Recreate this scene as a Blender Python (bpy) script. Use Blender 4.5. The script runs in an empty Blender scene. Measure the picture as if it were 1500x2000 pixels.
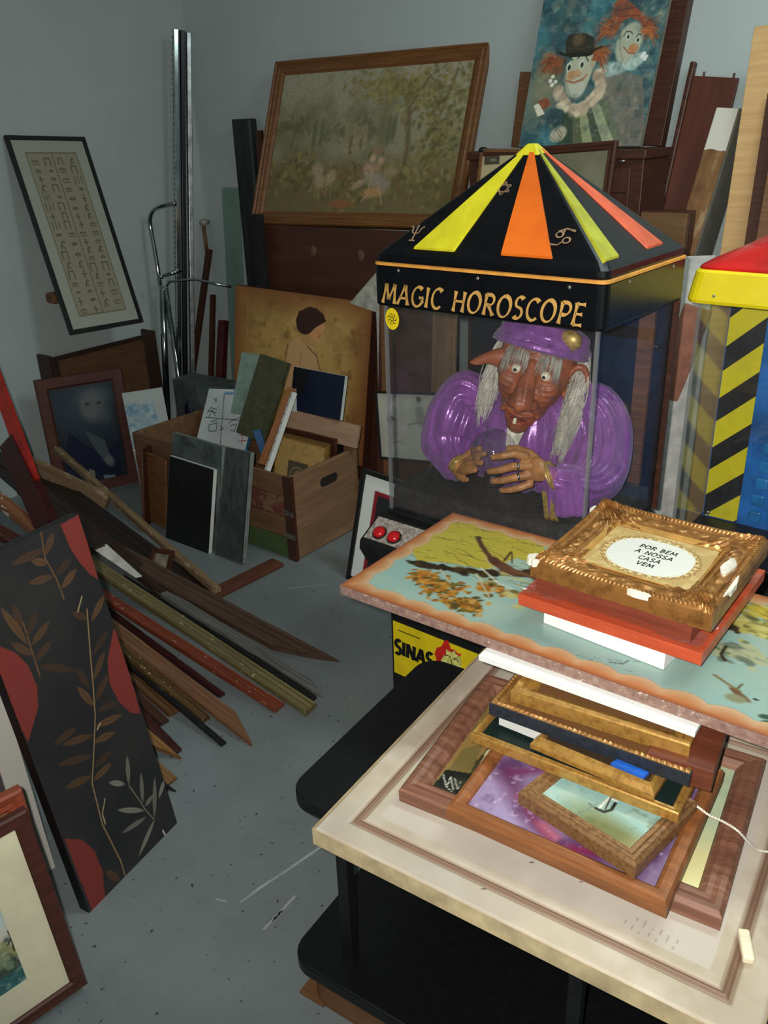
import bpy, bmesh, math, random
import numpy as np
from mathutils import Matrix, Vector, noise
R_ = math.radians
# ------------------------------------------------------------------ camera, world, light
scn = bpy.context.scene
C = bpy.data.collections.new('place'); scn.collection.children.link(C)
cam_d = bpy.data.cameras.new('camera'); cam = bpy.data.objects.new('camera', cam_d); C.objects.link(cam)
cam_d.sensor_fit = 'VERTICAL'; cam_d.sensor_height = 36.0; cam_d.sensor_width = 27.0
cam_d.lens = 1664 / 2000 * 36.0; cam_d.clip_start = 0.02
cam.matrix_world = Matrix(((0.806388, -0.221656, 0.548277, 0.000000), (0.590623, 0.348971, -0.727588, 0.000000), (-0.030059, 0.910543, 0.412321, 1.600000), (0.000000, 0.000000, 0.000000, 1.000000)))
scn.camera = cam
scn.view_settings.view_transform = 'Standard'; scn.view_settings.look = 'None'
scn.view_settings.exposure = 0.0; scn.view_settings.gamma = 1.0; scn.view_settings.use_curve_mapping = False
wd = bpy.data.worlds.new('world'); scn.world = wd; wd.use_nodes = True
bg = wd.node_tree.nodes['Background']; bg.inputs[0].default_value = (0.62, 0.80, 0.82, 1); bg.inputs[1].default_value = 0.14
# the phone's flash, beside its lens, its cone turned a little up and right
fl = bpy.data.lights.new('phone_flash', 'SPOT'); fl.energy = 150; fl.color = (1.0, 0.985, 0.94)
fl.spot_size = R_(160); fl.spot_blend = 1.0; fl.shadow_soft_size = 0.012
flo = bpy.data.objects.new('phone_flash', fl); C.objects.link(flo)
Mc = cam.matrix_world
flo.location = Mc @ Vector((-0.045, 0.03, 0.01))
aim = Vector((-1.1622, 3.0000, 1.3615)) - flo.location
flo.rotation_euler = aim.to_track_quat('-Z', 'Y').to_euler()
# an added cool fill light, unseen overhead, to brighten the right of the back wall
al = bpy.data.lights.new('added_fill_light', 'AREA'); al.shape = 'RECTANGLE'; al.size = 1.6; al.size_y = 0.5; al.energy = 30; al.color = (0.8, 1.0, 0.98)
alo = bpy.data.objects.new('added_fill_light', al); C.objects.link(alo); alo.location = (0.1, 2.2, 2.95)

# ------------------------------------------------------------------ helpers
def lin(c):
    c = np.asarray(c, float) / 255.0
    return np.where(c <= 0.04045, c / 12.92, ((c + 0.055) / 1.055) ** 2.4)
def L4(c): return tuple(float(v) for v in lin(c)) + (1.0,)
def tag(o, label=None, cat=None, group=None, kind=None):
    if label: o['label'] = label; o['kind'] = 'thing'
    if cat: o['category'] = cat
    if group: o['group'] = group
    if kind: o['kind'] = kind
    return o
def thing(name, label, cat, M=None, group=None):
    o = bpy.data.objects.new(name, None); C.objects.link(o); o.empty_display_size = 0.05
    if M is not None: o.matrix_world = M
    return tag(o, label, cat, group)
class MB:
    def __init__(s): s.v = []; s.f = []; s.m = []; s.col = None
    def add(s, V, F, m=0, M=None):
        b = len(s.v)
        if M is not None: V = [tuple(M @ Vector(p)) for p in V]
        s.v += [tuple(p) for p in V]; s.f += [tuple(b + i for i in f) for f in F]; s.m += [m] * len(F)
        return s
    def box(s, lo, hi, m=0, M=None):
        (a, b, c), (d, e, f) = lo, hi
        V = [(a,b,c),(d,b,c),(d,e,c),(a,e,c),(a,b,f),(d,b,f),(d,e,f),(a,e,f)]
        return s.add(V, [(3,2,1,0),(4,5,6,7),(0,1,5,4),(1,2,6,5),(2,3,7,6),(3,0,4,7)], m, M)
    def prism(s, P, z0, z1, m=0, M=None):
        n = len(P); V = [(x, y, z0) for x, y in P] + [(x, y, z1) for x, y in P]
        F = [tuple(range(n - 1, -1, -1)), tuple(range(n, 2 * n))] + [(i, (i + 1) % n, n + (i + 1) % n, n + i) for i in range(n)]
        return s.add(V, F, m, M)
    def tube(s, P, r, seg=10, m=0, M=None, caps=True):
        P = [Vector(p) for p in P]; n = len(P)
        if not hasattr(r, '__len__'): r = [r] * n
        V = []; F = []; prev = None
        for i, p in enumerate(P):
            t = (P[min(i + 1, n - 1)] - P[max(i - 1, 0)]).normalized()
            if prev is None:
                a = Vector((0, 0, 1)) if abs(t.z) < .9 else Vector((1, 0, 0)); u = t.cross(a).normalized()
            else: u = (prev - t * prev.dot(t)).normalized()
            prev = u; w = t.cross(u)
            for k in range(seg):
                q = 2 * math.pi * k / seg; V.append(tuple(p + (u * math.cos(q) + w * math.sin(q)) * r[i]))
        for i in range(n - 1):
            for k in range(seg): F.append((i*seg+k, i*seg+(k+1)%seg, (i+1)*seg+(k+1)%seg, (i+1)*seg+k))
        if caps: F += [tuple(range(seg-1, -1, -1)), tuple((n-1)*seg+k for k in range(seg))]
        return s.add(V, F, m, M)
    def ell(s, c, r, nu=24, nv=16, m=0, M=None, Rm=None):
        V = []; F = []
        for j in range(nv + 1):
            t = math.pi * j / nv
            for i in range(nu):
                a = 2 * math.pi * i / nu
                p = Vector((r[0]*math.sin(t)*math.cos(a), r[1]*math.sin(t)*math.sin(a), r[2]*math.cos(t)))
                if Rm is not None: p = Rm @ p
                V.append((c[0]+p.x, c[1]+p.y, c[2]+p.z))
        for j in range(nv):
            for i in range(nu):
                F.append((j*nu+i, (j+1)*nu+i, (j+1)*nu+(i+1)%nu, j*nu+(i+1)%nu))
        return s.add(V, F, m, M)
    def rings(s, L, m=0, cap0=False, cap1=False, M=None, closed=True):
        """a list of equal closed loops of points joined in turn"""
        n = len(L[0]); V = [p for l in L for p in l]; F = []
        for j in range(len(L) - 1):
            for i in range(n if closed else n - 1): F.append((j*n+i, j*n+(i+1)%n, (j+1)*n+(i+1)%n, (j+1)*n+i))
        if cap0: F.append(tuple(range(n-1, -1, -1)))
        if cap1: F.append(tuple((len(L)-1)*n+i for i in range(n)))
        return s.add(V, F, m, M)
    def build(s, name, mats, parent=None, smooth=False, bevel=0, sub=0):
        me = bpy.data.meshes.new(name); me.from_pydata(s.v, [], s.f)
        if not isinstance(mats, (list, tuple)): mats = [mats]
        for m in mats: me.materials.append(m)
        me.polygons.foreach_set('material_index', s.m)
        if smooth: me.polygons.foreach_set('use_smooth', [True] * len(s.f))
        bm = bmesh.new(); bm.from_mesh(me)
        bmesh.ops.remove_doubles(bm, verts=bm.verts, dist=1e-6)
        bmesh.ops.recalc_face_normals(bm, faces=bm.faces); bm.to_mesh(me); bm.free()
        o = bpy.data.objects.new(name, me); C.objects.link(o)
        if parent is not None: o.parent = parent
        if bevel:
            b = o.modifiers.new('b', 'BEVEL'); b.width = bevel; b.segments = 2; b.limit_method = 'ANGLE'; b.angle_limit = R_(40)
        if sub:
            b = o.modifiers.new('s', 'SUBSURF'); b.levels = sub; b.render_levels = sub
        return o
# ------------------------------------------------------------------ materials
def newmat(name):
    m = bpy.data.materials.new(name); m.use_nodes = True
    nt = m.node_tree; return m, nt, nt.nodes['Principled BSDF']
def texco(nt, scale=(1,1,1), src='Object'):
    t = nt.nodes.new('ShaderNodeTexCoord'); mp = nt.nodes.new('ShaderNodeMapping')
    mp.inputs['Scale'].default_value = scale; nt.links.new(t.outputs[src], mp.inputs[0]); return mp.outputs[0]
def ntex(nt, vec, scale, det=4, rough=.6):
    n = nt.nodes.new('ShaderNodeTexNoise'); n.inputs['Scale'].default_value = scale; n.inputs['Detail'].default_value = det
    n.inputs['Roughness'].default_value = rough
    if vec is not None: nt.links.new(vec, n.inputs['Vector'])
    return n.outputs['Fac']
def ramp(nt, fac, stops):
    r = nt.nodes.new('ShaderNodeValToRGB'); els = r.color_ramp.elements
    while len(els) < len(stops): els.new(.5)
    for e_, (p, c) in zip(els, stops): e_.position = p; e_.color = c
    nt.links.new(fac, r.inputs[0]); return r.outputs[0]
def mixc(nt, fac, a, b):
    m = nt.nodes.new('ShaderNodeMix'); m.data_type = 'RGBA'
    for s_, v in ((m.inputs[0], fac), (m.inputs[6], a), (m.inputs[7], b)):
        if hasattr(v, 'links') or hasattr(v, 'is_output'): nt.links.new(v, s_)
        else: s_.default_value = v
    return m.outputs[2]
def addbump(nt, b, fac, strength=.3, dist=.002):
    k = nt.nodes.new('ShaderNodeBump'); k.inputs['Strength'].default_value = strength; k.inputs['Distance'].default_value = dist
    nt.links.new(fac, k.inputs['Height']); nt.links.new(k.outputs[0], b.inputs['Normal'])
def obs(c, g): return tuple(255 * (1.055 * min(.92, v * g) ** (1 / 2.4) - .055) for v in lin(c))
def shade(c, f): return tuple(max(0, min(255, v * f)) for v in c)
def pm(name, c, rough=.6, metal=0, var=.12, scale=18, bump=0, coat=0, sheen=0, stretch=(1,1,1), spec=.5):
    m, nt, b = newmat(name); b.inputs['Roughness'].default_value = rough; b.inputs['Metallic'].default_value = metal
    b.inputs['Coat Weight'].default_value = coat; b.inputs['Sheen Weight'].default_value = sheen
    b.inputs['Specular IOR Level'].default_value = spec
    f = ntex(nt, texco(nt, stretch), scale, 5)
    nt.links.new(ramp(nt, f, [(.3, L4(shade(c, 1 - var))), (.7, L4(shade(c, 1 + var)))]), b.inputs['Base Color'])
    if bump: addbump(nt, b, f, bump, .004)
    return m
def wood(name, c1, c2, rough=.5, scale=6, stretch=(1, 14, 14), bump=.15, chips=None, amount=.62, cs=30, coat=0):
    m, nt, b = newmat(name); b.inputs['Roughness'].default_value = rough; b.inputs['Coat Weight'].default_value = coat
    v = texco(nt, stretch); f = ntex(nt, v, scale, 6, .65)
    col = ramp(nt, f, [(.3, L4(c1)), (.52, L4(tuple((a + q) / 2 for a, q in zip(c1, c2)))), (.7, L4(c2))])
    if chips is not None:
        g = ntex(nt, texco(nt, (.6, 1, 1)), cs, 5, .7)
        g2 = ramp(nt, g, [(amount, (0,0,0,1)), (amount + .02, (1,1,1,1))]); col = mixc(nt, g2, col, L4(chips))
    nt.links.new(col, b.inputs['Base Color'])
    if bump: addbump(nt, b, f, bump, .002)
    return m
def gold(name, c=(196,146,66), dark=(92,58,22), rough=.38, metal=.55, scale=40, bump=.25):
    m, nt, b = newmat(name); b.inputs['Roughness'].default_value = rough; b.inputs['Metallic'].default_value = metal
    f = ntex(nt, texco(nt), scale, 6, .7)
    nt.links.new(ramp(nt, f, [(.32, L4(dark)), (.55, L4(c))]), b.inputs['Base Color']); addbump(nt, b, f, bump, .002)
    return m
def paint_mat(name, rough=.5, coat=0, bump=0, spec=.5):
    m, nt, b = newmat(name); a = nt.nodes.new('ShaderNodeVertexColor'); a.layer_name = 'paint'
    nt.links.new(a.outputs[0], b.inputs['Base Color']); b.inputs['Roughness'].default_value = rough
    b.inputs['Coat Weight'].default_value = coat; b.inputs['Specular IOR Level'].default_value = spec
    if bump: addbump(nt, b, ntex(nt, texco(nt), 180, 3), bump, .001)
    return m
def pane_mat(name, tint=(1,1,1), ior=1.5, haze=0.0, rough=.02, dirt=0.0):
    """thin clear sheet: lets light through, mirrors more at a slant, with a little dust"""
    m, nt, b = newmat(name); nt.nodes.remove(b); out = nt.nodes['Material Output']
    tr = nt.nodes.new('ShaderNodeBsdfTransparent'); tr.inputs[0].default_value = tuple(tint) + (1,)
    gl = nt.nodes.new('ShaderNodeBsdfGlossy'); gl.inputs['Roughness'].default_value = rough
    fr = nt.nodes.new('ShaderNodeFresnel'); ge = nt.nodes.new('ShaderNodeNewGeometry'); io = nt.nodes.new('ShaderNodeMapRange')
    io.inputs[3].default_value = ior; io.inputs[4].default_value = 1/ior      # the sheet's far side mirrors like its near side
    nt.links.new(ge.outputs['Backfacing'], io.inputs[0]); nt.links.new(io.outputs[0], fr.inputs[0])
    mx = nt.nodes.new('ShaderNodeMixShader'); nt.links.new(fr.outputs[0], mx.inputs[0]); nt.links.new(tr.outputs[0], mx.inputs[1]); nt.links.new(gl.outputs[0], mx.inputs[2])
    df = nt.nodes.new('ShaderNodeBsdfDiffuse'); df.inputs[0].default_value = (.6,.6,.6,1)
    m2 = nt.nodes.new('ShaderNodeMixShader'); nt.links.new(mx.outputs[0], m2.inputs[1]); nt.links.new(df.outputs[0], m2.inputs[2])
    if dirt:
        f = ntex(nt, texco(nt), 9, 6, .75)
        mr = nt.nodes.new('ShaderNodeMapRange'); mr.inputs[1].default_value = .45; mr.inputs[2].default_value = .8
        mr.inputs[3].default_value = haze; mr.inputs[4].default_value = haze + dirt; nt.links.new(f, mr.inputs[0]); nt.links.new(mr.outputs[0], m2.inputs[0])
    else: m2.inputs[0].default_value = haze
    nt.links.new(m2.outputs[0], out.inputs[0]); return m
# ------------------------------------------------------------------ pictures painted point by point on a fine mesh
_rng = np.random.RandomState(7)
def vnoise(x, y, seed):
    r = np.random.RandomState(seed).rand(64, 64); xi = np.floor(x).astype(int); yi = np.floor(y).astype(int)
    fx = x - xi; fy = y - yi; fx = fx*fx*(3-2*fx); fy = fy*fy*(3-2*fy)
    g = lambda a, b: r[a % 64, b % 64]
    return (g(xi,yi)*(1-fx)+g(xi+1,yi)*fx)*(1-fy)+(g(xi,yi+1)*(1-fx)+g(xi+1,yi+1)*fx)*fy
class Art:
    """a picture surface w by h metres whose lower left corner lies at (x0, y0) of its frame; colours are 0..255"""
    def __init__(s, w, h, x0=0, y0=0, res=220, base=(200,200,200), gain=1.0):
        s.w, s.h, s.x0, s.y0, s.gain = w, h, x0, y0, gain; s.nx = max(8, int(res * w / max(w, h))); s.ny = max(8, int(res * h / max(w, h)))
        X, Y = np.meshgrid(np.linspace(x0, x0 + w, s.nx), np.linspace(y0, y0 + h, s.ny)); s.x, s.y = X, Y
        s.c = np.zeros(X.shape + (3,)) + np.array(base, float)
    def n(s, sc, seed=1, oct=4, sx=1, sy=1):
        t = 0; amp = .5; tot = 0
        for k in range(oct):
            t = t + amp * vnoise((s.x+3)*sc*sx*2**k + 11, (s.y+3)*sc*sy*2**k + 5, seed + k); tot += amp; amp *= .55
        return t / tot
    def put(s, m, col):
        m = np.clip(m, 0, 1)[..., None]; s.c = s.c * (1 - m) + np.array(col, float) * m; return s
    def mottle(s, sc, seed, col, lo=.45, hi=.7, a=1, **k):
        return s.put(a * np.clip((s.n(sc, seed, **k) - lo) / (hi - lo), 0, 1), col)
    def ell(s, cx, cy, rx, ry, col, rot=0, soft=.15, a=1, half=None):
        q = math.radians(rot); dx = s.x - cx; dy = s.y - cy
        u = (dx*math.cos(q)+dy*math.sin(q))/rx; v = (-dx*math.sin(q)+dy*math.cos(q))/ry
        d = np.sqrt(u*u+v*v); m = np.clip((1 - d) / soft + .5, 0, 1)
        if half == 'up': m = m * (v > 0)
        if half == 'down': m = m * (v < 0)
        return s.put(m * a, col)
    def poly(s, P, col, a=1):
        ins = np.zeros(s.x.shape, bool); n = len(P)
        for i in range(n):
            x1, y1 = P[i]; x2, y2 = P[(i+1) % n]
            if y1 == y2: continue
            c = ((y1 > s.y) != (y2 > s.y)) & (s.x < (x2-x1)*(s.y-y1)/(y2-y1)+x1); ins ^= c
        return s.put(ins * float(a), col)
    def line(s, P, wd, col, a=1, soft=.4):
        d = np.full(s.x.shape, 9.0)
        for (x1, y1), (x2, y2) in zip(P[:-1], P[1:]):
            L = (x2-x1)**2+(y2-y1)**2+1e-9; t = np.clip(((s.x-x1)*(x2-x1)+(s.y-y1)*(y2-y1))/L, 0, 1)
            d = np.minimum(d, np.hypot(s.x-x1-t*(x2-x1), s.y-y1-t*(y2-y1)))
        return s.put(np.clip((wd/2 - d)/(wd*soft) + .5, 0, 1)*a, col)
    def leaf(s, x, y, L, wd, ang, col, a=1):
        q = math.radians(ang); dx = s.x-x; dy = s.y-y; u = (dx*math.cos(q)+dy*math.sin(q))/L; v = (-dx*math.sin(q)+dy*math.cos(q))
        hw = wd*.5*np.maximum(0,np.sin(np.pi*np.clip(u,0,1)))**.8; ok = (u > 0) & (u < 1)
        m = np.clip((hw-np.abs(v))/(wd*.18)+.3, 0, 1)*ok
        return s.put(m*a*(.55+.45*np.clip(np.abs(v)/(hw+1e-6),0,1)), col)
    def rect(s, x0, y0, x1, y1, col, a=1): return s.put(((s.x>=x0)&(s.x<=x1)&(s.y>=y0)&(s.y<=y1))*float(a), col)
    def mesh(s, name, mats, parent, thick=0, z=0.0, side=1, wave=None):
        x0, y0 = s.x0, s.y0; V = np.stack([s.x, s.y, np.zeros_like(s.x)+z], -1)
        if wave is not None: V[..., 2] += wave(s.x, s.y)
        V = V.reshape(-1, 3); nx, ny = s.nx, s.ny
        idx = np.arange(nx*ny).reshape(ny, nx)
        F = np.stack([idx[:-1,:-1], idx[:-1,1:], idx[1:,1:], idx[1:,:-1]], -1).reshape(-1, 4)
        nf = len(F); Vl = V.tolist(); Fl = F.tolist()
        if thick:
            w, h = s.w, s.h; b = len(Vl); e_ = 0.0004
            Vl += [(x0-e_,y0-e_,z-1e-4),(x0+w+e_,y0-e_,z-1e-4),(x0+w+e_,y0+h+e_,z-1e-4),(x0-e_,y0+h+e_,z-1e-4)]
            Vl += [(x0-e_,y0-e_,z-thick),(x0+w+e_,y0-e_,z-thick),(x0+w+e_,y0+h+e_,z-thick),(x0-e_,y0+h+e_,z-thick)]
            Fl += [[b,b+4,b+5,b+1],[b+1,b+5,b+6,b+2],[b+2,b+6,b+7,b+3],[b+3,b+7,b+4,b],[b+7,b+6,b+5,b+4]]
        me = bpy.data.meshes.new(name); me.from_pydata(Vl, [], Fl)
        for m in (mats if isinstance(mats, (list, tuple)) else [mats]): me.materials.append(m)
        mi = np.zeros(len(Fl), int); mi[nf:] = side if isinstance(mats, (list, tuple)) and len(mats) > 1 else 0
        me.polygons.foreach_set('material_index', mi)
        ca = me.color_attributes.new('paint', 'FLOAT_COLOR', 'POINT'); cc = np.ones((len(Vl), 4)); cc[:, :3] = .3
        cc[:nx*ny, :3] = np.clip(lin(np.clip(s.c, 0, 255).reshape(-1, 3)) * s.gain, 0, .92); ca.data.foreach_set('color', cc.ravel())
        o = bpy.data.objects.new(name, me); C.objects.link(o)
        if parent is not None: o.parent = parent
        return o
# ------------------------------------------------------------------ fitted places of the flat things: origin, yaw, lean, roll, width, height
POSE = {
 'tapestry': (-3.0629, 3.0704, 1.1966, 0.0722, 0.3921, 0.0072, 1.1158, 0.7562),
 'nude': (-3.1010, 2.8600, 0.2000, -0.0096, 0.1432, -0.0153, 0.8386, 0.7288),
 'hiero': (-3.4541, 2.2645, 0.7805, 1.5750, 0.3324, -0.0474, 0.4058, 0.8837),
 'portrait': (-3.5327, 2.0868, -0.0000, 1.2219, 0.1223, -0.0157, 0.4079, 0.5821),
 'leaf': (-1.3921, 0.6919, -0.0000, 1.7259, 0.1966, -0.0248, 0.3029, 0.8516),
 'water': (-1.3249, 0.0837, -0.0000, 1.3772, 0.1192, 0.0346, 0.5000, 0.4446),
 'clown': (-1.7013, 3.2000, 1.5120, -0.0253, 0.2875, -0.0077, 0.4908, 0.7500),
 'blackcanvas': (-2.7705, 2.0944, -0.0000, -0.0163, 0.2119, -0.0178, 0.2738, 0.3650),
 'wrapped_a': (-2.7895, 2.1450, -0.0000, -0.0671, 0.1759, 0.0052, 0.3220, 0.4480),
 'wrapped_b': (-2.4700, 2.1013, -0.0000, -0.0661, 0.2666, 0.0509, 0.1684, 0.4528),
 'abstract': (-2.9878, 2.5007, 0.2496, 0.0332, 0.6098, 0.1143, 0.3069, 0.2917),
 'navy': (-2.4534, 2.6000, 0.4968, -0.0017, 0.2520, -0.0126, 0.2819, 0.1826),
 'slab': (-0.7603, 0.7809, 0.5350, 0.0508, 1.5707, -0.0000, 1.0000, 0.6400),
 'F1': (-0.6763, 0.9125, 0.5680, 0.1133, 1.5175, -0.0211, 0.5307, 0.3570),
 'F2': (-0.5694, 0.8947, 0.6000, 0.0506, 1.5045, -0.0133, 0.3576, 0.3000),
 'F3': (-0.4743, 0.9616, 0.6300, -0.1891, 1.5708, 0.0000, 0.2132, 0.1778),
 'F4': (-0.5967, 1.0173, 0.6500, 0.0375, 1.5708, 0.0000, 0.3540, 0.2500),
 'F6': (-0.5816, 1.0527, 0.7000, 0.0446, 1.5708, 0.0000, 0.3385, 0.2500),
 'F7': (-0.5502, 1.0702, 0.7270, 0.0865, 1.5708, 0.0000, 0.2947, 0.2500),
 'foam': (-0.6347, 1.1066, 0.7430, 0.0097, 1.5708, 0.0000, 0.3792, 0.3500),
 'board': (-0.9749, 1.1402, 0.7650, -0.0119, 1.5704, -0.0000, 1.1000, 0.4174),
 'red_low': (-0.6160, 1.2131, 0.8230, -0.0341, 1.5541, -0.0010, 0.3326, 0.3298),
 'red_up': (-0.5926, 1.2354, 0.8560, -0.0625, 1.5708, -0.0000, 0.2846, 0.3000),
 'ornate': (-0.6008, 1.2247, 0.8900, -0.0244, 1.5244, -0.0106, 0.3222, 0.2893),
 'whitebox': (-0.5731, 1.2325, 0.8000, -0.1038, 1.5708, -0.0000, 0.2320, 0.2000),
 'tile': (-0.5436, 1.3550, 0.8700, -0.0504, 1.5399, -0.0025, 0.1745, 0.1278),
 'slim': (-0.4943, 1.0376, 0.6720, -0.0150, 1.5708, -0.0000, 0.2109, 0.2000),
 'block': (-0.3135, 1.0711, 0.7050, 0.1267, 1.5708, 0.0000, 0.1000, 0.2000),
 'book': (-0.5652, 1.0594, 0.6720, 0.0000, 1.5708, 0.0000, 0.0900, 0.1600),
 'sketch': (-1.9733, 2.6000, 0.3622, -0.0058, 0.0992, 0.1219, 0.4150, 0.2761),
 'lowframe_a': (-1.8828, 2.2359, 0.0000, -0.0000, 0.2107, -0.0701, 0.2500, 0.4466),
 'lowframe_b': (-1.8308, 2.2600, 0.0000, -0.0000, 0.2107, -0.0752, 0.2500, 0.3555),
 'bluedraw': (-3.3000, 2.3920, 0.2558, 0.9645, 0.1744, 0.0341, 0.1699, 0.2178),
 'mirror': (-1.5634, 2.9500, 1.1304, -0.0660, 0.2756, 0.0601, 0.3384, 0.4000),
 'oldphoto': (-1.8116, 3.0500, 1.3153, -0.0049, 0.1948, -0.0158, 0.2252, 0.2000),
 'cream': (-1.5600, 0.3267, 0.0000, 1.6057, 0.1395, -0.0336, 0.4000, 0.6200),
 'redf': (-1.3600, 0.0830, 0.0000, 1.3962, 0.1396, -0.0147, 0.5000, 0.4762),
}
YB, XL = 3.44, -3.77
def pmat(p, dz=0):
    ox, oy, oz, yaw, lean, roll = p[:6]
    B = Matrix(((1,0,0),(0,math.sin(lean),-math.cos(lean)),(0,math.cos(lean),math.sin(lean))))
    M3 = Matrix.Rotation(yaw, 3, 'Z') @ B @ Matrix.Rotation(roll, 3, 'Z')
    return Matrix.Translation((ox, oy, oz + dz)) @ M3.to_4x4()
def frame_mesh(w, h, prof, m=0, mb=None, x0=0, y0=0):
    """mitred frame: prof = [(inset, height)...] from the back outer edge over the face to the rebate"""
    mb = mb or MB()
    L = [[(x0+d,y0+d,z),(x0+w-d,y0+d,z),(x0+w-d,y0+h-d,z),(x0+d,y0+h-d,z)] for d, z in prof]
    mb.rings(L + [L[0]], m); return mb
def rect_loop(w, h, d, nL, nS):
    P = []
    for (xa, ya), (xb, yb), n in (((d,d),(w-d,d),nL),((w-d,d),(w-d,h-d),nS),((w-d,h-d),(d,h-d),nL),((d,h-d),(d,d),nS)):
        for i in range(n): t = i/n; P.append((xa+(xb-xa)*t, ya+(yb-ya)*t))
    return P
def picture(name, label, cat, key, prof, fm, art, pm_, group=None, mat=None, dz=0, back=True, wh=None, glass=None, M=None):
    """a framed picture: frame, picture, optional mat board and glass.  art(w,h) paints the seen opening"""
    p = POSE[key] if key else None; w, h = wh or (p[6], p[7])
    t = thing(name, label, cat, M if M is not None else pmat(p, dz), group)
    frame_mesh(w, h, prof).build('frame', fm, t)
    rb = prof[-1][0]; zr = prof[-1][1] + .001
    iw, ih = w-2*rb, h-2*rb
    if mat:
        mw, mm = mat; frame_mesh(iw, ih, [(0, zr), (0, zr+.002), (mw, zr+.002), (mw, zr)], x0=rb, y0=rb).build('mat_board', mm, t)
        art(iw-2*mw, ih-2*mw, rb+mw, rb+mw).mesh('picture', pm_, t, z=zr)
    else: art(iw, ih, rb, rb).mesh('picture', pm_, t, z=zr)
    if back: MB().box((rb, rb, zr-.005), (w-rb, h-rb, zr-.001)).build('backing', MT['cardboard'], t)
    if glass: MB().box((rb, rb, zr+.003), (w-rb, h-rb, zr+.005)).build('glass', glass, t)
    return t
# ------------------------------------------------------------------ lettering drawn with a broad pen
def arc(cx, cy, rx, ry, a0, a1, n=14): return [(cx+rx*math.cos(R_(a0+(a1-a0)*i/n)), cy+ry*math.sin(R_(a0+(a1-a0)*i/n))) for i in range(n+1)]
GL = {'M': (.95, [[(.05,0),(.17,1)],[(.17,1),(.45,.22)],[(.45,.22),(.78,1)],[(.78,1),(.9,0)]]),
 'A': (.78, [[(.0,0),(.42,1)],[(.42,1),(.72,0)],[(.16,.34),(.62,.34)]]),
 'G': (.78, [arc(.42,.5,.38,.5,50,330), [(.76,.24),(.76,.46)], [(.52,.46),(.8,.46)]]),
 'I': (.26, [[(.12,0),(.12,1)]]),
 'C': (.68, [arc(.4,.5,.36,.5,48,312)]),
 'H': (.8, [[(.1,0),(.1,1)],[(.68,0),(.68,1)],[(.1,.52),(.68,.52)]]),
 'O': (.82, [arc(.4,.5,.37,.5,90,450,24)]),
 'R': (.7, [[(.1,0),(.1,1)], [(.1,.98)]+arc(.34,.74,.26,.25,90,-90)+[(.1,.49)], [(.3,.49),(.66,0)]]),
 'S': (.58, [arc(.3,.74,.23,.26,40,230)+arc(.27,.25,.24,.26,70,-140)[0:]]),
 'P': (.62, [[(.1,0),(.1,1)], [(.1,.98)]+arc(.32,.71,.27,.28,90,-90)+[(.1,.43)]]),
 'E': (.58, [[(.1,0),(.1,1)],[(.1,.97),(.55,.97)],[(.1,.52),(.48,.52)],[(.1,.03),(.57,.03)]]),
 'B': (.64, [[(.1,0),(.1,1)], [(.1,.98)]+arc(.3,.75,.22,.23,90,-90)+[(.1,.52)], [(.1,.52)]+arc(.32,.27,.27,.25,90,-90)+[(.1,.02)]]),
 'N': (.8, [[(.1,0),(.12,1)],[(.12,1),(.68,0)],[(.68,0),(.7,1)]]),
 'V': (.74, [[(.04,1),(.36,0)],[(.36,0),(.72,1)]]), ' ': (.42, [])}
def ribbon(mb, P, wd, z0, z1, fn, flare=0, pen=35, con=.5):
    """a flat stroke of pen width wd mapped through fn(x,y,z)"""
    n = len(P)
    if n == 2: P = [(P[0][0]+(P[1][0]-P[0][0])*i/8, P[0][1]+(P[1][1]-P[0][1])*i/8) for i in range(9)]; n = 9
    A = []; B = []
    for i in range(n):
        a = P[max(i-1,0)]; b = P[min(i+1,n-1)]; dx, dy = b[0]-a[0], b[1]-a[1]; L = math.hypot(dx,dy) or 1
        k = wd*(1-con+con*abs(math.sin(math.atan2(dy,dx)-R_(pen))))*(1+flare*(abs(2*i/(n-1)-1)**2-.3))/2
        A.append((P[i][0]-dy/L*k, P[i][1]+dx/L*k)); B.append((P[i][0]+dy/L*k, P[i][1]-dx/L*k))
    V = [fn(*q, z1) for q in A]+[fn(*q, z1) for q in B]+[fn(*q, z0) for q in A]+[fn(*q, z0) for q in B]
    F = []
    for i in range(n-1):
        F += [(i,i+1,n+i+1,n+i),(2*n+i,3*n+i,3*n+i+1,2*n+i+1),(i,2*n+i,2*n+i+1,i+1),(n+i,n+i+1,3*n+i+1,3*n+i)]
    F += [(0,n,3*n,2*n),(n-1,3*n-1,4*n-1,2*n-1)[::-1]]
    mb.add(V, F)
def write(mb, txt, x, y, H, wd, fn, slant=.0, gap=.1, sx=1, z0=0, z1=.001, flare=.5, con=.5, jit=0):
    rr = random.Random(3)
    for ch in txt:
        w, st = GL[ch]; jy = rr.uniform(-jit, jit)
        for s_ in st: ribbon(mb, [(x+(px+slant*py)*H*sx, y+(py+jy)*H) for px, py in s_], wd*H, z0, z1, fn, flare, con=con)
        x += (w+gap)*H*sx
    return x
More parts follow.
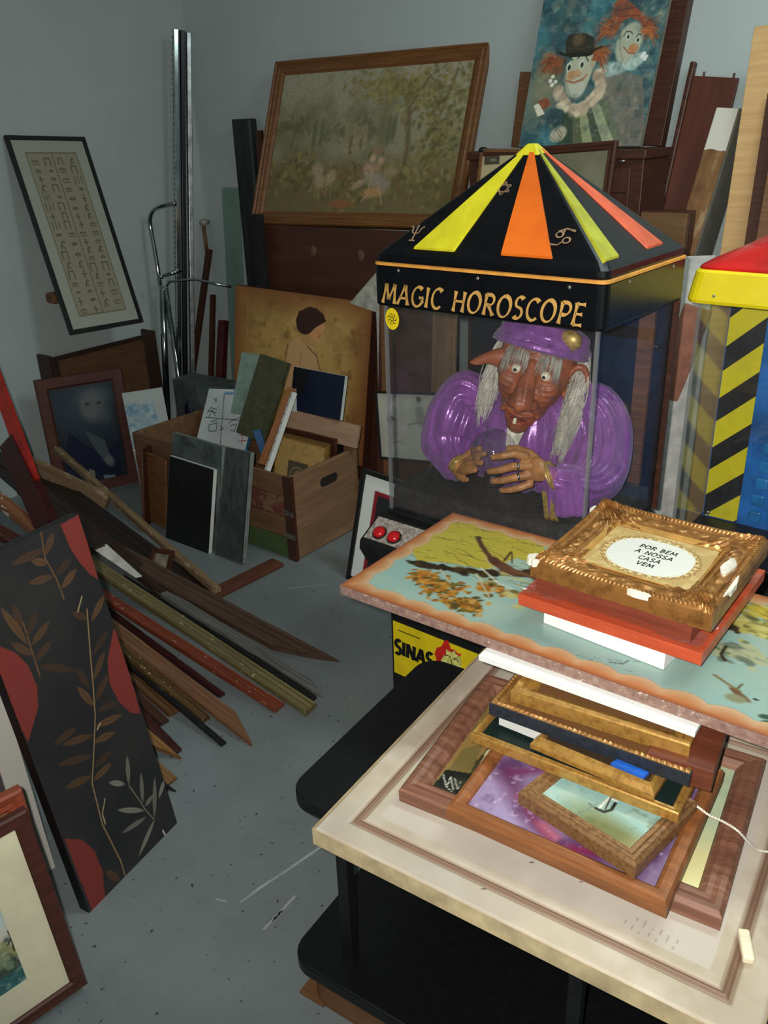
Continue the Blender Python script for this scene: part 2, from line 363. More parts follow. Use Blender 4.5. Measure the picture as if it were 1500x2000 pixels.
# ------------------------------------------------------------------ shared materials
MT = {}
MT['cardboard'] = pm('cardboard', (120,96,66), .85, var=.1)
MT['black_wood'] = pm('black_wood', (24,23,24), .45, var=.3)
MT['black_lam'] = pm('black_laminate', (13,13,15), .42, var=.3, scale=60)
MT['white_mount'] = pm('white_mount', (206,206,200), .8, var=.04)
MT['cream_mount'] = pm('cream_mount', (226,216,182), .8, var=.05, scale=8)
MT['dark_walnut'] = wood('dark_walnut', (54,28,18), (92,50,30), .45)
MT['mahogany'] = wood('mahogany', (72,32,22), (112,54,36), .4)
MT['brown_wood'] = wood('brown_wood', (98,64,38), (140,96,60), .5)
MT['pine'] = wood('pine', (196,150,96), (224,184,128), .55, scale=3)
MT['steel'] = pm('brushed_steel', (170,170,170), .3, .85, var=.2)
MT['chrome'] = pm('chrome', (190,195,195), .12, 1.0, var=.15, scale=12)
MT['screw'] = pm('screw_head', (150,148,140), .4, .7)
MT['black_gloss'] = pm('black_gloss_fibreglass', (11,11,15), .3, var=.3, bump=.05, scale=30, spec=.35)
MT['black_body'] = pm('black_body', (20,20,22), .5, var=.3)
MT['felt'] = pm('dark_felt', (46,42,40), .95, var=.3, scale=70, bump=.3)
MT['letter_gold'] = pm('letter_gold', (205,158,84), .5, var=.1)
MT['symbol_gold'] = pm('symbol_gold', (150,120,92), .55, var=.2)
MT['yellow'] = pm('yellow_paint', (246,222,20), .4, var=.05, scale=9)
MT['sticker_yellow'] = pm('sticker_yellow', (240,212,20), .5, var=.05)
MT['ink'] = pm('black_ink', (16,16,16), .6)
MT['satin'] = pm('purple_satin', (144,86,160), .25, .2, var=.12, scale=34, sheen=.2, bump=.9, stretch=(1,1,.22))
MT['skin_mask'] = None
MT['pane'] = pane_mat('clear_acrylic', (.97,.98,.98), 1.36, .008, .015, .02)
MT['pane_side'] = pane_mat('side_acrylic', (.95,.95,.96), 1.14, .008, .03, .02)
MT['pane_clean'] = pane_mat('picture_glass', (.97,.98,.98), 1.5, .0, .02)
MT['art'] = paint_mat('painted_picture', .55)
MT['art_gloss'] = paint_mat('varnished_picture', .3, coat=.15)
MT['plastic_wrap'] = pane_mat('plastic_wrap', (.9,.93,.92), 1.7, .05, .12, .08)
# ------------------------------------------------------------------ the room
def struct(o): o['kind'] = 'structure'; return o
m, nt, b = newmat('painted_concrete_floor'); b.inputs['Roughness'].default_value = .42
v = texco(nt); f1 = ntex(nt, v, 2.2, 6, .6); f2 = ntex(nt, texco(nt, (1, 3.2, 1)), 16, 8, .75); f3 = ntex(nt, v, 60, 3)
c0 = ramp(nt, f1, [(.3, L4((110,118,119))), (.7, L4((134,141,141)))])
c1 = mixc(nt, ramp(nt, f2, [(.70, (0,0,0,1)), (.73, (.8,.8,.8,1))]), c0, L4((172,176,172)))
c2 = mixc(nt, ramp(nt, f3, [(.30, (1,1,1,1)), (.335, (0,0,0,1))]), c1, L4((60,60,60)))
nt.links.new(c2, b.inputs['Base Color']); addbump(nt, b, f3, .08, .002); MT['floor'] = m
MT['wall'] = pm('white_plaster', (182,192,190), .85, var=.015, scale=3, bump=.1)
struct(MB().box((XL, -1.2, -.1), (1.8, YB, 0)).build('floor', MT['floor']))
struct(MB().box((XL-.1, YB, -.1), (1.8, YB+.1, 3.0)).build('wall_back', MT['wall']))
struct(MB().box((XL-.1, -1.2, -.1), (XL, YB, 3.0)).build('wall_left', MT['wall']))
struct(MB().box((XL-.1, -1.2, 3.0), (1.8, YB+.1, 3.1)).build('ceiling', MT['wall']))

# scratches of white paint on the floor
MT['scuff'] = pm('white_scuff', (164,168,166), .8)
for i, P in enumerate([[(-1.1287, 0.9072, 0.0000),(-1.1240, 0.9609, 0.0000),(-1.1054, 1.0372, 0.0000),(-1.0840, 1.1517, 0.0000)], [(-1.0381, 0.8860, 0.0000),(-1.0366, 0.9357, 0.0000),(-1.0409, 0.9921, 0.0000)], [(-1.0350, 0.9123, 0.0000),(-1.0365, 0.9475, 0.0000)], [(-1.1863, 0.8827, 0.0000),(-1.1548, 0.8925, 0.0000)], [(-2.0217, 2.0488, 0.0000),(-1.9154, 2.1660, 0.0000)]]):
    mb = MB(); P2 = [(p[0], p[1]) for p in P]
    ribbon(mb, P2 if len(P2) > 2 else P2, (.007,.006,.004,.004,.003)[i], 0, 1, lambda x, y, z: (x + .0015*math.sin(y*400), y, .0002 + .0003*z), con=0)
    tag(mb.build('paint_scuff', MT['scuff']), ['long white paint streak on the grey floor left of the black stand','short white scrape below the long streak on the floor','thin white nick beside the short scrape on the floor','small white mark left of the long floor streak','faint pale scratch on the floor right of the wooden crate'][i], 'paint mark')

# ------------------------------------------------------------------ fortune teller machine
MX, MY, MYAW = -.988, 1.9276, R_(-2.6)
MM = Matrix.Translation((MX, MY, 0)) @ Matrix.Rotation(MYAW, 4, 'Z')
HW, HD = .31, .22
mach = thing('fortune_teller_machine', 'tall black fortune teller cabinet with striped pyramid roof and clear sides', 'arcade machine', MM)
def rrect(hw, hd, r, n=4):
    P = []
    for cx, cy, a in ((hw-r, -hd+r, -90), (hw-r, hd-r, 0), (-hw+r, hd-r, 90), (-hw+r, -hd+r, 180)):
        P += arc(cx, cy, r, r, a, a+90, n)
    return P
# skirt and rounded shoulder under the roof
def lev(hw, hd, z, r=.02): return [(x, y, z) for x, y in rrect(hw, hd, r)]
MB().rings([lev(HW-.012, HD-.012, 1.2), lev(HW-.012, HD-.012, 1.196), lev(HW-.002, HD-.002, 1.194), lev(HW, HD, 1.20), lev(HW, HD, 1.289), lev(HW-.002, HD-.002, 1.291)], cap1=True, cap0=True).build('canopy_skirt', MT['black_gloss'], mach)
for o in [MB().rings([lev(HW-.003, HD-.003, 1.291), lev(HW+.001, HD+.001, 1.2915), lev(HW+.001, HD+.001, 1.297), lev(HW-.004, HD-.004, 1.299)], cap0=True, cap1=True).build('trim_line', pm('orange_trim', (232,160,70), .5, var=.1), mach)]: pass
BW, BD, ZB, ZA = .294, .204, 1.327, 1.5535
roof = MB().rings([lev(HW-.004, HD-.004, 1.299), lev(HW-.003, HD-.003, 1.304), lev(HW-.005, HD-.005, 1.316, .022), lev(BW+.004, BD+.004, 1.3235, .022), lev(BW-.006, BD-.006, 1.3325, .02), lev(.016, .012, 1.545, .006), lev(.008, .006, 1.549, .003)], cap0=True, cap1=True).build('roof', MT['black_gloss'], mach, smooth=False)
def stripe_mat(name, c1, c2): return pm(name, tuple((a+b_)/2 for a, b_ in zip(c1, c2)), .42, var=.06, scale=8)
S_Y, S_O, S_G, S_S = pm('stripe_yellow',(226,214,40),.42,var=.06), pm('stripe_orange',(250,112,28),.42,var=.12,scale=5), pm('stripe_olive',(186,184,50),.42,var=.1), pm('stripe_salmon',(232,100,62),.42,var=.1)
def roofpt(side, u, t, lift):
    """u along the face base in metres, t 0 at the base .. 1 at the tip"""
    if side in 'fb': base = Vector((u, -BD, ZB)); nrm = Vector((0, -(ZA-ZB), BD)).normalized()
    else: base = Vector((BW, u, ZB)); nrm = Vector((ZA-ZB, 0, BW)).normalized()
    p = base.lerp(Vector((0, 0, ZA)), t) + nrm * lift
    if side == 'b': p.x, p.y = -p.x, -p.y
    if side == 'l': p.x, p.y = -p.x, -p.y
    return tuple(p)
def stripe(side, u0, u1, m_):
    mb = MB(); L = []
    for t in (0.02, 0.03, .3, .6, .9, .965):
        k = .0045 if t > .02 else .0
        du = .004
        L.append([roofpt(side, u0, t, -.004), roofpt(side, u0+du*(1-t), t, k), roofpt(side, u1-du*(1-t), t, k), roofpt(side, u1, t, -.004)])
    mb.rings(L, cap0=True, cap1=True); mb.build('roof_stripe', m_, roof)
for sd, a, b_, m_ in (('f',-.205,-.082,S_Y),('f',.043,.178,S_O),('r',-.2,-.125,S_G),('r',.02,.115,S_S),('b',-.2,-.08,S_Y),('b',.05,.18,S_O),('l',-.2,-.12,S_G),('l',.02,.12,S_S)): stripe(sd, a, b_, m_)
MB().rings([lev(.034,.026,1.530,.008), lev(.030,.023,1.5345,.008), lev(.010,.008,1.5535,.003)], cap0=True, cap1=True).build('finial_cap', S_Y, roof)
def symbol(strokes, u0, t0, H, wd, name, side='f'):
    mb = MB()
    fn = lambda x, y, z: roofpt(side, u0+x, t0+y/.30, .0002+z)
    # keep the drawing upright on the slope: x is shifted back so the apex pull does not skew it
    def fn(x, y, z):
        t = t0 + y/.305; p = roofpt(side, 0, t, .0003+z)
        return (p[0]+u0+x, p[1]-.0012, p[2]+.0012) if side == 'f' else (p[0], p[1]+u0+x, p[2])
    for s_ in strokes: ribbon(mb, [(a*H, b_*H) for a, b_ in s_], wd, 0, .0008, fn, .3)
    mb.build(name, MT['symbol_gold'], roof)
symbol([[(.0,.95),(.15,.85),(.2,.55),(.42,.42),(.65,.55),(.75,.85),(.9,.95)], [(.45,1.05),(.4,0)], [(.22,0),(.6,0)]], -.230, .09, .042, .004, 'painted_trident')
symbol([[(0,.25),(1,.25),(.5,1),(0,.25)][:2], [(1,.25),(.5,1)], [(.5,1),(0,.25)], [(0,.75),(1,.75)], [(1,.75),(.5,0)], [(.5,0),(0,.75)]], -.042, .53, .036, .0035, 'painted_star')
symbol([arc(.25,.62,.2,.17,0,360,16), [(.42,.75)]+arc(.5,.35,.55,.65,90,60,2)+[(1.05,.85)], arc(.75,.3,.2,.17,0,360,16), [(.55,.2),(.35,.0),(-.05,.02)], [(.1,.8),(.5,.98),(1.05,.88)]], .156, .13, .042, .004, 'painted_crab_sign')
symbol([arc(.3,.5,.3,.5,-80,100,10)], -.02, .30, .035, .003, 'painted_crescent', 'r')
mb = MB(); fn = lambda x, y, z: (x, -HD-z, y + .0002)
xe = write(mb, 'MAGIC HOROSCOPE', -.283, 1.2015, .047, .17, fn, slant=.22, gap=.17, sx=.91, z0=-.0005, z1=.001, flare=.7, con=.55, jit=.02)
mb.build('title_lettering', MT['letter_gold'], bpy.data.objects['canopy_skirt'])
for x, z in ((-.23,1.283),(-.003,1.282),(.226,1.281)):
    MB().ell((x, -HD, z-.001), (.0042,.002,.0042), 12, 8).build('screw', MT['screw'], bpy.data.objects['canopy_skirt'], smooth=True)
for y in (-.108,.133): MB().ell((HW, y, 1.281), (.002,.0042,.0042), 12, 8).build('screw', MT['screw'], bpy.data.objects['canopy_skirt'], smooth=True)
# clear case
GW, GD, Z0, Z1 = .292, .202, .632, 1.20
for nm, lo, hi in (('front_pane', (-GW,-GD,Z0),(GW,-GD+.004,Z1)), ('right_pane', (GW-.004,-GD+.004,Z0),(GW,GD-.004,Z1)), ('left_pane', (-GW,-GD+.004,Z0),(-GW+.004,GD-.004,Z1))):
    MB().box(lo, hi).build(nm, MT['pane_side' if nm == 'right_pane' else 'pane'], mach)
MT['edge_clear'] = pane_mat('acrylic_edge', (.75,.77,.78), 1.9, .18, .1)
for x in (-GW-.0005, GW-.0075): MB().box((x, -GD-.0008, Z0), (x+.008, -GD+.007, Z1-.002)).build('corner_strip', MT['edge_clear'], mach)
bp = MB().box((-GW, GD-.004, Z0), (GW, GD+.006, Z1)).build('back_panel', pm('black_back_panel', (20,17,24), .5, var=.3), mach)
MB().box((GW-.075, GD-.016, .70), (GW-.035, GD-.0045, Z1)).build('reflected_wood_strip', MT['brown_wood'], mach)  # added solid strip standing in for brown wood reflected in the right pane
MB().box((GW-.004, GD+.0062, Z0), (GW+.012, GD+.018, Z1)).build('rear_edge', MT['dark_walnut'], mach)
MB().box((-GW+.005, -GD+.005, .634), (GW-.005, GD-.005, .700)).build('counter', MT['felt'], mach, bevel=.012)
# lower body
MB().box((-GW-.006, -GD-.006, .0), (GW+.006, GD+.006, .632)).build('body', MT['black_body'], mach, bevel=.006)
con = MB().prism([(-GD-.006,.50),(-GD-.006,.622),(-GD-.03,.622),(-GD-.115,.575),(-GD-.118,.55),(-GD-.09,.50)], -.31, .31, M=Matrix(((0,0,1,0),(1,0,0,0),(0,1,0,0),(0,0,0,1)))).build('control_panel', MT['black_body'], mach, bevel=.004)
sl = Matrix.Translation((0, -GD-.073, .600)) @ Matrix.Rotation(math.atan2(.047,.085), 4, 'X')
MB().box((-.30,-.038,0), (-.13,.038,.002), M=sl).build('instruction_plate', pm('printed_plate', (150,142,134), .5, var=.35, scale=90), con)
for x in (-.262,-.212):
    bt = MB().ell((x, -.012, .008), (.018,.018,.011), 20, 12, M=sl).build('push_button', pm('red_button', (190,24,30), .25), con, smooth=True)
    MB().tube([(x,-.012,.001),(x,-.012,.006)], .021, 20, M=sl).build('button_ring', MT['black_wood'], bt)
# yellow decal with red figure and lettering
GL['S2'] = GL['S']
dec = MB().box((-.288, -GD-.0075, .09), (.05, -GD-.006, .272)).build('body_decal', MT['sticker_yellow'], mach)
mb = MB(); fn = lambda x, y, z: (x, -GD-.0075-z, y)
write(mb, 'SINAS', -.283, .163, .048, .28, fn, slant=.05, gap=.11, sx=.84, z0=0, z1=.0006, flare=.1, con=.25)
mb.build('decal_lettering', MT['ink'], dec)
mb = MB(); mb.box((-.27,0,.245),(-.19,.0004,.248), M=Matrix.Translation((0,-GD-.0081,0))); mb.build('decal_small_print', MT['ink'], dec)
def blob(cx, cz, rx, rz, seed, n=26, k=.25):
    r = random.Random(seed); return [(cx+rx*math.cos(2*math.pi*i/n)*(1+r.uniform(-k,k)), cz+rz*math.sin(2*math.pi*i/n)*(1+r.uniform(-k,k))) for i in range(n)]
Mx = Matrix(((1,0,0,0),(0,0,-1,-GD-.0075),(0,1,0,0),(0,0,0,1)))
MB().prism(blob(-.085,.205,.045,.062,4), 0, .0005, M=Mx).build('decal_red_figure', pm('decal_red',(206,40,28),.5), dec)
MB().prism(blob(-.078,.205,.031,.05,5,20,.3), 0, .0009, M=Mx).build('decal_figure_face', pm('decal_cream',(226,206,110),.5,var=.3,scale=60), dec)
mb = MB()
for P in ([(-.10,.225),(-.09,.23),(-.08,.225)], [(-.07,.225),(-.06,.23),(-.055,.222)], [(-.095,.195),(-.075,.185),(-.058,.195)], [(-.08,.22),(-.075,.205),(-.08,.20)]):
    ribbon(mb, P, .003, .0009, .0013, lambda x, y, z: (x, -GD-.0075-z, y), con=0)
mb.build('decal_figure_lines', MT['ink'], dec)
st = MB().box((.235, -GD-.0045, .600), (.285, -GD-.0062-.002, .632)); st = st.build('warning_sticker', MT['sticker_yellow'], mach)
mb = MB(); write(mb, 'EI', .24, .606, .02, .3, lambda x, y, z: (x, -GD-.0088-z, y), z0=-.0004, z1=.0002, con=0); mb.build('sticker_lettering', MT['ink'], st)
# round yellow seal on the glass
mb = MB(); mb.prism(arc(0,0,.0215,.027,0,360,36)[:-1], 0, .0008, M=Matrix(((1,0,0,-.266),(0,0,-1,-GD-.0008),(0,1,0,1.159),(0,0,0,1))))
seal = mb.build('round_seal', MT['sticker_yellow'], mach)
mb = MB()
for i in range(7):
    a = 2*math.pi*i/7+.3; fnn = lambda x, y, z: (-.266+x, -GD-.0016-z, 1.159+y)
    ribbon(mb, [(.003*math.cos(a), .003*math.sin(a)), (.012*math.cos(a+.4), .013*math.sin(a+.4))], .0022, -.0002, .0003, fnn, con=0)
    ribbon(mb, [(.012*math.cos(a+.4), .013*math.sin(a+.4)), (.015*math.cos(a+.9), .014*math.sin(a+.9))], .0016, -.0002, .0003, fnn, con=0)
mb.build('seal_drawing', MT['ink'], seal)
for x in (-.235,): MB().ell((x, -GD-.006, .617), (.003,.002,.003), 10, 6).build('screw', MT['screw'], mach, smooth=True)

# ------------------------------------------------------------------ the fortune teller figure
def fuse(mb, voxel, smooth=4):
    """melt overlapping volumes into one continuous surface and return it as arrays"""
    me = bpy.data.meshes.new('tmp'); me.from_pydata(mb.v, [], mb.f); o = bpy.data.objects.new('tmp', me); scn.collection.objects.link(o)
    r = o.modifiers.new('r', 'REMESH'); r.mode = 'VOXEL'; r.voxel_size = voxel
    if smooth: sm_ = o.modifiers.new('s', 'SMOOTH'); sm_.factor = .5; sm_.iterations = smooth
    dg = bpy.context.evaluated_depsgraph_get(); dg.update(); ev = o.evaluated_get(dg); m2 = ev.to_mesh()
    V = np.zeros(len(m2.vertices)*3); m2.vertices.foreach_get('co', V); F = [tuple(p.vertices) for p in m2.polygons]; ev.to_mesh_clear()
    bpy.data.objects.remove(o); bpy.data.meshes.remove(me); return V.reshape(-1, 3), F
def from_arrays(name, V, F, mats, parent, smooth=True, col=None):
    me = bpy.data.meshes.new(name); me.from_pydata(V.tolist(), [], F); me.materials.append(mats)
    me.polygons.foreach_set('use_smooth', [True]*len(F))
    if col is not None:
        ca = me.color_attributes.new('paint', 'FLOAT_COLOR', 'POINT'); cc = np.ones((len(V), 4)); cc[:, :3] = lin(np.clip(col, 0, 255)); ca.data.foreach_set('color', cc.ravel())
    o = bpy.data.objects.new(name, me); C.objects.link(o); o.parent = parent; return o
wiz = thing('fortune_teller_figure', 'puppet wizard in purple satin with long white hair, inside the black cabinet', 'puppet', Matrix.Translation((-.988, 1.93, .70)))
W0 = Vector((-.988, 1.93, .70))
def wl(x, y, z): return Vector((x, y, z)) - W0
def sweep(P, Rx, folds=0, amp=0, seg=72, twist=0, sub=6, ampf=None, seed=0):
    """cloth sleeve swept along P with radii Rx, with lengthwise gathers"""
    P = [Vector(p) for p in P]; n = (len(P)-1)*sub+1; Q = []; RR = []
    for i in range(n):
        t = i/sub; k = min(int(t), len(P)-2); u = t-k
        p0, p1, p2, p3 = P[max(k-1,0)], P[k], P[k+1], P[min(k+2,len(P)-1)]
        Q.append(.5*((2*p1)+(p2-p0)*u+(2*p0-5*p1+4*p2-p3)*u*u+(3*p1-p0-3*p2+p3)*u**3)); us = u*u*(3-2*u); RR.append(Rx[k]*(1-us)+Rx[k+1]*us)
    V = []; prev = None; rr = random.Random(seed); ph = [rr.uniform(0, 6.28) for _ in range(6)]
    for i, p in enumerate(Q):
        t = (Q[min(i+1,n-1)]-Q[max(i-1,0)]).normalized()
        u = t.cross(Vector((0,0,1)) if abs(t.z) < .9 else Vector((1,0,0))).normalized() if prev is None else (prev-t*prev.dot(t)).normalized()
        prev = u; w = t.cross(u); s_ = i/(n-1); a_ = ampf(s_) if ampf else amp
        for k in range(seg):
            q = 2*math.pi*k/seg
            f = 1+a_*(math.sin(folds*q+ph[0]+1.5*math.sin(q*2+ph[1]))*.6+.4*math.sin((folds*1.7)*q+ph[2]+s_*2))+.03*math.sin(s_*9+q*3+ph[3])
            V.append(p+(u*math.cos(q)+w*math.sin(q))*RR[i]*f)
    F = [(i*seg+k, i*seg+(k+1)%seg, (i+1)*seg+(k+1)%seg, (i+1)*seg+k) for i in range(n-1) for k in range(seg)]
    F += [tuple(range(seg-1,-1,-1)), tuple((n-1)*seg+k for k in range(seg))]
    return [tuple(v) for v in V], F
# robe body: a draped bust with vertical gathers falling from the yoke
L = []
prof = [(.0,.150,.115),(.05,.155,.108),(.10,.165,.105),(.15,.178,.10),(.185,.175,.085),(.21,.15,.075),(.235,.12,.07),(.25,.07,.055),(.262,.05,.045)]
for z, rx, ry in prof:
    ring = []
    for k in range(240):
        q = 2*math.pi*k/240; a_ = .075*max(0,1-z/.23)+.01
        f = 1+a_*(math.sin(17*q+1.2*math.sin(3*q)+z*5)+.6*math.sin(31*q+1+z*14))
        ring.append((rx*f*math.cos(q)*1.08+.012, .07+ry*f*math.sin(q), z+.006))
    L.append(ring)
mb = MB(); mb.rings(L, cap0=True, cap1=True); mb.build('robe', MT['satin'], wiz, smooth=True)
amp_s = lambda s_: .10*(1-abs(2*s_-1))**.25*(.45+.55*abs(2*s_-1)) + .03
V_, F_ = sweep([wl(*(-1.1233, 1.9800, 0.9005)), wl(*(-1.1809, 1.9750, 0.9075)), wl(*(-1.2018, 1.9500, 0.8515)), wl(*(-1.2081, 1.9200, 0.7835)), wl(*(-1.1649, 1.8700, 0.7471)), wl(*(-1.1167, 1.8450, 0.7504))], [.035,.072,.082,.074,.045,.024], 11, .08, 96, ampf=amp_s, seed=2)
MB().add(V_, F_).build('sleeve', MT['satin'], wiz, smooth=True)
V_, F_ = sweep([wl(*(-0.8788, 2.0000, 0.9196)), wl(*(-0.8296, 2.0100, 0.9234)), wl(*(-0.7900, 2.0000, 0.8653)), wl(*(-0.7735, 1.9500, 0.7866)), wl(*(-0.7807, 1.8700, 0.7637)), wl(*(-0.8146, 1.8150, 0.7893)), wl(*(-0.8355, 1.8000, 0.8009))], [.035,.062,.068,.07,.056,.043,.036], 11, .08, 96, ampf=amp_s, seed=5)
MB().add(V_, F_).build('sleeve', MT['satin'], wiz, smooth=True)
# the open hem of the right cuff hanging to the counter, with its gold edge
MT['gold_braid'] = gold('gold_braid', (206,170,96), (130,96,50), .4, .4, 90)
mb = MB(); top = [wl(*(-0.8576, 1.7850, 0.8377)), wl(*(-0.8092, 1.7750, 0.8377)), wl(*(-0.7664, 1.8000, 0.8184))]; bot = [wl(*(-0.8352, 1.7750, 0.7164)), wl(*(-0.7890, 1.7620, 0.7162)), wl(*(-0.7329, 1.8000, 0.7208))]
def quad_sheet(top, bot, n=30, m_=14, th=.003, amp=.004):
    def ev(P, u):
        k = min(int(u*(len(P)-1)), len(P)-2); f = u*(len(P)-1)-k; return P[k].lerp(P[k+1], f)
    L = []
    for sgn in (0, 1):
        for j in range(m_+1):
            v_ = j/m_; L.append([tuple(ev(top,i/n).lerp(ev(bot,i/n), v_)+Vector((0, (amp*math.sin(i*.9+v_)*v_)+(th if sgn else 0), 0))) for i in range(n+1)])
    a = L[:m_+1]; b_ = L[m_+1:][::-1]; return a+b_+[a[0]]
mb.rings(quad_sheet(top, bot), closed=False); cuff = mb.build('cuff', MT['satin'], wiz, smooth=True)
mb = MB(); mb.rings(quad_sheet([wl(*(-0.8529, 1.7830, 0.7647)), wl(*(-0.8362, 1.7810, 0.7829))], [wl(*(-0.8346, 1.7700, 0.6989)), wl(*(-0.7937, 1.7590, 0.7051))], 6, 8, .003, 0), closed=False); mb.build('gold_edging', MT['gold_braid'], cuff, smooth=True)
V_, F_ = sweep([wl(*(-0.8294, 1.7950, 0.8093)), wl(*(-0.8365, 1.7930, 0.8058))], [.039,.039], 6, .02, 40); MB().add(V_, F_).build('gold_cuff_ring', MT['gold_braid'], wiz, smooth=True)
V_, F_ = sweep([wl(*(-1.1332, 1.8400, 0.7635)), wl(*(-1.1220, 1.8350, 0.7600))], [.028,.027], 6, .02, 40); MB().add(V_, F_).build('gold_cuff_ring', MT['gold_braid'], wiz, smooth=True)
# head, local axes: X across, -Y out of the face, Z up, centre between the ears
hd = Matrix.Translation(wl(*(-0.9773, 1.9550, 0.9946))) @ Matrix.Rotation(R_(17), 4, 'Z') @ Matrix.Rotation(R_(12), 4, 'Y') @ Matrix.Rotation(R_(-4), 4, 'X')
mb = MB()
def E(c, r, rot=None): mb.ell(c, r, 28, 20, Rm=rot)
def RX(a, b_=0, c_=0): return (Matrix.Rotation(R_(c_),3,'Z') @ Matrix.Rotation(R_(b_),3,'Y') @ Matrix.Rotation(R_(a),3,'X'))
E((0,.01,.06),(.100,.092,.085)); E((0,-.02,.02),(.094,.07,.075)); E((0,-.025,-.02),(.082,.066,.06)); E((0,-.03,-.055),(.064,.058,.055)); E((0,-.045,-.085),(.043,.043,.045)); E((0,-.062,-.112),(.03,.028,.024))
E((-.05,-.055,.0),(.03,.028,.034)); E((.05,-.055,.0),(.03,.028,.034))      # cheekbones
E((-.045,-.078,.055),(.034,.016,.012)); E((.045,-.078,.055),(.034,.016,.012)) # brow
for k in range(9):
    t = k/8; E((0,-.082-.034*t**.8,.045-.085*t),(.014+.017*t,.018+.010*t,.018))
E((0,-.118,-.045),(.03,.026,.022)); E((-.026,-.10,-.045),(.017,.02,.016)); E((.026,-.10,-.045),(.017,.02,.016))
for s_ in (-1,1):
    for k in range(6): t = k/5; E((s_*(.03+.016*t), -.085+.012*t, -.04-.036*t),(.008,.009,.01))   # folds beside the mouth
for k in range(9):
    a = -1+2*k/8; E((a*.033,-.088+.022*a*a,-.083+.007*a*a),(.0075,.007,.0048)); E((a*.03,-.086+.022*a*a,-.103+.012*a*a),(.008,.008,.006))
E((0,.04,-.10),(.045,.05,.07))                                              # neck
Vh, Fh = fuse(mb, .0032, 5)
x, y, z = Vh.T
wr = np.zeros(len(Vh))
fr_ = np.clip((-y-.02)/.05, 0, 1)
wr += .0016*np.sin(z*430+8*np.abs(x)*30)*np.exp(-((z-.085)/.02)**2)*fr_                  # forehead
wr += .0020*np.sin(x*260+z*60)*np.exp(-((z+.01)/.035)**2)*np.exp(-(np.abs(x)/.035)**2)*fr_  # nose creases
wr += .0016*np.sin(np.hypot(np.abs(x)-.045, z-.03)*420)*np.exp(-((np.abs(x)-.05)/.03)**2)*fr_
nrm = Vh/np.maximum(np.linalg.norm(Vh,axis=1,keepdims=True),1e-6); Vh = Vh+nrm*wr[:,None]
for s_ in (-1,1):      # eye sockets, nostrils, mouth slit
    d = np.sqrt((Vh[:,0]-s_*.037)**2+(Vh[:,2]-.033)**2); k = np.exp(-(d/.017)**2)*(Vh[:,1] < -.04); Vh[:,1] += .014*k
    d = np.sqrt((Vh[:,0]-s_*.015)**2+(Vh[:,2]+.06)**2); k = np.exp(-(d/.007)**2)*(Vh[:,1] < -.07); Vh[:,1] += .006*k; Vh[:,2] += .004*k
k = np.exp(-((Vh[:,2]+.092-.25*0)/.0042)**2)*np.exp(-(Vh[:,0]/.03)**4)*(Vh[:,1] < -.05); Vh[:,1] += .016*k
base = np.array([152,82,50.]); col = np.tile(base, (len(Vh), 1))
nz = np.array([noise.noise(Vector(v)*28) for v in Vh])[:, None]; col = col*(1+.28*nz)
col[(k > .5)] = (60,14,12)
lip = np.exp(-((Vh[:,2]+.093)/.012)**2)*np.exp(-(Vh[:,0]/.04)**4)*(Vh[:,1] < -.06); col = col*(1-.45*lip[:,None])+np.array([140,40,30])*.45*lip[:,None]
MT['mask'] = paint_mat('painted_latex', .46, coat=.05, bump=.25)
Mh = np.array(hd); Vw = Vh@Mh[:3,:3].T+Mh[:3,3]
head = from_arrays('head', Vw, Fh, MT['mask'], wiz, col=col)
def HP(x, y, z): return hd @ Vector((x, y, z))
# ears
def ear(sd):
    mb = MB()
    if sd > 0:   # wide cupped ear with a long lobe
        for k in range(16):
            t = k/15; a = R_(215-285*t); mb.ell((.112+.026*math.cos(a)+.0*t, -.006-.012*math.sin(a*.5), .012+.05*math.sin(a)), (.0085,.011,.0095), 12, 8)
        mb.ell((.11,.004,.012),(.027,.008,.05),20,12); mb.ell((.098,-.006,-.04),(.016,.01,.03),16,10)
        mb.ell((.108,-.008,.01),(.012,.008,.02),12,8)
    else:        # ear folded to a point
        for k in range(14):
            t = k/13; mb.ell((-.085-.066*t, -.022-.018*t, .035-.03*t*t), (.018,.020*(1-t)+.003,.026*(1-t)+.003), 14, 10)
    V, F = fuse(mb, .003, 3); M_ = np.array(hd); V = V@M_[:3,:3].T+M_[:3,3]
    c_ = np.tile(np.array([158,84,50.]), (len(V),1)); return from_arrays('ear', V, F, MT['mask'], head, col=c_)
ear(1); ear(-1)
MT['eye_white'] = pm('eye_white', (222,214,190), .3, var=.05)
for s_ in (-1,1):
    mb = MB(); mb.ell((s_*.037,-.068,.029), (.0150,.013,.0135), 20, 14); mb.v = [tuple(hd @ Vector(v_)) for v_ in mb.v]; ey = mb.build('eye', MT['eye_white'], head, smooth=True)
    mb = MB(); mb.ell((s_*.037-.002,-.0805,.027), (.0045,.0018,.0045), 14, 8); mb.v = [tuple(hd @ Vector(v_)) for v_ in mb.v]; mb.build('pupil', MT['ink'], ey, smooth=True)
    mb = MB()
    for k in range(11):
        a = R_(15+150*k/10); mb.ell((s_*.037+.017*math.cos(a), -.070-.004*math.sin(a), .030+.0145*math.sin(a)), (.0042,.006,.0035), 8, 6)
    V, F = fuse(mb, .0022, 2); M_ = np.array(hd); V = V@M_[:3,:3].T+M_[:3,3]; from_arrays('eyelid', V, F, MT['mask'], head, col=np.tile(np.array([160,90,60.]), (len(V),1)))
mb = MB(); mb.box((-.008,-.106,-.101),(.000,-.099,-.086)); mb.v = [tuple(hd @ Vector(v_)) for v_ in mb.v]; mb.build('tooth', pm('tooth', (236,228,196), .35), head, bevel=.0012)
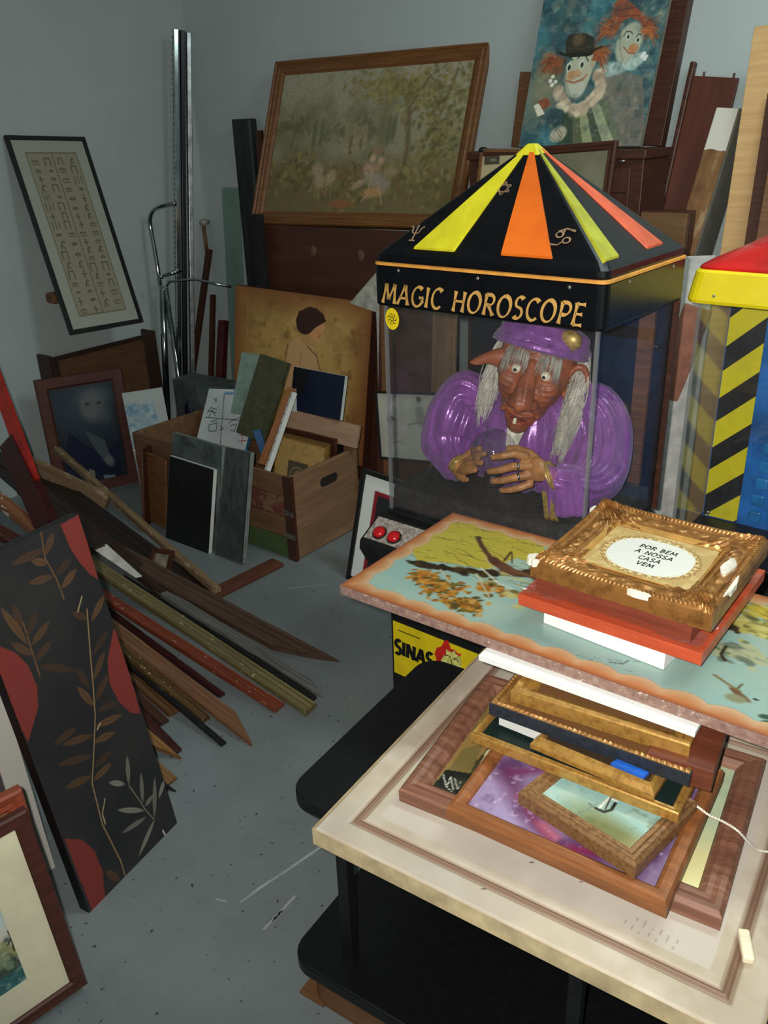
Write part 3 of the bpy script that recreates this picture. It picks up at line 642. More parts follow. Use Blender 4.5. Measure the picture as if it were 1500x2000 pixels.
# hair: many fine strands
MT['hair'] = pm('white_hair', (206,200,186), .6, var=.2, scale=50, stretch=(1,1,.2))
def strands(name, roots, fn, r0, seed, parent, seg=7, mat='hair'):
    rr = random.Random(seed); mb = MB()
    for i in range(roots):
        P = fn(rr, seg); mb.tube([tuple(HP(*p)) for p in P], [r0*(1-.75*j/(len(P)-1)) for j in range(len(P))], 3, caps=False)
    return mb.build(name, MT[mat], parent, smooth=True)
def side_hair(sd):
    def fn(rr, seg):
        h = rr.uniform(.03,.09); a = rr.uniform(.012,.085); x0 = sd*(.094+rr.uniform(-.012,.014)); y0 = a if sd < 0 else a*.6-.005; x0 += .016 if sd > 0 else 0; L_ = rr.uniform(.15,.215); P = []
        out = rr.uniform(-.004,.03); fw = rr.uniform(-.015,.012) if sd < 0 else rr.uniform(-.105,-.07); w = rr.uniform(0,6)
        for j in range(seg+1):
            t = j/seg; P.append((x0+sd*out*math.sin(t*2.4)+.004*math.sin(t*7+w), y0+fw*t+.004*math.cos(t*6+w), h-L_*t))
        return P
    return fn
strands('hair', 700, side_hair(1), .0016, 1, head); strands('hair', 620, side_hair(-1), .0016, 2, head)
def brow(sd):
    def fn(rr, seg):
        x0 = sd*rr.uniform(.016,.066); z0 = .070+rr.uniform(-.008,.012); P = []; L_ = rr.uniform(.020,.034)*(1 if abs(abs(x0)-.037) < .014 else 1.7); o_ = (x0-sd*.037)*.35
        for j in range(5):
            t = j/4; P.append((x0+o_*t, -.084-.014*math.sin(t*1.6)+rr.uniform(-.001,.001), z0+.012*math.sin(t*3)-L_*t*t))
        return P
    return fn
MT['brow'] = pm('grey_brow', (188,184,172), .7, var=.2)
strands('eyebrow', 120, brow(1), .0008, 3, head, mat='brow'); strands('eyebrow', 120, brow(-1), .0008, 4, head, mat='brow')
def beard(rr, seg):
    x0 = rr.uniform(-.024,.024); P = []; L_ = rr.uniform(.045,.085)
    for j in range(6):
        t = j/5; P.append((x0*(1-.55*t)+.004*t, -.068+rr.uniform(-.001,.001)-.01*math.sin(t*2), -.115-L_*t))
    return P
strands('beard', 420, beard, .0014, 5, head)
# turban of draped satin with ruffled edge
mb = MB(); L = []
for j in range(26):
    t = j/25; a = R_(-8+98*t); ring = []
    for k in range(110):
        q = 2*math.pi*k/110; fold = 1+.035*math.sin(5*q+6*t)+.02*math.sin(11*q-9*t)+.03*math.sin(22*t+2*q)*(1-t)
        rr_ = math.cos(a); e_ = .004*math.sin(q*26)*(1 if j < 2 else 0)
        ring.append(tuple(HP((.121*rr_*fold+e_)*math.cos(q), .012+(.112*rr_*fold+e_)*math.sin(q), .092-.018*math.sin(q)+.072*math.sin(a)*fold + (.006*math.sin(q*13) if j < 2 else 0))))
    L.append(ring)
mb.rings(L, cap0=True, cap1=True); tur = mb.build('turban', MT['satin'], head, smooth=True)
P_ = [HP(.118*math.cos(q), .012+.112*math.sin(q), .080-.018*math.sin(q)) for q in [2*math.pi*k/40 for k in range(41)]]
V_, F_ = sweep(P_, [.010]*41, 3, .25, 14, sub=2); MB().add(V_, F_).build('turban_band', MT['satin'], tur, smooth=True)
mb = MB(); mb.ell(tuple(HP(.07,-.068,.128)), (.032,.018,.026), 20, 14); mb.build('gold_ornament', MT['gold_braid'], tur, smooth=True)
# hands
def hand(name, fingers, palm, thumb, parent, vox=.0026, colr=(176,120,70)):
    mb = MB()
    for c_, r_, q_ in palm: mb.ell(tuple(c_), r_, 20, 14, Rm=q_)
    for P, r in fingers+[thumb]:
        Q = []; rad = []
        for i in range(len(P)-1):
            for j in range(6): Q.append(P[i].lerp(P[i+1], j/6)); rad.append(r[i]+(r[i+1]-r[i])*j/6)
        Q.append(P[-1]); rad.append(r[-1])
        mb.tube([tuple(p) for p in Q], rad, 14)
        for i, p in enumerate(P): mb.ell(tuple(p), (r[i]*1.03,)*3, 14, 10)
    V, F = fuse(mb, vox, 3)
    c_ = np.tile(np.array(colr, float), (len(V), 1)); nz = np.array([noise.noise(Vector(v)*60) for v in V])[:, None]; c_ *= 1+.15*nz
    return from_arrays(name, V, F, MT['mask'], parent, col=c_)
def Y(*a): return wl(*a)
wrist = wl(*(-0.8221, 1.8000, 0.8065))
F1_ = [wl(*(-0.9026, 1.7850, 0.8462)), wl(*(-0.9235, 1.7650, 0.8565)), wl(*(-0.9461, 1.7520, 0.8509)), wl(*(-0.9761, 1.7520, 0.8408))]
F2_ = [wl(*(-0.8945, 1.7820, 0.8244)), wl(*(-0.9214, 1.7580, 0.8255)), wl(*(-0.9499, 1.7480, 0.8134)), wl(*(-0.9854, 1.7520, 0.8005))]
F3_ = [wl(*(-0.8920, 1.7820, 0.8004)), wl(*(-0.9185, 1.7600, 0.7954)), wl(*(-0.9444, 1.7500, 0.7864)), wl(*(-0.9756, 1.7540, 0.7755))]
F4_ = [wl(*(-0.8869, 1.7850, 0.7771)), wl(*(-0.9075, 1.7680, 0.7675)), wl(*(-0.9273, 1.7600, 0.7603)), wl(*(-0.9544, 1.7620, 0.7521))]
TH_ = [wl(*(-0.8616, 1.8000, 0.8225)), wl(*(-0.9018, 1.8050, 0.8480)), wl(*(-0.9371, 1.8120, 0.8512)), wl(*(-0.9646, 1.8150, 0.8464))]
rf = [.0115,.0105,.0095,.0078]
q1 = Matrix.Rotation(R_(8),3,'Y')
hR = hand('hand', [(F1_,rf),(F2_,rf),(F3_,rf),(F4_,[.0105,.0095,.0085,.007])], [((wl(*(-0.8702, 1.7900, 0.8173))),(.030,.014,.032),q1), ((wl(*(-0.8423, 1.7960, 0.8089))),(.026,.016,.026),q1)], (TH_+[],[.014,.012,.0105,.009]), wiz)
NAIL = pm('dirty_nail', (90,70,56), .4)
for P in (F1_,F2_,F3_,F4_):
    mb = MB(); mb.ell(tuple(P[-1]+Vector((-.001,-.007,.0))), (.0042,.0014,.0034), 10, 6); mb.build('fingernail', NAIL, hR, smooth=True)
for P in (F2_,F3_):
    a, b_ = P[0].lerp(P[1], .62), P[0].lerp(P[1], .78); mb = MB(); mb.tube([tuple(a), tuple(b_)], .0118, 20); mb.build('finger_ring', MT['chrome'], hR, smooth=True)
G1 = [wl(*(-1.1030, 1.8300, 0.7729)), wl(*(-1.0662, 1.8100, 0.8042)), wl(*(-1.0436, 1.8000, 0.8190)), wl(*(-1.0242, 1.7950, 0.8272))]
G2 = [wl(*(-1.1062, 1.8250, 0.7592)), wl(*(-1.0694, 1.8000, 0.7896)), wl(*(-1.0451, 1.7900, 0.8007)), wl(*(-1.0270, 1.7850, 0.8046))]
G3 = [wl(*(-1.1141, 1.8250, 0.7472)), wl(*(-1.0831, 1.8000, 0.7651)), wl(*(-1.0616, 1.7900, 0.7745)), wl(*(-1.0448, 1.7850, 0.7811))]
G4 = [wl(*(-1.1269, 1.8300, 0.7369)), wl(*(-1.1049, 1.8100, 0.7396)), wl(*(-1.0892, 1.8000, 0.7405)), wl(*(-1.0752, 1.7950, 0.7438))]
GT = [wl(*(-1.1280, 1.8500, 0.7642)), wl(*(-1.1057, 1.8500, 0.7893)), wl(*(-1.0869, 1.8500, 0.8061)), wl(*(-1.0714, 1.8500, 0.8149))]
hand('hand', [(G1,rf),(G2,rf),(G3,rf),(G4,[.0105,.0095,.0085,.007])], [((wl(*(-1.1283, 1.8400, 0.7541))),(.022,.018,.024),q1)], (GT,[.013,.012,.010,.009]), wiz)
# glass ball
mb = MB(); bc = Vector((-1.0141, 1.8250, 0.8225)); mb.ell((0,0,0), (.0595,.0595,.063), 40, 28)
ball = mb.build('crystal_ball', pane_mat('blown_glass', (.94,.94,.96), 2.0, .03, .04), None, smooth=True); ball.location = bc
tag(ball, 'clear glass crystal ball held between the hands of the puppet wizard', 'crystal ball')
bs = MB().rings([[(r*math.cos(2*math.pi*k/24), r*math.sin(2*math.pi*k/24), z) for k in range(24)] for r, z in ((.03,-.086),(.032,-.082),(.022,-.066),(.024,-.058))], cap0=True, cap1=True).build('ball_foot', MT['black_wood'], ball, smooth=True)
# ------------------------------------------------------------------ second cabinet with warning stripes
m2 = thing('hazard_stripe_cabinet', 'blue and yellow arcade cabinet with a red roof and warning stripes, at the right edge', 'arcade machine', Matrix.Translation((-.655, 2.214, 0)) @ Matrix.Rotation(R_(-2.6), 4, 'Z'))
W2, D2, B0, B1 = .60, .52, .49, 1.186
MT['red_paint'] = pm('red_roof_paint', (196,30,26), .25, var=.15, scale=7, coat=.3)
MT['blue_paint'] = pm('airbrushed_blue', (34,104,176), .35, var=.35, scale=7)
def lv2(i, z, r=.02): return [(x+W2/2, y+D2/2-.0, z) for x, y in rrect(W2/2-i, D2/2-i, r)]
sk = MB().rings([lv2(-.004,1.179,.03), lv2(-.025,1.175,.03), lv2(-.028,1.183,.03), lv2(-.018,1.249,.03), lv2(-.012,1.255,.03)], cap0=True, cap1=True).build('canopy_skirt', MT['yellow'], m2)
MB().rings([lv2(-.010,1.253,.03), lv2(-.012,1.261,.03), lv2(.010,1.276,.04), lv2(.07,1.306,.05), lv2(.14,1.346,.05), lv2(.20,1.391,.05), lv2(.235,1.431,.02)], cap0=True, cap1=True).build('roof', MT['red_paint'], m2, smooth=False, bevel=.006)
for x, z in ((.045,1.196),(.20,1.191)): MB().ell((x,-.0265,z),(.004,.002,.004),10,6).build('screw', MT['screw'], sk, smooth=True)
for nm, lo, hi in (('front_pane', (.0,0,B0),(W2,.004,B1)), ('left_pane', (0,.004,B0),(.004,D2-.004,B1)), ('right_pane', (W2-.004,.004,B0),(W2,D2-.004,B1))): MB().box(lo, hi).build(nm, MT['pane'], m2)
MB().box((-.0006,-.0006,B0),(.008,.008,B1)).build('corner_strip', MT['edge_clear'], m2)
YP = .25
MB().box((.004,YP,B0),(W2-.004,YP+.008,B1)).build('back_panel', MT['blue_paint'], m2)
bpanel = [o for o in m2.children if o.name.startswith('back_panel')][0]
SW = .105
hz = MB().box((.006,YP-.0015,B0+.003),(SW,YP-.0002,B1-.003)).build('warning_panel', pm('warning_black', (26,26,26), .5, var=.2), bpanel)
x0, x1 = .006, SW
z = .41
ysm = pm('warning_yellow', (240,222,30), .45, var=.04)
while z < B1:
    P = [(x0, z), (x1, z+.092), (x1, z+.172), (x0, z+.080)]
    # keep each stripe inside the panel
    def clip(P, zc, keep):
        out = []
        for i in range(len(P)):
            a, b_ = P[i], P[(i+1) % len(P)]; ia, ib = keep(a[1]-zc), keep(b_[1]-zc)
            if ia: out.append(a)
            if ia != ib: t = (zc-a[1])/(b_[1]-a[1]); out.append((a[0]+(b_[0]-a[0])*t, zc))
        return out
    P = clip(P, B0+.004, lambda d: d >= 0)
    if P: P = clip(P, B1-.004, lambda d: d <= 0)
    if len(P) > 2: MB().prism(P, 0, .0008, M=Matrix(((1,0,0,0),(0,0,-1,YP-.0015),(0,1,0,0),(0,0,0,1)))).build('warning_stripe', ysm, hz)
    z += .15
# blue panel with raised pads
padm = pm('blue_pad', (40,128,196), .25, var=.2, scale=10, coat=.3)
for i in range(5):
    zz = .51+i*.052
    for j in range(1 if i > 1 else 2):
        MB().box((.135+j*.055+.003*i, YP-.014, zz), (.172+j*.055+.003*i, YP-.001, zz+.036)).build('raised_pad', padm, bpanel, bevel=.008)
MB().box((.20,YP-.010,.55),(.42,YP-.001,.80)).build('white_display', pm('pale_display', (214,216,216), .4), bpanel, bevel=.006)
for x, z in ((.135,.985),(.150,1.005),(.155,.995),(.02,.505)): MB().ell((x,YP-.006,z),(.007,.004,.007),12,8).build('bolt_head', MT['steel'], bpanel, smooth=True)
MB().box((.14,YP-.004,1.0),(.30,YP-.001,1.035)).build('black_bracket', MT['black_wood'], bpanel)
MB().box((-.006,-.006,0),(W2+.006,D2,B0)).build('body', MT['black_body'], m2, bevel=.006)
MB().box((.10,-.009,.22),(.5,-.0062,.36)).build('body_decal', MT['sticker_yellow'], m2)

# ------------------------------------------------------------------ black stand and the cabinet door on it
SYAW = R_(3.0)
SM = Matrix.Translation((-.83, .80, 0)) @ Matrix.Rotation(SYAW, 4, 'Z')
stand = thing('tv_stand', 'black laminate stand with two round-cornered shelves under the cream cabinet door', 'stand', SM)
def shelf(nm, x0, x1, y0, y1, z0, z1, r): MB().prism([(x+(x0+x1)/2, y+(y0+y1)/2) for x, y in rrect((x1-x0)/2, (y1-y0)/2, r, 8)], z0, z1).build(nm, MT['black_lam'], stand, bevel=.004)
shelf('top_shelf', -.055, .80, .05, .56, .470, .499, .05)
shelf('bottom_shelf', -.045, .80, .0, .50, .100, .130, .05)
MB().prism([(x+.375, y+.26) for x, y in rrect(.40, .235, .05, 6)], .0, .099).build('plinth', MT['brown_wood'], stand)
for x, y in ((.055,.075),(.50,.10),(.74,.10),(.055,.42),(.74,.42)):
    MB().box((x-.012,y-.012,.130),(x+.012,y+.012,.470)).build('upright', MT['black_body'], stand, bevel=.002)
MB().box((.08,.44,.131),(.72,.455,.469)).build('back_panel', MT['black_lam'], stand)
MB().box((-.04,.02,.0),(.02,.06,.006), M=Matrix.Translation((0,0,0))).build('foot_plate', MT['brown_wood'], stand)

# cream cabinet door lying on the stand
p = POSE['slab']; t = thing('cupboard_front', 'large cream painted cabinet door with a brown grooved border lying flat on the black stand', 'door panel', pmat(p))
SWD, SHT = .705, .64
A_ = Art(SWD, SHT, 0, 0, 320, (196,182,160), 1)
A_.mottle(7, 3, (174,158,134), .4, .75, .8, oct=5); A_.mottle(16, 9, (216,206,190), .45, .8, .6)
A_.rect(.08,.08,SWD-.08,SHT-.08,(198,188,174),.8); A_.mottle(5, 30, (168,158,146), .5, .75, .5)
for (cx, cy, r) in ((.34,.125,.0025),(.42,.13,.002),(.30,.04,.003),(.21,.16,.002),(.55,.17,.002)): A_.ell(cx, cy, r*1.5, r*.6, (90,66,46), 30, .5, .8)
for q in range(7): A_.line([(.5+.012*q,.085),(.503+.012*q,.105+.006*(q%3))], .0012, (140,124,108), .6)
gr = .047
def gz(x, y):
    d = np.minimum(np.minimum(x, SWD-x), np.minimum(y, SHT-y)); z = np.zeros_like(x)
    z = z - .004*np.exp(-((d-gr)/.003)**2) - .003*np.exp(-((d-gr-.013)/.003)**2) + .0015*np.exp(-((d-gr-.0065)/.003)**2)
    return z - .004*np.clip((.006-d)/.006, 0, 1)
x, y = A_.x, A_.y; d = np.minimum(np.minimum(x, SWD-x), np.minimum(y, SHT-y))
A_.put(np.clip(1.3-np.abs(d-gr-.0065)/.0085, 0, 1)*.9, (112,80,60)); A_.put(np.exp(-((d-gr-.0065)/.002)**2)*.5, (150,122,100))
A_.put(np.clip((.004-d)/.003, 0, 1)*A_.n(60, 5)*.9, (150,124,84))
MT['door_edge'] = pm('door_edge', (192,172,132), .8, var=.15, bump=.3)
A_.mesh('panel', [MT['art'], MT['door_edge']], t, thick=.034, wave=gz)

# ------------------------------------------------------------------ the pile of frames on the door
WOODF = wood('warm_oak_frame', (112,66,34), (166,106,60), .45, 5, (1,9,9), chips=None)
WOODS = wood('striped_frame_wood', (96,58,44), (158,112,86), .5, 3, (1,22,22))
REDW = wood('red_brown_frame', (84,40,26), (126,66,44), .42, 4, (1,10,10))
def lie(key, zback=None): return pmat(POSE[key])
# biggest frame
def art1(w, h, x0, y0):
    a = Art(w, h, x0, y0, 200, (196,190,140), 1.0)
    P = [(0.0403, 0.0305), (0.0339, 0.3208), (0.1095, 0.2576), (0.0902, 0.1624), (0.1037, 0.0308)]
    a.poly(P, (70,62,40)); a.mottle(30, 5, (150,126,70), .45, .6, .0)
    Q = [(0.0431, 0.0253), (0.0452, 0.0883), (0.0985, 0.1019), (0.1176, 0.0316)]
    a.poly([(0.0398, 0.0370), (0.0326, 0.3113), (0.0924, 0.2733), (0.0863, 0.1383)], (146,118,66))
    a.poly([(0.0509, 0.0772), (0.0504, 0.1494), (0.0776, 0.1786), (0.0893, 0.0902)], (120,104,60)); a.poly(Q, (28,32,28))
    a.mottle(28, 8, (88,86,58), .5, .7, .45)
    c = (0.4754, 0.1703)
    a.ell(c[0], c[1]+.02, .07, .2, (178,196,164), 0, .8, .8); a.ell(c[0], c[1]-.11, .07, .08, (222,212,150), 0, .9, .9)
    k = [(0.0469, 0.0751), (0.0664, 0.0509), (0.0616, 0.0758), (0.0792, 0.0508)]
    a.line(k, .0018, (206,206,190)); a.line([(0.0696, 0.0758), (0.0843, 0.0562), (0.0829, 0.0731)], .0016, (206,206,190)); a.line([k[1], (k[1][0]+.012, k[1][1]-.004)], .0014, (206,206,190))
    return a
t = picture('picture_frame', 'widest wooden frame with striped left rail, lowest in the stack on the cream door', 'picture', 'F1', [(0,-.032),(0,-.008),(.006,-.001),(.014,0),(.022,-.003),(.03,-.002),(.038,-.008),(.042,-.016)], WOODS, art1, MT['art_gloss'], 'frames stacked on the cream door')
t = None
def art2(w, h, x0, y0):
    a = Art(w, h, x0, y0, 260, (104,78,112), 1.15)
    a.mottle(14, 3, (140,120,150), .4, .7, .8); a.mottle(22, 9, (84,56,92), .45, .7, .7)
    c = (0.1764, 0.0221)
    a.ell(c[0]-.06, c[1]+.06, .09, .1, (150,134,168), 20, .8, .8)
    P = [(0.0398, 0.1297), (0.0863, 0.0834), (0.1396, 0.0467), (0.1764, 0.0221), (0.2264, 0.0405)]
    a.line(P, .034, (86,40,74), .7, .9); a.line(P[1:], .011, (140,62,92), .55, .9)
    a.line([(0.1465, 0.0507), (0.1738, 0.0376)], .016, (190,104,116), .7, .9)
    a.line([(0.2067, 0.0288), (0.2625, 0.0508)], .014, (120,36,70), .8, .8)
    a.line([(0.0563, 0.1255), (0.0966, 0.1598)], .02, (110,44,84), .7, .8); a.mottle(40, 4, (70,40,76), .55, .75, .5)
    a.mottle(90, 17, (190,170,200), .68, .75, .5)
    return a
picture('picture_frame', 'warm brown frame with a hazy purple painting, second lowest on the cream door', 'picture', 'F2', [(0,-.031),(0,-.010),(.004,-.002),(.010,0),(.018,-.001),(.024,-.006),(.026,-.012)], WOODF, art2, MT['art_gloss'], 'frames stacked on the cream door')
def art3(w, h, x0, y0):
    a = Art(w, h, x0, y0, 200, (150,186,178), 1.0); a.mottle(30, 3, (176,200,186), .4, .7, .8)
    c = (0.1709, 0.0231); a.ell(c[0], c[1], .09, .035, (110,112,64), -10, .9, .9); a.mottle(60, 6, (92,104,60), .6, .75, .35)
    a.ell(c[0]+.05, c[1]+.01, .04, .03, (196,180,120), 0, .9, .6)
    s1 = [(0.1052, 0.0606), (0.1179, 0.0625), (0.1237, 0.0746), (0.1201, 0.0913)]
    a.line(s1, .005, (40,44,44)); a.line([(0.1085, 0.0654), (0.1065, 0.0936), (0.1188, 0.0963)], .004, (226,226,210)); a.line([(0.0905, 0.0614), (0.1059, 0.0597)], .0015, (60,60,50)); a.line([(0.0941, 0.0292), (0.1006, 0.0716)], .0016, (110,134,126))
    a.line([(0.1165, 0.0688), (0.1067, 0.1018)], .0022, (60,54,40)); return a
MT['gilt'] = gold('antique_gilt', (164,118,62), (112,74,36), .4, .35, 90)
MT['bright_gilt'] = gold('bright_gilt', (190,144,72), (146,100,46), .3, .45, 60, .1)
MT['worn_gilt'] = gold('worn_gilt', (144,106,66), (96,66,40), .5, .25, 120, .3)
MT['blue_black'] = pm('blue_black_paint', (30,36,44), .6, var=.3, scale=70, bump=.2)
picture('picture_frame', 'small gilt frame set askew with a boat on pale green water, on the purple painting', 'picture', 'F3', [(0,-.029),(0,-.006),(.004,0),(.008,-.003),(.013,-.002),(.018,-.006),(.024,-.005),(.027,-.010)], MT['worn_gilt'], art3, MT['art_gloss'], 'frames stacked on the cream door')
picture('picture_frame', 'thin gold frame around a plain dark green panel, above the boat picture', 'picture', 'F4', [(0,-.019),(0,-.002),(.002,0),(.006,-.001),(.008,-.003),(.012,-.002),(.014,-.006)], MT['bright_gilt'], lambda w,h,x0,y0: Art(w,h,x0,y0,60,(16,34,30),1), paint_mat('dark_green_velvet', .5), 'frames stacked on the cream door')
tg = 'frames stacked on the cream door'
picture('picture_frame', 'slim polished gold frame seen edge on over the dark green panel', 'picture', 'slim', [(0,-.021),(0,-.012),(.006,-.004),(.012,0),(.016,-.004),(.018,-.008)], MT['bright_gilt'], lambda w,h,x0,y0: Art(w,h,x0,y0,30,(60,44,30),1), MT['art'], tg)
t = thing('book', 'brown covered book with white page ends between the gold frames on the door', 'book', pmat(POSE['book']))
MB().box((0,0,-.0185),(.085,.15,-.001)).build('page_block', MT['white_mount'], t); MB().box((.012,-.001,-.001),(.088,.152,.0)).build('cover', REDW, t)
p = POSE['F6']
pf6 = [(0,-.027),(0,-.003),(.004,0),(.009,-.001)]
t = thing('picture_frame', 'black sided frame with a beaded gold lip, below the blocky gold frame', 'picture', pmat(p), tg)
w, h = p[6], p[7]
frame_mesh(w, h, [(0,-.027),(0,-.004),(.0015,-.0035),(.0015,-.027)]).build('outer_band', MT['blue_black'], t)
L = [[], [], [], [], []]
P0 = rect_loop(w, h, 0, 110, 80)
def inset(w, h, d, nL, nS): return rect_loop(w, h, d, nL, nS)
lv = []
for d, z, am in ((.0016,-.010,0),(.0016,-.002,0),(.005,.001,.0015),(.009,-.001,.0012),(.011,-.006,0),(.030,-.022,0),(.034,-.024,0)):
    lp = inset(w, h, d, 110, 80); lv.append([(x, y, z+am*(math.sin(i*2.2))) for i, (x, y) in enumerate(lp)])
MB().rings(lv).build('gold_lip', MT['gilt'], t)
Art(w-.068, h-.068, .034, .034, 40, (120,80,44), 1).mesh('picture', MT['art'], t, z=-.023)
picture('picture_frame', 'blocky gold frame with a square edge, directly under the white foam board', 'picture', 'F7', [(0,-.026),(0,-.002),(.002,0),(.012,-.001),(.016,-.006),(.03,-.010),(.034,-.014)], MT['bright_gilt'], lambda w,h,x0,y0: Art(w,h,x0,y0,30,(110,76,44),1), MT['art'], tg)
p = POSE['block']
t = tag(MB().box((0,0,-.040),(p[6],p[7],0)).build('wooden_frame_block', REDW, None, bevel=.002), 'red brown wooden block at the right end of the gold frames, under the landscape board', 'picture'); t.matrix_world = pmat(p)
t = tag(MB().prism([((-0.3593, 1.0474, 0.6780)[0],(-0.3593, 1.0474, 0.6780)[1]),((-0.3053, 1.0464, 0.6780)[0],(-0.3053, 1.0464, 0.6780)[1]),((-0.3025, 1.0607, 0.6780)[0],(-0.3025, 1.0607, 0.6780)[1]),((-0.3551, 1.0617, 0.6780)[0],(-0.3551, 1.0617, 0.6780)[1])], .6725, .678).build('blue_card', pm('blue_card', (24,92,190), .5)), 'narrow bright blue card lying on the slim gold frame', 'card')
p = POSE['foam']
t = tag(MB().box((0,0,-.010),(p[6],p[7],0)).build('foam_board', pm('white_foam', (232,232,228), .8, var=.02), None), 'white foam board showing as a strip under the front edge of the landscape board', 'board'); t.matrix_world = pmat(p)
t.location.z += .000
# twisted white cord with a paper tag end
pts = [(-0.2313, 1.0889, 0.6250),(-0.2136, 1.0951, 0.6120),(-0.1914, 1.1022, 0.6040),(-0.1713, 1.1005, 0.6000),(-0.1553, 1.1186, 0.5700),(-0.1432, 1.1398, 0.5430),(-0.1261, 1.1489, 0.5410)]
def spline(P, k=10):
    P = [Vector(q) for q in P]; out = []
    for i in range(len(P)-1):
        p0,p1,p2,p3 = P[max(i-1,0)],P[i],P[i+1],P[min(i+2,len(P)-1)]
        for j in range(k):
            u = j/k; out.append(.5*((2*p1)+(p2-p0)*u+(2*p0-5*p1+4*p2-p3)*u*u+(3*p1-p0-3*p2+p3)*u**3))
    return out+[P[-1]]
S_ = spline(pts, 20); mb = MB()
for ph in (0, math.pi):
    mb.tube([tuple(q+Vector((0, .0011*math.cos(i*.8+ph), .0011*math.sin(i*.8+ph)))) for i, q in enumerate(S_)], .0012, 6)
mb.tube([tuple(q) for q in S_], .0007, 4)
tag(mb.build('hanging_cord', pm('white_string', (216,210,196), .8), None, smooth=True), 'twisted white hanging cord running off the stacked frames to the right', 'cord')
q0 = Vector((-0.1115, 0.9548, 0.5370))
tag(MB().box((-.008,-.028,0),(.008,.022,.012), M=Matrix.Translation(q0) @ Matrix.Rotation(R_(24),4,'Z')).build('plastic_wedge', pm('cream_plastic', (230,216,184), .5), None, bevel=.003), 'small cream plastic wedge on the right border of the cabinet door', 'wedge')

# ------------------------------------------------------------------ landscape board
p = POSE['board']; BWD, BHT = p[6], p[7]
A_ = Art(BWD, BHT, 0, 0, 460, (164,198,188), .70)
A_.mottle(5, 3, (184,206,186), .35, .7, .9); A_.mottle(9, 12, (150,190,186), .45, .75, .7)
c = (0.1555, 0.3299)
def pl(pts, col, a=1): A_.poly(pts, col, a)
# grass field at the upper left
G = [(0.0096, 0.3274), (-0.0071, 0.4175), (0.1092, 0.4090), (0.2467, 0.4051), (0.2969, 0.2958), (0.2367, 0.2969), (0.2088, 0.2183), (0.1330, 0.2004), (0.0686, 0.1714), (0.0206, 0.2111)]
pl(G, (206,186,70)); 
rr = random.Random(5)
gx = [q[0] for q in G]; gy = [q[1] for q in G]
for i in range(150):
    x = rr.uniform(min(gx), max(gx)); y = rr.uniform(min(gy), max(gy)); L_ = rr.uniform(.02,.05); an = rr.uniform(-.5,.5)
    A_.line([(x,y),(x+L_*.6,y+L_*an*.4),(x+L_,y+L_*an)], .0016, rr.choice([(120,112,50),(232,214,110),(86,84,44),(220,196,60)]), .75)
# keep the field above the tree line
TL_ = [(0.0592, 0.1568), (0.1127, 0.1732), (0.1982, 0.1954), (0.2693, 0.2376), (0.3114, 0.2788)]
for i in range(100):
    t_ = rr.random(); k = min(int(t_*4), 3); f_ = t_*4-k; x = TL_[k][0]*(1-f_)+TL_[k+1][0]*f_; y = TL_[k][1]*(1-f_)+TL_[k+1][1]*f_
    A_.ell(x+rr.uniform(-.01,.01), y+rr.uniform(-.012,.006), rr.uniform(.006,.018), rr.uniform(.004,.010), rr.choice([(60,44,24),(84,62,30),(44,36,24)]), rr.uniform(-20,20), .6, .9)
for (px_, n_, sc) in (((0.1748, 0.0985), 120, .045), ((0.2438, 0.0736), 90, .035), ((0.1236, 0.1196), 70, .03), ((0.2582, 0.1545), 40, .03),((0.3265, 0.1642), 25, .022)):
    for i in range(n_):
        A_.ell(px_[0]+rr.gauss(0,sc*.6), px_[1]+rr.gauss(0,sc*.42), rr.uniform(.003,.010), rr.uniform(.003,.007), rr.choice([(206,140,50),(186,116,38),(122,104,44),(90,74,34),(222,160,70),(160,96,36)]), rr.uniform(0,90), .6, .9)
for q in [(0.2478, 0.2233), (0.3061, 0.1505), (0.3344, 0.1232), (0.2931, 0.1536)]: A_.ell(q[0], q[1], .010, .008, (220,206,120), 20, .7, .8)
A_.line([(0.1978, 0.2164), (0.2605, 0.1807), (0.2915, 0.1767)], .004, (230,226,204)); A_.line([(0.2005, 0.1917), (0.2693, 0.1258)], .003, (216,206,170)); A_.line([(0.1302, 0.1660), (0.1803, 0.1270)], .003, (216,206,170), .8)
# the standing pheasant
A_.ell(*(0.2348, 0.2464), .048, .014, (110,72,48), -22, .3); A_.ell(*(0.2025, 0.2603), .02, .012, (92,56,40), -40, .3)
A_.line([(0.1945, 0.2633), (0.1490, 0.3019), (0.1209, 0.3313)], .011, (96,60,44)); A_.ell(*(0.1182, 0.3357), .008, .007, (60,60,48), 0, .3); A_.line([(0.1164, 0.3345), (0.1096, 0.3239)], .003, (190,170,110))
A_.line([(0.2522, 0.2473), (0.3031, 0.2395), (0.3317, 0.2283)], .010, (120,84,56)); A_.line([(0.2202, 0.2720), (0.2122, 0.3146)], .005, (70,48,36)); A_.line([(0.2391, 0.2708), (0.2163, 0.3116)], .003, (60,48,40)); A_.line([(0.1815, 0.2602), (0.2218, 0.2270), (0.2660, 0.2225)], .0035, (206,190,150), .8)
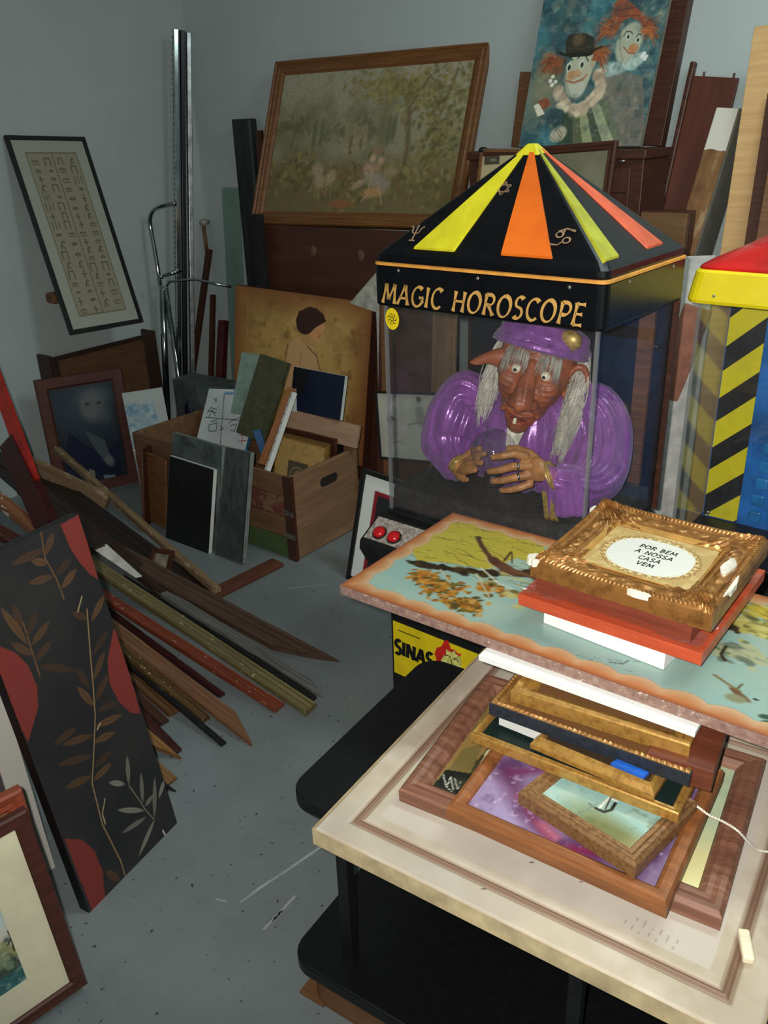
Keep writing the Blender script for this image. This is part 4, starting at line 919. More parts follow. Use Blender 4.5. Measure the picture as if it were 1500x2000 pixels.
# right hand trees and rocks
for (px_, n_, sc, cols) in (((0.7210, 0.2981), 120, .05, [(206,190,96),(150,140,70),(226,214,130),(110,108,64)]), ((0.7153, 0.1961), 90, .04, [(150,160,140),(110,124,104),(196,196,150)]), ((0.6962, 0.3560), 60, .04, [(216,186,60),(240,210,80),(170,150,60)])):
    for i in range(n_): A_.ell(px_[0]+rr.gauss(0,sc*.7), px_[1]+rr.gauss(0,sc*.35), rr.uniform(.006,.018), rr.uniform(.003,.008), rr.choice(cols), rr.uniform(-30,20), .6, .85)
A_.line([(0.6936, 0.2059), (0.6942, 0.1760), (0.7054, 0.1616)], .006, (60,54,40)); A_.line([(0.6442, 0.2990), (0.6686, 0.2940), (0.6964, 0.2610)], .01, (70,60,40)); A_.ell(*(0.6802, 0.2705), .016, .010, (62,52,34), 20, .4)
# flying pheasant with a long tail
A_.line([(0.7037, 0.1106), (0.7325, 0.0964), (0.7506, 0.0891)], .005, (140,116,70)); A_.ell(*(0.7533, 0.0796), .022, .006, (120,84,50), -30, .3); A_.ell(*(0.7508, 0.0666), .016, .011, (150,150,112), 10, .5); A_.line([(0.7453, 0.0936), (0.7483, 0.1106)], .004, (110,96,60)); A_.ell(*(0.7769, 0.0814), .005, .003, (40,50,44))
# small far birds
for q in [(0.4633, 0.0204), (0.4791, 0.0274), (0.4906, 0.0333), (0.5033, 0.0364), (0.5172, 0.0366), (0.5266, 0.0467), (0.5462, 0.0546), (0.5574, 0.0604), (0.5680, 0.0567), (0.5857, 0.0420), (0.5832, 0.0744)]: A_.line([(q[0]-.005,q[1]+.002),(q[0],q[1]),(q[0]+.006,q[1]+.003)], .0015, (90,110,110))
A_.line([(0.5486, 0.0489), (0.5686, 0.0553), (0.5736, 0.0715)], .003, (80,100,100))
A_.ell(*(0.5676, 0.0952), .012, .005, (150,150,120), 0, .5)
for q in [(0.8009, 0.0456), (0.8080, 0.0327)]: A_.ell(q[0], q[1], .010, .006, (50,80,60), 20, .5)
# scalloped burnt-orange border
x, y = A_.x, A_.y; d = np.minimum(np.minimum(x, BWD-x), np.minimum(y, BHT-y)); along = np.where(np.minimum(y, BHT-y) < np.minimum(x, BWD-x), x, y)
edge = .026+.012*np.abs(np.sin(along*math.pi/.072))+.004*vnoise(x*30+5, y*30, 3)
A_.put(np.clip((edge-d)/.0015, 0, 1), (226,184,140)); A_.put(np.clip((edge-.004-d)/.022, 0, 1)*.9, (206,128,74)); A_.put(np.clip((.012-d)/.012, 0, 1)*.9, (170,92,52)); A_.put(np.clip(1-np.abs(d-edge)/.0012, 0, 1)*.6, (150,140,110))
MT['chipboard'] = wood('chipboard_edge', (116,84,74), (168,140,124), .85, 60, (1,1,1), .6, (206,190,176), .62, 140)
p2 = thing('landscape_board', 'long board painted with pheasants, autumn trees and pale blue sky inside a scalloped orange border', 'painting', pmat(p))
A_.mesh('painted_board', [MT['art_gloss'], MT['chipboard']], p2, thick=.021)

# ------------------------------------------------------------------ on the landscape board
p = POSE['whitebox']; t = tag(MB().box((0,0,-.034),(p[6],p[7],0)).build('white_box', pm('white_card', (236,234,230), .8, var=.02), None, bevel=.001), 'flat white box lying under the orange red frame on the landscape board', 'box'); t.matrix_world = pmat(p)
def dull(c_): return lambda w,h,x0,y0: Art(w,h,x0,y0,30,c_,1)
MT['red_lac'] = wood('orange_red_lacquer', (168,66,40), (204,90,54), .35, 5, (1,8,8), .1)
MT['wrap'] = pane_mat('crinkled_wrap', (.93,.93,.93), 1.6, .04, .1, .1)
def wrap_corner(parent, w, h, spots, zt):
    for (cx, cy) in spots:
        rr = random.Random(int(cx*997+cy*313)); n = 9; V = []
        for j in range(n):
            for i in range(n): V.append((cx+(i/(n-1)-.5)*.075+rr.uniform(-.002,.002), cy+(j/(n-1)-.5)*.045+rr.uniform(-.002,.002), zt+.0025+rr.uniform(0,.004)))
        F = [(j*n+i, j*n+i+1, (j+1)*n+i+1, (j+1)*n+i) for j in range(n-1) for i in range(n-1)]
        MB().add(V, F).build('plastic_wrap', MT['wrap'], parent)
t = picture('picture_frame', 'orange red lacquered frame with plastic wrapped corners, under the gilt motto frame', 'picture', 'red_low', [(0,-.022),(0,-.001),(.001,0),(.030,0),(.034,-.006)], MT['red_lac'], dull((110,52,36)), MT['art'], 'frames on the landscape board')
w, h = POSE['red_low'][6:8]; wrap_corner(t, w, h, [(.035,.03),(w-.045,.03),(w-.04,.09),(w-.035,h-.05)], .0)
t = picture('picture_frame', 'dark red frame between the gilt motto frame and the orange red frame', 'picture', 'red_up', [(0,-.030),(0,-.001),(.001,0),(.03,0),(.034,-.006)], wood('dark_red_lacquer', (104,48,34), (140,70,50), .3), dull((90,44,34)), MT['art'], 'frames on the landscape board')
w, h = POSE['red_up'][6:8]; wrap_corner(t, w, h, [(.04,.02),(w-.05,.02)], .0)
# ornate gilt frame with tile
p = POSE['ornate']; w, h = p[6:8]; t = thing('ornate_picture_frame', 'carved gilt frame with leafy corners around a cream motto plaque, topmost on the landscape board', 'picture', pmat(p), 'frames on the landscape board')
MT['ornate'] = gold('carved_gilding', (166,114,58), (108,68,32), .34, .5, 30, .08)
nL, nS = 300, 290
def orn(d, s_, corner):
    """relief height of the carving: d across the rail, s_ along it, corner = distance to the nearest corner"""
    z = 0
    if .004 < d < .014: z += .0020*abs(math.sin(s_*math.pi/.0075))
    if .020 < d < .046:
        k = math.sin((d-.020)/.026*math.pi); z += .0014*k*math.sin(s_*170+math.sin(d*260+s_*30)*1.5)
    leafy = math.exp(-(corner/.045)**2)
    z += leafy*(.005*abs(math.sin(math.atan2(d+.001, corner+.001)*11))*min(1, d/.01)+.003)
    return z
prof = [(0,-.032),(0,-.012),(.002,-.004),(.004,-.002),(.007,0),(.010,.0012),(.013,0),(.016,-.003),(.020,-.005),(.026,-.004),(.032,-.003),(.038,-.004),(.044,-.006),(.047,-.005),(.050,-.007),(.056,-.011),(.059,-.010),(.062,-.014)]
lv = []
for d, z in prof:
    lp = rect_loop(w, h, d, nL, nS); ring = []
    for i, (x, y) in enumerate(lp):
        cd = math.hypot(min(x-d, w-d-x) if True else 0, min(y-d, h-d-y)); s_ = x+y
        cd = max(min(x-d, w-d-x), min(y-d, h-d-y))
        ring.append((x, y, z+(orn(d, s_, cd) if 0 < d < .07 else 0)))
    lv.append(ring)
MB().rings(lv).build('frame', MT['ornate'], t)
frame_mesh(w-.108, h-.108, [(0,-.0065),(.001,-.005),(.006,-.009),(.008,-.013)], x0=.054, y0=.054).build('inner_slip', pm('gold_slip', (204,156,84), .28, .45), t)
white_chip = pm('bare_plaster', (226,218,200), .8)
for (cx, cy, rx, ry) in ((.004,.01,.014,.012),(w-.006,.10,.006,.035),(w-.03,.16,.010,.028),(.20,.002,.02,.004),(.004,h-.05,.004,.012)):
    MB().prism(blob(cx, cy, rx, ry, int(cx*1e4)+3, 18, .2), -.010, .0035 if cx < .1 else .001).build('chipped_patch', white_chip, t)
# the cream plaque
iw, ih = w-.124, h-.124; A_ = Art(iw, ih, .062, .062, 300, (208,180,120), 1.0)
A_.mottle(60, 3, (176,140,84), .4, .6, .5)
cx, cy = .062+iw/2, .062+ih/2
rr = random.Random(2)
for k in range(46):
    a = 2*math.pi*k/46; rx_, ry_ = iw*.43, ih*.42; x = cx+rx_*math.cos(a); y = cy+ry_*math.sin(a)
    A_.line([(x+.006*math.cos(a+q*.9+k)*(1-q*.09), y+.006*math.sin(a+q*.9+k)*(1-q*.09)) for q in range(7)], .0016, (130,84,44), .85)
d = np.abs((A_.x-cx)/(iw*.385))**2.6+np.abs((A_.y-cy)/(ih*.375))**2.6; A_.put(np.clip((1-d)/.04+.5, 0, 1), (232,230,220)); A_.put(np.clip(1-np.abs(d-1.02)/.05, 0, 1)*.8, (150,104,52))
for k in range(30):
    a = 2*math.pi*k/30; A_.ell(cx+iw*.41*math.cos(a), cy+ih*.40*math.sin(a), .004, .0035, (232,206,150), math.degrees(a), .5, .9)
pq = A_.mesh('motto_plaque', MT['art_gloss'], t, z=-.0135)
mb = MB(); cen = [('POR BEM', .0285), ('A NOSSA', .0095), ('CASA', -.0095), ('VEM', -.0285)]
for s_, dy in cen:
    H_ = .0122; wd_ = sum(GL[c_][0]+.16 for c_ in s_)*H_*.98
    write(mb, s_, cx-wd_/2+.004, cy+dy*1.07-.006, H_, .17, lambda x, y, z: (x, y, -.0133+z), slant=.1, gap=.16, sx=.98, z1=.0005, flare=.5, con=.35)
mb.build('motto_lettering', MT['ink'], pq)
# ------------------------------------------------------------------ leaning pictures at the back
G_ = 1.9   # painted tones are given as they read in the dim corner
def P_(x0, y0, w, h, u, v): return (x0+w*u, y0+h*v)
def art_tap(w, h, x0, y0):
    a = Art(w, h, x0, y0, 420, (112,108,86), gain=1.9)
    a.put(np.clip((a.y-y0)/h*1.6-.75, 0, 1)*.8, (136,132,114)); a.mottle(6, 3, (88,84,58), .45, .7, .7)
    f = lambda u, v: P_(x0, y0, w, h, u, v)
    a.put(np.clip((.42-(a.y-y0)/h+.1*(a.n(5,8)-.5))/.15, 0, 1)*.85, (84,72,46))
    rr = random.Random(11)
    def foliage(u, v, ru, rv, n, cols, s0=.006, s1=.020):
        c = f(u, v)
        for i in range(n): a.ell(c[0]+rr.gauss(0,.45)*ru*w, c[1]+rr.gauss(0,.45)*rv*h, rr.uniform(s0,s1), rr.uniform(s0,s1)*.7, rr.choice(cols), rr.uniform(0,180), .7, .7)
    gr = [(96,90,56),(82,76,44),(112,104,66),(70,66,42)]
    a.line([f(.74,.2), f(.745,.45), f(.72,.72), f(.66,.9)], .022, (78,66,42), .8, .8); a.line([f(.72,.72), f(.80,.92)], .014, (84,70,44), .8); a.line([f(.86,.2), f(.87,.6), f(.93,.95)], .016, (84,74,46), .7)
    foliage(.60,.86,.24,.12,150, [(124,114,72),(112,100,60),(98,90,56)]); foliage(.86,.8,.22,.22,200,[(116,106,68),(96,90,58),(84,76,48)]); foliage(.90,.45,.16,.4,240,gr)
    foliage(.10,.62,.12,.07,60,[(92,88,62),(80,76,54)]); a.line([f(.105,.42), f(.11,.6)], .012, (84,76,54), .7)
    for u, v in ((.23,.55),(.27,.56),(.66,.58),(.635,.56),(.50,.6)): a.ell(*f(u,v), .012, .06, (76,80,58), 0, .6, .75)
    foliage(.42,.56,.10,.07,50,[(80,82,60),(92,90,66)]); foliage(.50,.58,.12,.08,40,[(84,84,62)])
    a.poly([f(.40,.42), f(.40,.60), f(.44,.63), f(.48,.60), f(.52,.62), f(.53,.44)], (124,114,84), .6); a.rect(*f(.43,.44), *f(.45,.54), (84,76,56), .7); a.rect(*f(.49,.44), *f(.505,.52), (84,76,56), .7); a.line([f(.44,.63), f(.435,.5)], .004, (110,96,70))
    foliage(.5,.22,.5,.18,300,gr+[(100,78,50)]); foliage(.15,.3,.15,.15,120,gr)
    # seated group in rose and blue-grey
    for (u, v, ru, rv, c, r) in ((.56,.30,.03,.045,(146,118,98),10),(.60,.24,.05,.04,(122,116,104),-10),(.64,.19,.05,.055,(116,106,98),10),(.60,.14,.06,.03,(146,110,72),5),(.575,.38,.017,.024,(156,130,104),0),(.62,.36,.017,.024,(150,124,100),0),(.52,.20,.05,.018,(140,116,96),30),(.60,.31,.03,.03,(134,104,88),0),(.68,.28,.04,.03,(124,106,80),0),(.60,.43,.03,.02,(120,90,72),0)):
        a.ell(*f(u,v), ru*w*.9, rv*h*1.2, c, r, .8, .85)
    a.line([f(.585,.30), f(.575,.12), f(.55,.08)], .008, (150,128,100), .6); a.line([f(.62,.22), f(.66,.06)], .008, (140,120,92), .6)
    # goats on the left
    for (u, v, r) in ((.30,.22,10),(.36,.25,-10),(.28,.30,40)): a.ell(*f(u,v), .030*w, .055*h, (134,116,92), r, .7, .85)
    for u in (.28,.30,.34,.37): a.line([f(u,.22), f(u+.005,.11)], .006, (122,104,82), .7)
    a.ell(*f(.44,.06), .06*w, .03*h, (118,72,46), 0, .9, .8)
    a.mottle(240, 40, (74,64,42), .5, .8, .35, oct=2)
    return a
MT['oldgold'] = wood('old_gold_moulding', (98,60,30), (142,92,48), .42, 5, (1,20,20), .2)
WELL = [(0,-.03),(0,-.006),(.005,0),(.012,-.001),(.016,-.006),(.024,-.004),(.030,-.001),(.036,-.006),(.044,-.007),(.050,-.010),(.058,-.017),(.064,-.018)]
picture('tapestry_picture', 'large pastoral tapestry scene in a ribbed brown gold frame, leaning high on the back wall', 'picture', 'tapestry', WELL, MT['oldgold'], art_tap, paint_mat('woven_cloth', .85, spec=.2), None)
# dark wardrobe panel standing under the tapestry
MT['redboard'] = wood('dark_red_board', (66,34,24), (88,50,36), .5, 2, (1,1,8), .1)
t = thing('headboard', 'wide dark red brown panel with two round handle plates, below the tapestry', 'furniture panel', Matrix.Translation((-3.07,3.075,0)))
MB().box((0,0,0),(1.0,.03,1.192)).build('panel', MT['redboard'], t, bevel=.002)
hp = pm('handle_plate', (108,80,62), .5, .1)
for x, y in ((612,490),(705,499)):
    q = Vector((-2.6739, 3.0750, 1.0882)) if x == 612 else Vector((-2.3978, 3.0750, 1.0828)); mb = MB(); mb.ell((q.x+3.07, -.001, q.z), (.018,.003,.024), 20, 10); mb.build('handle_plate', hp, t, smooth=True)
for x in (.03,.97): MB().box((x-.03,.03,0),(x+.03,.30,1.185)).build('side_rail', MT['redboard'], t)
t2 = tag(MB().box((0,0,0),(.04,.02,1.60)).build('narrow_board', MT['dark_walnut'], None, bevel=.002), 'narrow dark brown board edge standing left of the tapestry frame', 'board'); t2.location = (-3.20,3.30,0)
t2 = tag(MB().prism([(x+.065, y+.03) for x, y in rrect(.066,.03,.018)], 0, 1.655).build('dark_column', pm('green_black_column', (38,44,42), .55, var=.25, stretch=(1,1,.3)), None, bevel=.006), 'tall dark grey green flat post standing by the corner, left of the tapestry', 'post'); t2.location = (-3.42,3.36,0); t2.rotation_euler = (0, R_(0), 0)
GLS = pane_mat('green_glass_sheet', (.70,.86,.80), 1.6, .16, .05)
t2 = tag(MB().box((0,0,0),(.13,.006,1.33)).build('glass_sheet', GLS, None), 'pale green glass sheet leaning on the back wall left of the dark post', 'glass sheet'); t2.matrix_world = Matrix.Translation((-3.60,3.33,0)) @ Matrix.Rotation(R_(-4),4,'X')
# bark-like black bundle between the tapestry and the dark post
mb = MB(); rr = random.Random(4)
L = []
for j in range(20):
    z = .62+.62*j/19; L.append([(.046*math.cos(2*math.pi*k/28)*(1+rr.uniform(-.16,.16)), .028*math.sin(2*math.pi*k/28)*(1+rr.uniform(-.16,.16)), z) for k in range(28)])
L = [[(x, y, 0) for x, y, z in L[0]]]+L
mb.rings(L, cap0=True, cap1=True); t2 = tag(mb.build('rolled_cloth', pm('black_cloth', (18,17,17), .95, var=.4, bump=.5), None, smooth=True), 'rough black rolled bundle standing between the dark post and the wardrobe panel', 'bundle'); t2.location = (-2.99,3.037,0)
# marbled pale slab edge behind the black cabinet
PZ = [(-2.3332, 2.9000, 0.9099),(-2.1758, 2.9000, 1.0575),(-2.0173, 2.9000, 1.0029),(-2.0940, 2.9000, 0.5626),(-2.1990, 2.9000, 0.2099),(-2.1911, 2.9000, 0.8836)]
t2 = tag(MB().prism([(q[0], q[2]) for q in PZ], 0, .012, M=Matrix(((1,0,0,0),(0,0,1,2.90),(0,1,0,0),(0,0,0,1)))).build('marbled_slab', pm('grey_marbling', (176,172,160), .4, var=.2, scale=22), None), 'pale marbled slab corner showing behind the upper left edge of the black cabinet', 'slab')
# nude painting
def art_nude(w, h, x0, y0):
    a = Art(w, h, x0, y0, 330, (128,94,50), gain=2.0)
    a.ell(x0+w*.62, y0+h*.62, w*.5, h*.55, (152,122,68), 0, 1.1, .95); a.mottle(9, 5, (112,82,44), .45, .75, .7); a.mottle(30, 7, (96,66,34), .6, .8, .6)
    d = np.minimum(np.minimum(a.x-x0, x0+w-a.x)/w, np.minimum(a.y-y0, y0+h-a.y)/h); a.put(np.clip((.16-d)/.16, 0, 1)**1.3*.85, (100,58,30))
    B = [(0.3503, 0.4227), (0.3571, 0.4908), (0.4009, 0.5249), (0.4483, 0.5356), (0.4747, 0.5155), (0.5133, 0.4971), (0.5471, 0.4502), (0.5711, 0.3594), (0.5801, 0.3132), (0.3401, 0.2745)]; a.poly(B, (158,122,84), .95)
    a.poly([(0.4336, 0.5758), (0.4930, 0.5829), (0.5110, 0.5387), (0.4756, 0.4968), (0.4369, 0.5106)], (146,110,68), 1)
    F = [(0.4787, 0.6159), (0.5611, 0.6320), (0.5756, 0.5927), (0.5625, 0.5567), (0.5490, 0.5250), (0.5053, 0.5287), (0.4781, 0.5695)]; a.poly(F, (164,116,76), 1)
    H = [(0.4083, 0.5728), (0.4002, 0.6069), (0.4173, 0.6483), (0.4665, 0.6696), (0.5220, 0.6732), (0.5660, 0.6507), (0.5830, 0.6209), (0.5624, 0.6094), (0.5208, 0.5862), (0.4852, 0.5541), (0.4541, 0.5456), (0.4219, 0.5557)]; a.poly(H, (44,22,14), 1)
    for q in [(0.4868, 0.6397)]: a.ell(q[0], q[1], .040, .036, (44,22,14), 0, .3)
    c = (0.4259, 0.6029); a.ell(c[0], c[1], .024, .026, (40,20,14), 0, .3)
    a.line([(0.3571, 0.4908), (0.3405, 0.4213), (0.3396, 0.2868)], 0.0055, (74,46,26), .9); a.line([(0.4756, 0.4968), (0.5341, 0.4601), (0.5704, 0.3711)], 0.0055, (78,48,28), .9); a.line([(0.4394, 0.4589), (0.4334, 0.3864), (0.4594, 0.3180)], .012, (130,94,56), .5); a.line([(0.5405, 0.5655), (0.5535, 0.5533), (0.5356, 0.5418)], .003, (96,50,34), .8)
    return a
p = POSE['nude']; t = thing('nude_painting', 'amber canvas of a woman with dark pinned hair seen from behind, behind the crate', 'painting', pmat(p))
WOOD_E = pm('dark_red_edge', (70,34,24), .6)
art_nude(p[6], p[7], 0, 0).mesh('canvas', [MT['art'], WOOD_E], t, thick=.045)
# clown painting and the post behind it
def art_clown(w, h, x0, y0):
    a = Art(w, h, x0, y0, 460, (56,82,84), gain=1.75)
    rr = random.Random(21); U = lambda *k: k
    a.mottle(9, 2, (40,70,80), .4, .65, .8); a.mottle(16, 5, (112,128,116), .52, .72, .7); a.mottle(26, 8, (34,52,60), .5, .7, .6); a.mottle(8, 33, (56,112,124), .55, .72, .6)
    for q in [(0.0597, 0.2140), (0.0384, 0.1601), (0.0846, 0.2490)]: a.ell(q[0], q[1], .05, .07, (118,114,88), 20, 1, .6)
    # second clown
    a.poly([(0.2826, 0.2397), (0.3563, 0.2618), (0.4485, 0.2318), (0.5084, 0.0006), (0.3437, 0.0014)], (104,92,80), .75); a.mottle(34, 9, (130,116,100), .55, .7, .35)
    c = (0.3544, 0.2705); 
    for i in range(40): 
        t_ = i/39; q = (c[0]-.055+.13*t_+rr.uniform(-.006,.006), c[1]-.01+.035*t_**1.5+rr.uniform(-.014,.01)); a.ell(q[0], q[1], .016, .013, rr.choice([(140,158,152),(116,138,136),(166,180,170)]), rr.uniform(0,90), .7, .8)
    for q in [(0.2987, 0.3932), (0.3030, 0.4182), (0.4201, 0.4039), (0.4283, 0.3834), (0.3171, 0.4424)]: a.ell(q[0], q[1], .024, .026, (120,64,42), 0, .8, .9)
    f = (0.3734, 0.3506); a.ell(f[0], f[1], .048, .066, (142,146,128), -12, .2, 1); a.ell(f[0]-.01, f[1]-.042, .028, .026, (150,150,134), 0, .4, .9)
    a.poly([(0.2876, 0.4449), (0.2893, 0.4818), (0.3121, 0.5098), (0.3507, 0.4812), (0.4089, 0.4379), (0.4295, 0.4032), (0.3614, 0.4320), (0.3125, 0.4192)], (130,66,44), .95); a.line([(0.3036, 0.4603), (0.3698, 0.4629)], .006, (92,46,34), .8); a.line([(0.3021, 0.4403), (0.4059, 0.4349)], .005, (92,46,34), .8)
    n_ = (0.3933, 0.3291); a.ell(n_[0], n_[1], .018, .015, (156,106,68), 0, .4); a.line([(0.3558, 0.3349), (0.3797, 0.3131), (0.4028, 0.3117)], .005, (128,72,54), .9)
    for q in [(0.3658, 0.3680), (0.4046, 0.3552)]: a.ell(q[0], q[1], .009, .010, (166,168,152), 0, .3); a.ell(q[0], q[1], .0045, .006, (24,34,34), 0, .3)
    a.line([(0.3476, 0.3727), (0.3544, 0.3856), (0.3695, 0.3862), (0.3810, 0.3769)], .0035, (36,36,32), .9); a.line([(0.3966, 0.3658), (0.4040, 0.3753), (0.4142, 0.3712)], .0035, (36,36,32), .9)
    for q in [(0.4370, 0.3096), (0.4468, 0.2990), (0.4317, 0.2999), (0.4430, 0.2908)]: a.ell(q[0], q[1], .007, .006, (206,210,194), 0, .4, .95)
    # first clown: striped coat, ruff, face, hat
    for i, (xa, xb, col) in enumerate(((1085,1110,(48,58,44)),(1105,1130,(78,82,58)),(1128,1150,(132,132,96)),(1146,1165,(62,70,52)),(1160,1185,(140,142,112)),(1180,1202,(92,98,76)))):
        pp = {0: [(0.1629, 0.1292), (0.2007, 0.1282), (0.2297, 0.0109), (0.1666, 0.0113)], 1: [(0.2007, 0.1282), (0.2297, 0.1274), (0.2770, 0.0017), (0.2263, 0.0074)], 2: [(0.2256, 0.1275), (0.2573, 0.1320), (0.3136, 0.0015), (0.2688, 0.0017)], 3: [(0.2533, 0.1321), (0.2762, 0.1385), (0.3537, 0.0013), (0.3096, 0.0015)], 4: [(0.2714, 0.1421), (0.3014, 0.1518), (0.3913, 0.0099), (0.3497, 0.0014)], 5: [(0.2959, 0.1589), (0.3217, 0.1685), (0.3898, 0.0624), (0.3971, 0.0011)]}[i]
        a.poly(pp, col, .9)
    a.mottle(60, 12, (150,150,120), .6, .75, .18)
    a.ell(*(0.1597, 0.0442), .035, .028, (156,150,128), 25, .3, .95)
    for dx in (0,1,2): a.line([(0.1383, 0.0445), (0.1473, 0.0626), (0.1705, 0.0332)] if dx == 0 else ([(0.1558, 0.0624), (0.1766, 0.0440), (0.1720, 0.0259)] if dx == 1 else [(0.1299, 0.0336), (0.1540, 0.0206)]), .003, (90,84,70), .8)
    a.ell(*(0.1386, 0.0936), .03, .03, (40,58,60), 0, .8, .8)
    a.poly([(0.0486, 0.1634), (0.0848, 0.1768), (0.1078, 0.1488), (0.0770, 0.1315)], (120,62,44), .95); a.poly([(0.0340, 0.1492), (0.0545, 0.1559), (0.0884, 0.1184), (0.0601, 0.1081)], (196,190,168), .95)
    R0 = [(0.1244, 0.2114), (0.1425, 0.1658), (0.1828, 0.1340), (0.2256, 0.1275), (0.2629, 0.1442), (0.2868, 0.1732), (0.2922, 0.2132), (0.2766, 0.2486)]
    for i in range(90):
        t_ = rr.random()*(len(R0)-1.001); k = int(t_); u_ = t_-k; q = (R0[k][0]*(1-u_)+R0[k+1][0]*u_, R0[k][1]*(1-u_)+R0[k+1][1]*u_)
        a.ell(q[0]+rr.uniform(-.012,.012), q[1]+rr.uniform(-.012,.012), .018, .012, rr.choice([(176,160,136),(158,140,118),(190,176,150),(140,120,102)]), rr.uniform(0,180), .6, .8)
    for q in [(0.0902, 0.2936), (0.1097, 0.3014), (0.0799, 0.2816), (0.2616, 0.3187), (0.2806, 0.3227), (0.2435, 0.3285), (0.1080, 0.2694)]: a.ell(q[0], q[1], .026, .018, (122,70,44), rr.uniform(-30,30), .9, .85)
    f = (0.1992, 0.2612); a.ell(f[0], f[1], .052, .088, (152,156,134), -6, .15, 1); f2 = (0.2030, 0.2046); a.ell(f2[0], f2[1], .032, .034, (158,166,156), 0, .3, 1)
    a.ell(*(0.2478, 0.2901), .012, .018, (150,140,116), 0, .3)
    a.poly([(0.0893, 0.3382), (0.1417, 0.3278), (0.2224, 0.3333), (0.2793, 0.3468), (0.2670, 0.3304), (0.2269, 0.3121), (0.1553, 0.3129), (0.1115, 0.3226)], (34,32,28), 1); a.poly([(0.1312, 0.3285), (0.1208, 0.3679), (0.1324, 0.3917), (0.1891, 0.3945), (0.2330, 0.3775), (0.2446, 0.3422), (0.2239, 0.3262)], (44,42,36), 1); a.ell(*(0.1737, 0.3713), .022, .02, (108,84,56), 0, 1, .7); a.line([(0.1295, 0.3462), (0.1909, 0.3388), (0.2390, 0.3495)], .005, (70,52,38), .8)
    for q in [(0.1541, 0.2794), (0.2042, 0.2855)]: a.ell(q[0], q[1], .011, .017, (172,176,158), 0, .3); a.ell(q[0]+.002, q[1]-.002, .006, .010, (28,38,34), 0, .3)
    a.line([(0.1324, 0.2930), (0.1371, 0.3104), (0.1532, 0.3130), (0.1659, 0.3017)], .004, (40,38,32)); a.line([(0.1831, 0.3077), (0.1971, 0.3192), (0.2167, 0.3127), (0.2287, 0.2946)], .004, (40,38,32))
    a.ell(*(0.1727, 0.2502), .019, .016, (160,108,66), 0, .4); a.ell(*(0.1945, 0.2544), .014, .013, (156,108,70), 0, .5)
    a.line([(0.1538, 0.2315), (0.1847, 0.2231), (0.2197, 0.2321), (0.2323, 0.2490)], .008, (150,96,70), .9); a.line([(0.1580, 0.2313), (0.1885, 0.2247), (0.2223, 0.2390)], .0022, (70,36,30), 1)
    for q in [(0.0954, 0.2485), (0.0877, 0.2345), (0.1099, 0.2299), (0.0972, 0.2197)]: a.ell(q[0], q[1], .008, .007, (214,212,190), 0, .4, .95)
    hr = random.Random(8)
    for q, sg in zip([(0.0953, 0.3093), (0.2458, 0.3179), (0.3056, 0.4062), (0.4140, 0.3978)], (-1,1,-1,1)):
        for i in range(46):
            an = hr.uniform(-.5,.9); L_ = hr.uniform(.03,.07); x_, y_ = q[0]+hr.uniform(-.008,.012)*sg, q[1]+hr.uniform(-.022,.014)
            a.line([(x_,y_),(x_+sg*L_*.5,y_+.010-L_*an*.3),(x_+sg*L_*.9,y_-L_*an)], .0028, hr.choice([(140,78,46),(116,60,38),(160,98,58),(92,48,34)]), .7)
    for q in [(0.1438, 0.2195), (0.1472, 0.1836), (0.1793, 0.1503), (0.2195, 0.1366), (0.2543, 0.1462), (0.2775, 0.1701), (0.2853, 0.2082), (0.2826, 0.2397)]: a.line([(q[0]-.012,q[1]-.012),(q[0]+.002,q[1]+.004),(q[0]+.010,q[1]+.016)], .0025, (112,86,68), .6)
    for q in [(0.1759, 0.2447), (0.2178, 0.2603), (0.2025, 0.1975)]: a.ell(q[0], q[1], .030, .020, (168,150,122), 10, 1.2, .35)
    a.line([(0.1385, 0.2643), (0.1576, 0.2136), (0.1862, 0.1768), (0.2184, 0.1615), (0.2460, 0.1853)], .006, (96,96,80), .45, .9); a.line([(0.3344, 0.3804), (0.3402, 0.3360), (0.3616, 0.2905)], .006, (100,100,84), .45, .9)
    a.mottle(30, 61, (38,54,56), .58, .85, .5); a.mottle(55, 71, (170,176,150), .66, .85, .3)
    return a
p = POSE['clown']; t = thing('clown_painting', 'unframed canvas of two clowns on teal, one in a black hat, above the black cabinet', 'painting', pmat(p))
art_clown(p[6], p[7], 0, 0).mesh('canvas', [MT['art_gloss'], pm('canvas_edge', (120,116,104), .8)], t, thick=.02)
def leaner(name, label, cat, A, B, w, th, m, group=None, bevel=.002, side=None):
    """a plank whose top is centred on A and whose foot is centred on B"""
    A, B = Vector(A), Vector(B); z = (A-B).normalized(); x = Vector((1,0,0)); x = (x-z*x.dot(z)).normalized(); y = z.cross(x)
    M = Matrix((x, y, z)).transposed().to_4x4(); M.translation = B
    o = MB().box((-w/2,0,0),(w/2,th,(A-B).length)); o = o.build(name, m, None, bevel=bevel); o.matrix_world = M
    return tag(o, label, cat, group)
def ext(A, B, z=0.0):
    """carry the line A-B on down to height z"""
    A, B = Vector(A), Vector(B); t = (A.z-z)/(A.z-B.z); return A+(B-A)*t
leaner('wooden_post', 'thick dark brown post rising behind the right side of the clown painting', 'post', Vector((-1.2019, 3.3900, 1.9703))+(Vector((-1.2019, 3.3900, 1.9703))-Vector((-1.2361, 3.3450, 1.4954)))*.5, ext((-1.2019, 3.3900, 1.9703), (-1.2361, 3.3450, 1.4954), 1.505), .085, .05, MT['dark_walnut'])
leaner('wooden_board', 'brown board edge showing left of the clown painting', 'board', (-1.7770, 3.4000, 1.7795), ext((-1.7770, 3.4000, 1.7795), (-1.7933, 3.3700, 1.5008), 1.505) , .07, .03, MT['brown_wood'])
